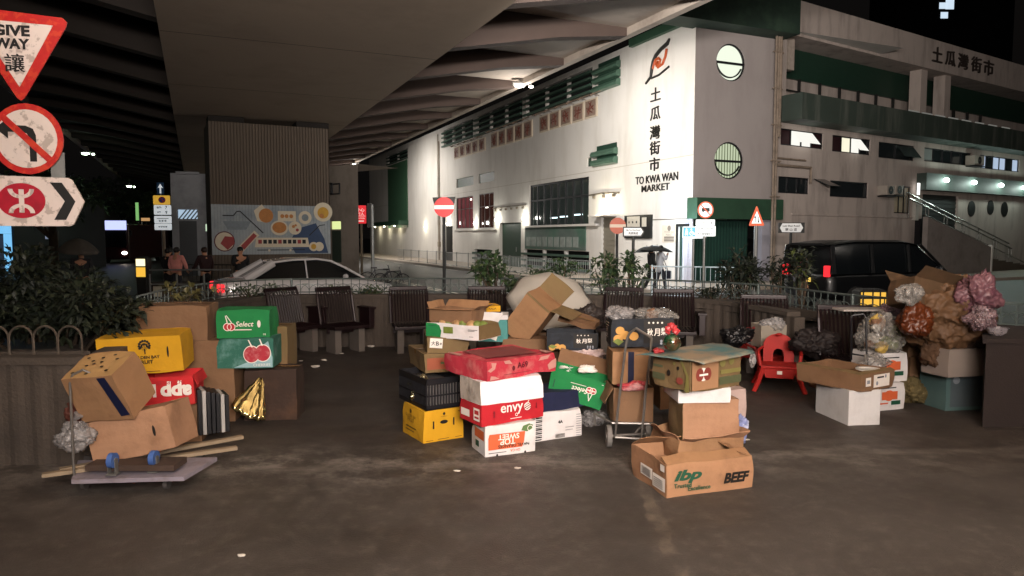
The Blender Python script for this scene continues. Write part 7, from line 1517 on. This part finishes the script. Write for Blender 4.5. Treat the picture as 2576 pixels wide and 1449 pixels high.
mb = MB(); mb.tube([P(2141.7, 890, 7.3), P(2180, 896, 7.25)], .009, 6); mb.build('cross_bar', M_black, t)
t = thing('white_board', 'white board lying across the top of the right hand seat back', 'board', at(2165, 778, 8.05, 4)); mb = MB(); mb.box((.02, 0, .0), (.58, .25, .02)); mb.build('board_panel', mat('board_white', '#a9a09a', .6, nz=.1), t)
crumple('plastic_bag', 'lilac plastic bag beside the white board', P(2238, 790, 8.0), .15, (.9, .7, .9), film('lilac_film', '#a58aa0', .9, .3), 45, nz=.4)
b = Box('foam_box', 'greyish foam box with a white bag in it behind the red chair', at(1914, 872, 8.9, 6), .36, .3, .27, mat('foam_grey', '#8d8578', .8, nz=.15), 'foam box', open_=True, tape=False, wall=.02)
crumple('plastic_bag', 'crumpled white bag filling the foam box behind the red chair', b.t.matrix_world.translation+Vector((.20, .12, .25)), .17, (1.1, .8, .7), F_WHT, 46, nz=.4)
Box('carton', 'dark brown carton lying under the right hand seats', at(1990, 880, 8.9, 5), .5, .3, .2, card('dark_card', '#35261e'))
M, w_, d_, h_ = placed((2377.6, 1034), (2472, 1030), (2326.7, 1012), 0, 938)
b = Box('storage_box', 'pale teal plastic box on the ground under the grey foam box', M, w_, d_, h_, mat('teal_plastic', '#4f6766', .5, nz=.1, stain='#4a6a68', sa=.4, sf=3), 'box', tape=False, warp=.002, side=mat('teal_plastic_side', '#4f6766'), wall=.01); z = h_+.006
b.put('f', 'print', [mat('ink_bluegrey', '#4a5458', .6), mat('ink_greywhite', '#7d8388', .6)], [('r', .1, .1, .95, .9, 0), ('e', .25, .8, .1, .1, 1)])
M, w_, d_, h_ = placed((2385, 946), (2474, 941), (2362, 938), z, 880)
Box('foam_box', 'grey white foam box with a lid line on the teal plastic box', M, w_, .34, h_, mat('foam_dull', '#857a72', .8, nz=.1), 'foam box', tape=False, warp=.002, wall=.02); ZF = z+h_
Box('carton', 'shaded brown carton left of the teal plastic box', at(2288, 960, 7.7, 3), .40, .34, .27, CB2); Box('carton', 'brown carton with torn top between the clear bag and the foam box', at(2284, 900, 7.75, -4), .42, .34, .26, CB2, open_=True, flaps=(('l', 30, .1), ('r', 20, .1)))
crumple('rubbish_bag', 'olive netting sack on the ground left of the teal box', P(2300, 985, 7.6), .17, (1.0, .8, .9), mat('olive_sack', '#5a4f30', .8, nz=.3, ns=14, bump=.6, bs=24), 48, nz=.35)
m_brb = mat('brown_bag', '#59402a', .65, nz=.25, ns=5, stain='#4a3420', sa=.5, sf=3)
crumple('rubbish_bag', 'huge brown rubbish bag heaped on the foam box at the right', P(2400, 795, 7.2)+Vector((0, .15, 0)), .50, (.95, .8, .92), m_brb, 51, nz=.3, nf=1.5, sub=6)
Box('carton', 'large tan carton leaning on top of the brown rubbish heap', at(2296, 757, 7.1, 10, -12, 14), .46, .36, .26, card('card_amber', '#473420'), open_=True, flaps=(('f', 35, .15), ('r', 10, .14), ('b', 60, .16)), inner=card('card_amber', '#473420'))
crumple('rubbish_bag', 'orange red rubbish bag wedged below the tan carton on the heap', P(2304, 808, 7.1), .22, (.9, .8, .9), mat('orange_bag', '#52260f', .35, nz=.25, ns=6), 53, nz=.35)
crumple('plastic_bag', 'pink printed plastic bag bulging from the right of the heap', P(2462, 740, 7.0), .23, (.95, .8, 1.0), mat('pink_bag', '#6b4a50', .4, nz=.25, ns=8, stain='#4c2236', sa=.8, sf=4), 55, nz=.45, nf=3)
crumple('plastic_bag', 'pale bag tied at the lower right of the pink one', P(2470, 800, 6.9), .15, (1, .8, .9), F_PNK, 57, nz=.45)
q = P(2514, 832, 6.75); t = thing('plastic_bowl', 'translucent plastic bowl on the dark planter end', 'bowl', Matrix.Translation((q.x, 6.78, .856))); mb = MB()
pr = [(.05, 0), (.075, .03), (.09, .075), (.094, .075), (.078, .026), (.05, -.001)]; n = 24
vs = [(r*math.cos(2*math.pi*i/n), r*math.sin(2*math.pi*i/n), zz+.002) for r, zz in pr[:5] for i in range(n)]
mb.add(vs, [(k*n+i, k*n+(i+1) % n, (k+1)*n+(i+1) % n, (k+1)*n+i) for k in range(4) for i in range(n)]); mb.build('bowl_shell', film('bowl_film', '#9a9296', .7), t, smooth=True)
# ---------------------------------------------------------------- left group on the flat trolley
TRY = thing('flat_trolley', 'low flat platform trolley with a pale worn deck and small wheels', 'trolley')
mb = MB(); pts = [G(179, 1207, .14), G(463, 1199, .14), G(546, 1150, .14), G(196, 1158, .14)]
vs = [(p.x, p.y, .11) for p in pts]+[(p.x, p.y, .14) for p in pts]; mb.add(vs, [(0, 1, 2, 3), (7, 6, 5, 4), (0, 4, 5, 1), (1, 5, 6, 2), (2, 6, 7, 3), (3, 7, 4, 0)]); mb.build('deck', mat('deck_lilac_grey', '#857e88', .7, nz=.2, ns=12, stain='#5d5048', sa=.7, sf=5), TRY)
for px, py in ((214, 1231), (421, 1229), (505, 1178), (225, 1180)):
    c = G(px, py); mb = MB(); mb.cyl((c.x-.014, c.y, .04), (c.x+.014, c.y, .04), .04, n=16); mb.box((c.x, c.y, .085), (.05, .05, .05)); mb.build('wheel', mat('caster_grey', '#4a4644', .6, nz=.2), TRY)
mb = MB(); p0 = G(186, 1185, .17); mb.tube([p0-Vector((0,0,.05)), p0+Vector((0, .0, .62)), p0+Vector((.02, .0, .68)), p0+Vector((.08, .02, .71)), p0+Vector((.14, .03, .68))], .009, 8); mb.build('push_handle', m_truck, TRY)
for i, (a, b_2, lb) in enumerate((((105, 1198), (597, 1128), 'near pale wooden slat sticking out from under the cartons'), ((150, 1185), (612, 1100), 'far pale wooden slat sticking out from under the cartons'))):
    p, q = G(a[0], a[1], .155), G(b_2[0], b_2[1], .155); t = thing('wooden_slat', lb, 'slat', frame(p, (q-p).normalized(), Vector((0, 0, 1)).cross((q-p).normalized()), (0, 0, 1)), 'slats on the trolley'); mb = MB(); mb.bx(0, (q-p).length, -.01, .045, -.012, .014, bev=.002); mb.build('slat_board', mat('pine_wood', '#8a7a64', .7, nz=.25, ns=14), t)
b = Box('carton', 'large tan carton with a slit handle sitting askew on the flat trolley', fitM((-3.0, 4.99, .163), (-.061, -.223, .025)), .598, .377, .311, CBP, tape=True)
b.put('f', 'handle_hole', [INK], [('p', [(.80+.018*math.cos(a), .48+.13*math.sin(a)) for a in [2*math.pi*i/14 for i in range(14)]], 0)])
b = Box('carton', 'tipped tan carton with rows of vent holes and a navy tape strip', fitM((-3.066, 5.0, .475), (.45, -.101, -.123)), .394, .31, .38, CB, tape=False, top=card('cardboard_speckled', '#a68455'))
b.put('t', 'vent_hole', [INK], [('e', x, y, .045, .028, 0) for x, y in ((.15, .2), (.45, .12), (.8, .2), (.3, .45), (.42, .5), (.55, .55), (.35, .62), (.5, .72), (.7, .8), (.82, .62), (.2, .75), (.65, .35), (.1, .9))])
b.put('f', 'tape_strip', [TAPEN], [('p', [(.70, .98), (.86, .98), (.98, .12), (.80, .10)], 0)])
b = Box('carton', 'yellow fruit carton reading GOLDEN BAY FRUIT on the left pile', fitM((-3.555, 6.05, .6), (.05, -.041, .20)), .68, .40, .32, C_YEL, tape=False)
b.put('f', 'print', [INK], [('t', .56, .44, .34, None, 'GOLDEN BAY', 0, .03), ('t', .56, .31, .17, None, 'FRUIT', 0, .03), ('p', [(.80+.012*math.cos(a)+.03, .56+.16*math.sin(a)) for a in [2*math.pi*i/12 for i in range(12)]], 0), ('r', .5, .035, .72, .05, 0), ('r', .553, .53, .567, .68, 0)]+[('e', .56+.07*math.cos(a)*.9, .76+.14*math.sin(a), .033, .033, 0) for a in [math.pi*(i/9*1.3-.15) for i in range(10)]]+[('e', .56+.035*math.cos(a), .74+.07*math.sin(a), .028, .028, 0) for a in [math.pi*i/5 for i in range(6)]]+[('p', [(.56, .6), (.56+.06*math.cos(a)-.006, .74+.1*math.sin(a)), (.56+.06*math.cos(a)+.006, .74+.1*math.sin(a))], 0) for a in [.2, .9, 1.57, 2.2, 2.9]])
Z_ = fitM((-3.168, 6.0, .34), (0, -.03, .2)); b = Box('carton', 'red apple carton with upside down white lettering on the left pile', Z_, .42, .38, .255, C_RED if False else card('bright_red_print', '#c4252a', sa=.25), tape=False, flaps=(('r', -75, .1),), open_=True)
b.put('f', 'print', [INKW, INKR], [('t', .34, .42, .60, .52, 'app', 0, .05), ('t', .84, .45, .24, .45, 'le', 0, .05), ('t', .45, .2, .5, None, 'NZ APPLES', 1, .01)], flip=True)
Box('carton', 'plain brown carton under the red apple carton', TR(-3.35, 6.05, 0, 0, 0, R(10)), .62, .45, .335, CB2)
Box('carton', 'brown carton behind the yellow one, tallest at the back left', at(341, 860, 6.75, 8), .66, .42, .34, CB2, tape=True); Box('carton', 'brown carton supporting the tall one at the back left', TR(-3.5, 6.75, 0, 0, 0, R(6)), .8, .45, .8, CB2)
M = at(545, 851, 6.85, 6); b = Box('carton', 'upright green cherry carton lettered Select on top of the teal cherry carton', M, .505, .36, .275, C_GRN, tape=False)
b.put('f', 'print', [INKW, INKR, INKG], [('t', .53, .50, .34, None, 'Select', 0, .012, .25), ('e', .21, .40, .12, .12, 1), ('e', .28, .40, .12, .12, 1), ('o', .21, .40, .12, .145, 0), ('o', .28, .40, .12, .145, 0), ('p', [(.2, .55), (.17, .8), (.185, .8), (.22, .55)], 0), ('p', [(.28, .55), (.19, .8), (.2, .82), (.30, .55)], 0), ('r', .34, .28, .66, .31, 0), ('e', .8, .5, .06, .13, 0), ('t', .9, .12, .05, None, '99', 0)])
M = at(546, 927, 6.8, 6); b = Box('carton', 'teal carton printed with two big red cherries under the green one', M, .53, .38, .29, card('teal_green_print', '#2c6355', stain='#7fa8a4', sa=.8, sf=5), tape=False)
CR = mat('cherry_red', '#a82a38', .5, nz=.15, ns=8, stain='#e0a8a4', sa=.5, sf=12); b.put('f', 'print', [INKW, CR, mat('print_pale_blue', '#8fb3b8', .6, nz=.2)], [('p', [(.3, .02), (.99, .02), (.99, .35), (.92, .9), (.7, .6), (.55, .2)], 2), ('e', .62, .46, .27, .30, 0), ('e', .82, .50, .27, .30, 0), ('e', .62, .46, .245, .27, 1), ('e', .82, .50, .245, .27, 1), ('p', [(.62, .7), (.56, .95), (.58, .95), (.65, .7)], 0), ('p', [(.8, .75), (.76, .98), (.78, .98), (.83, .75)], 0), ('t', .8, .1, .3, None, 'CHERRIES', 0)])
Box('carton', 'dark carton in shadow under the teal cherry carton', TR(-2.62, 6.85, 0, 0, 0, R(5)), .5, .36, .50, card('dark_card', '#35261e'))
Box('carton', 'tall olive brown carton at the right edge of the left pile', at(620, 1035, 7.2, 4), .42, .36, .44, CBO); Box('carton', 'upper olive brown carton at the right edge of the left pile', at(618, 930, 7.2, 2), .43, .36, .44, CBO)
# black and white striped trays stacked on edge
t = thing('tray_stack', 'stack of black and white trays standing on edge beside the tan carton', 'trays', at(500, 1096, 6.1, 32)); 
for i in range(7): mb = MB(); x = .038*i; mb.bx(x, x+.03, 0, .28, 0, .40-.012*i, bev=.004); mb.build('tray', (M_black, mat('tray_white', '#a9a6a2', .6, nz=.2))[i % 2 if i not in (3, 6) else 0], t)
# gold foil
t = thing('gold_foil_bag', 'crinkled shiny gold foil sheet hanging in front of the olive cartons', 'foil'); mb = MB(); rnd = random.Random(4); N = 12; vs = []; fs = []
top = P(662, 938, 6.9); bl = P(580, 1017, 6.6); br = P(674, 1054, 6.7)
for j in range(N+1):
    v = j/N
    for i in range(N+1):
        u = i/N; base = bl.lerp(br, u); p = top.lerp(base, v); p = p+Vector((rnd.uniform(-.008, .008), -.06*v*abs(math.sin(u*math.pi*4.5))+rnd.uniform(-.01, .01), rnd.uniform(-.008, .008)-.05*v*math.sin(u*math.pi))); vs.append(p)
for j in range(N):
    for i in range(N): fs.append((j*(N+1)+i, j*(N+1)+i+1, (j+1)*(N+1)+i+1, (j+1)*(N+1)+i))
mb.add(vs, fs); mb.build('foil_sheet', mat('gold_foil', '#c2b078', .16, metal=.95, nz=.2, ns=9), t, smooth='raw', solid=.002)
Box('carton', 'flattened pale carton piece at the foot of the olive cartons', at(690, 1022, 6.9, 5), .18, .25, .03, C_WHT, tape=False)
crumple('plastic_bag', 'white plastic bag tied to the trolley handle at the left', P(190, 1098, 4.95), .145, (1.0, .8, .78), F_WHT, 61, nz=.4, knot=(-.0, 0, .12))
crumple('mesh_sack', 'dark red brown mesh sack stuffed behind the white bag', P(205, 1040, 5.2), .13, (1.0, .8, 1.0), mat('brown_mesh', '#5a2f24', .7, nz=.4, ns=20, bump=.8, bs=40), 63, nz=.5)
UT = thing('upturned_castors', 'two blue castor wheels of an upturned dolly on the flat trolley', 'castors')
for px, py in ((283, 1158), (387, 1152)):
    c = P(px, py, 4.82 if px < 300 else 4.9); mb = MB(); mb.cyl(c-Vector((.018, 0, 0)), c+Vector((.018, 0, 0)), .052, n=24, r1=.052); w_o = mb.build('castor_wheel', mat('blue_rubber', '#3e5c96', .6, nz=.2), UT)
    mb = MB(); mb.cyl(c-Vector((.022, 0, 0)), c+Vector((.022, 0, 0)), .018, n=12); mb.build('hub', M_galv, w_o); mb = MB(); mb.bx(c.x-.028, c.x-.022, c.y-.02, c.y+.02, c.z-.09, c.z+.01); mb.bx(c.x+.022, c.x+.028, c.y-.02, c.y+.02, c.z-.09, c.z+.01); mb.bx(c.x-.035, c.x+.035, c.y-.03, c.y+.03, c.z-.1, c.z-.09); mb.build('fork', M_galv, UT)
mb = MB(); c = P(335, 1168, 4.9); mb.box((c.x, c.y+.05, .19), (.62, .2, .04)); mb.build('dolly_board', mat('dolly_wood', '#40322a', .8, nz=.3), UT)
# litter
LT_ = [(742, 909, 'white cups and paper under the first seat'), (815, 907, 'crushed white carton before the first seat'), (845, 890, 'white foam cup and plate before the second seat'), (934, 873, 'round white lid under the second seat'), (996, 857, 'small white cup beside the third seat'), (1008, 862, 'small white ball of paper beside the third seat'), (794, 924, 'flat scrap of paper furthest from the seats'), (607, 1399, 'tiny white scrap alone on the foreground asphalt'), (1419, 1099, 'small white scrap right of the 4A carton'), (1302, 1179, 'pale flat scrap in front of the orange carton'), (1150, 1186, 'tiny pale scrap in front of the yellow carton'), (1880, 1107, 'thin pale strip right of the beef stack')]
for i, (px, py, lb) in enumerate(LT_):
    q = G(px, py); r = (.035 if py < 1000 else .018)*random.uniform(.8, 1.3); t = thing('rubbish_scrap', lb, 'litter', Matrix.Translation(q), 'scraps of litter on the ground'); mb = MB()
    if i in (0, 2, 4): mb.cyl((0, 0, .002), (.01, 0, r*1.8), r*.6, r*.8, n=12); mb.disc(.08, .02, r, r*.8, .006, z0=.002)
    else: mb.ball((0, 0, r*.35), r, sc=(1.5, 1, .35), nz=.5, seed=i, sub=2)
    mb.build('paper_piece', mat('litter_white', '#cfc8bd', .6, nz=.1), t)

# loose clutter filling the gaps
M_bin = mat('bin_bag_black', '#121113', .3, nz=.2, ns=9); 
crumple('rubbish_bag', 'dark bin bag slumped under the seat left of the pale foam box', P(1855, 845, 8.6), .2, (1.1, .8, .7), M_bin, 71, nz=.45)
crumple('rubbish_bag', 'dark maroon cloth bundle between the foam box and the folding frame', P(2050, 860, 8.3), .26, (1.2, .8, .75), mat('maroon_bundle', '#150c0b', .7, nz=.3), 72, nz=.4)
crumple('rubbish_bag', 'black bin bag behind the tipped tan carton and the white umbrella', P(1480, 800, 8.2), .2, (1, .8, .8), mat('dusty_bin_bag', '#2a2422', .5, nz=.3), 73, nz=.45)
Box('carton', 'brown flap of carton lying over the left black pear carton', at(1400, 806, 7.5, -18, 10, 14), .42, .3, .05, CB2, warp=.012)
Box('carton', 'low brown carton with torn rim between the rose red carton and the hand truck', at(1462, 975, 6.9, 12, 0, -4), .34, .3, .16, CB, open_=True, flaps=(('l', 30, .1), ('f', 40, .08)), inner=CB2, warp=.012)
crumple('wrapping_paper', 'ball of white foam net on the carton between the green carton and the hand truck', P(1500, 962, 6.7), .07, (1.2, .8, .6), FOAM, 75, 'paper', nz=.5)
crumple('wrapping_paper', 'crumpled brown paper poking from the torn tan carton', P(1790, 1112, 5.55), .08, (1.8, .6, .5), CB2, 76, 'paper', nz=.6)
Box('carton', 'brown carton on the ground behind the hand truck', at(1660, 1030, 7.0, 6), .5, .36, .34, CB2, warp=.01)
crumple('plastic_bag', 'grey plastic bag slumped against the foot of the hand truck', P(1490, 1052, 6.7), .12, (1.2, .8, .8), F_WHT, 77, nz=.5)
Box('carton', 'brown produce carton on the ground behind the white foam box', at(2060, 985, 7.9, -6), .5, .34, .22, CB2, open_=True, flaps=(('f', 30, .1), ('l', 50, .1)), warp=.01)
crumple('rubbish_bag', 'brown paper sack leaning between the heap and the torn brown carton', P(2350, 890, 7.3), .17, (.9, .8, 1.2), mat('paper_sack', '#4a3422', .8, nz=.3, ns=6), 79, nz=.45)
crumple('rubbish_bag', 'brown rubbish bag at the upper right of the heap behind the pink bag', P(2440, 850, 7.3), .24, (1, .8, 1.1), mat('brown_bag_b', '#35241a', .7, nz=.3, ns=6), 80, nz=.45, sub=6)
crumple('plastic_bag', 'clear wrap over the carton at the left end of the heap', P(2290, 740, 7.0), .14, (1.2, .7, .8), F_CLR, 81, nz=.5)
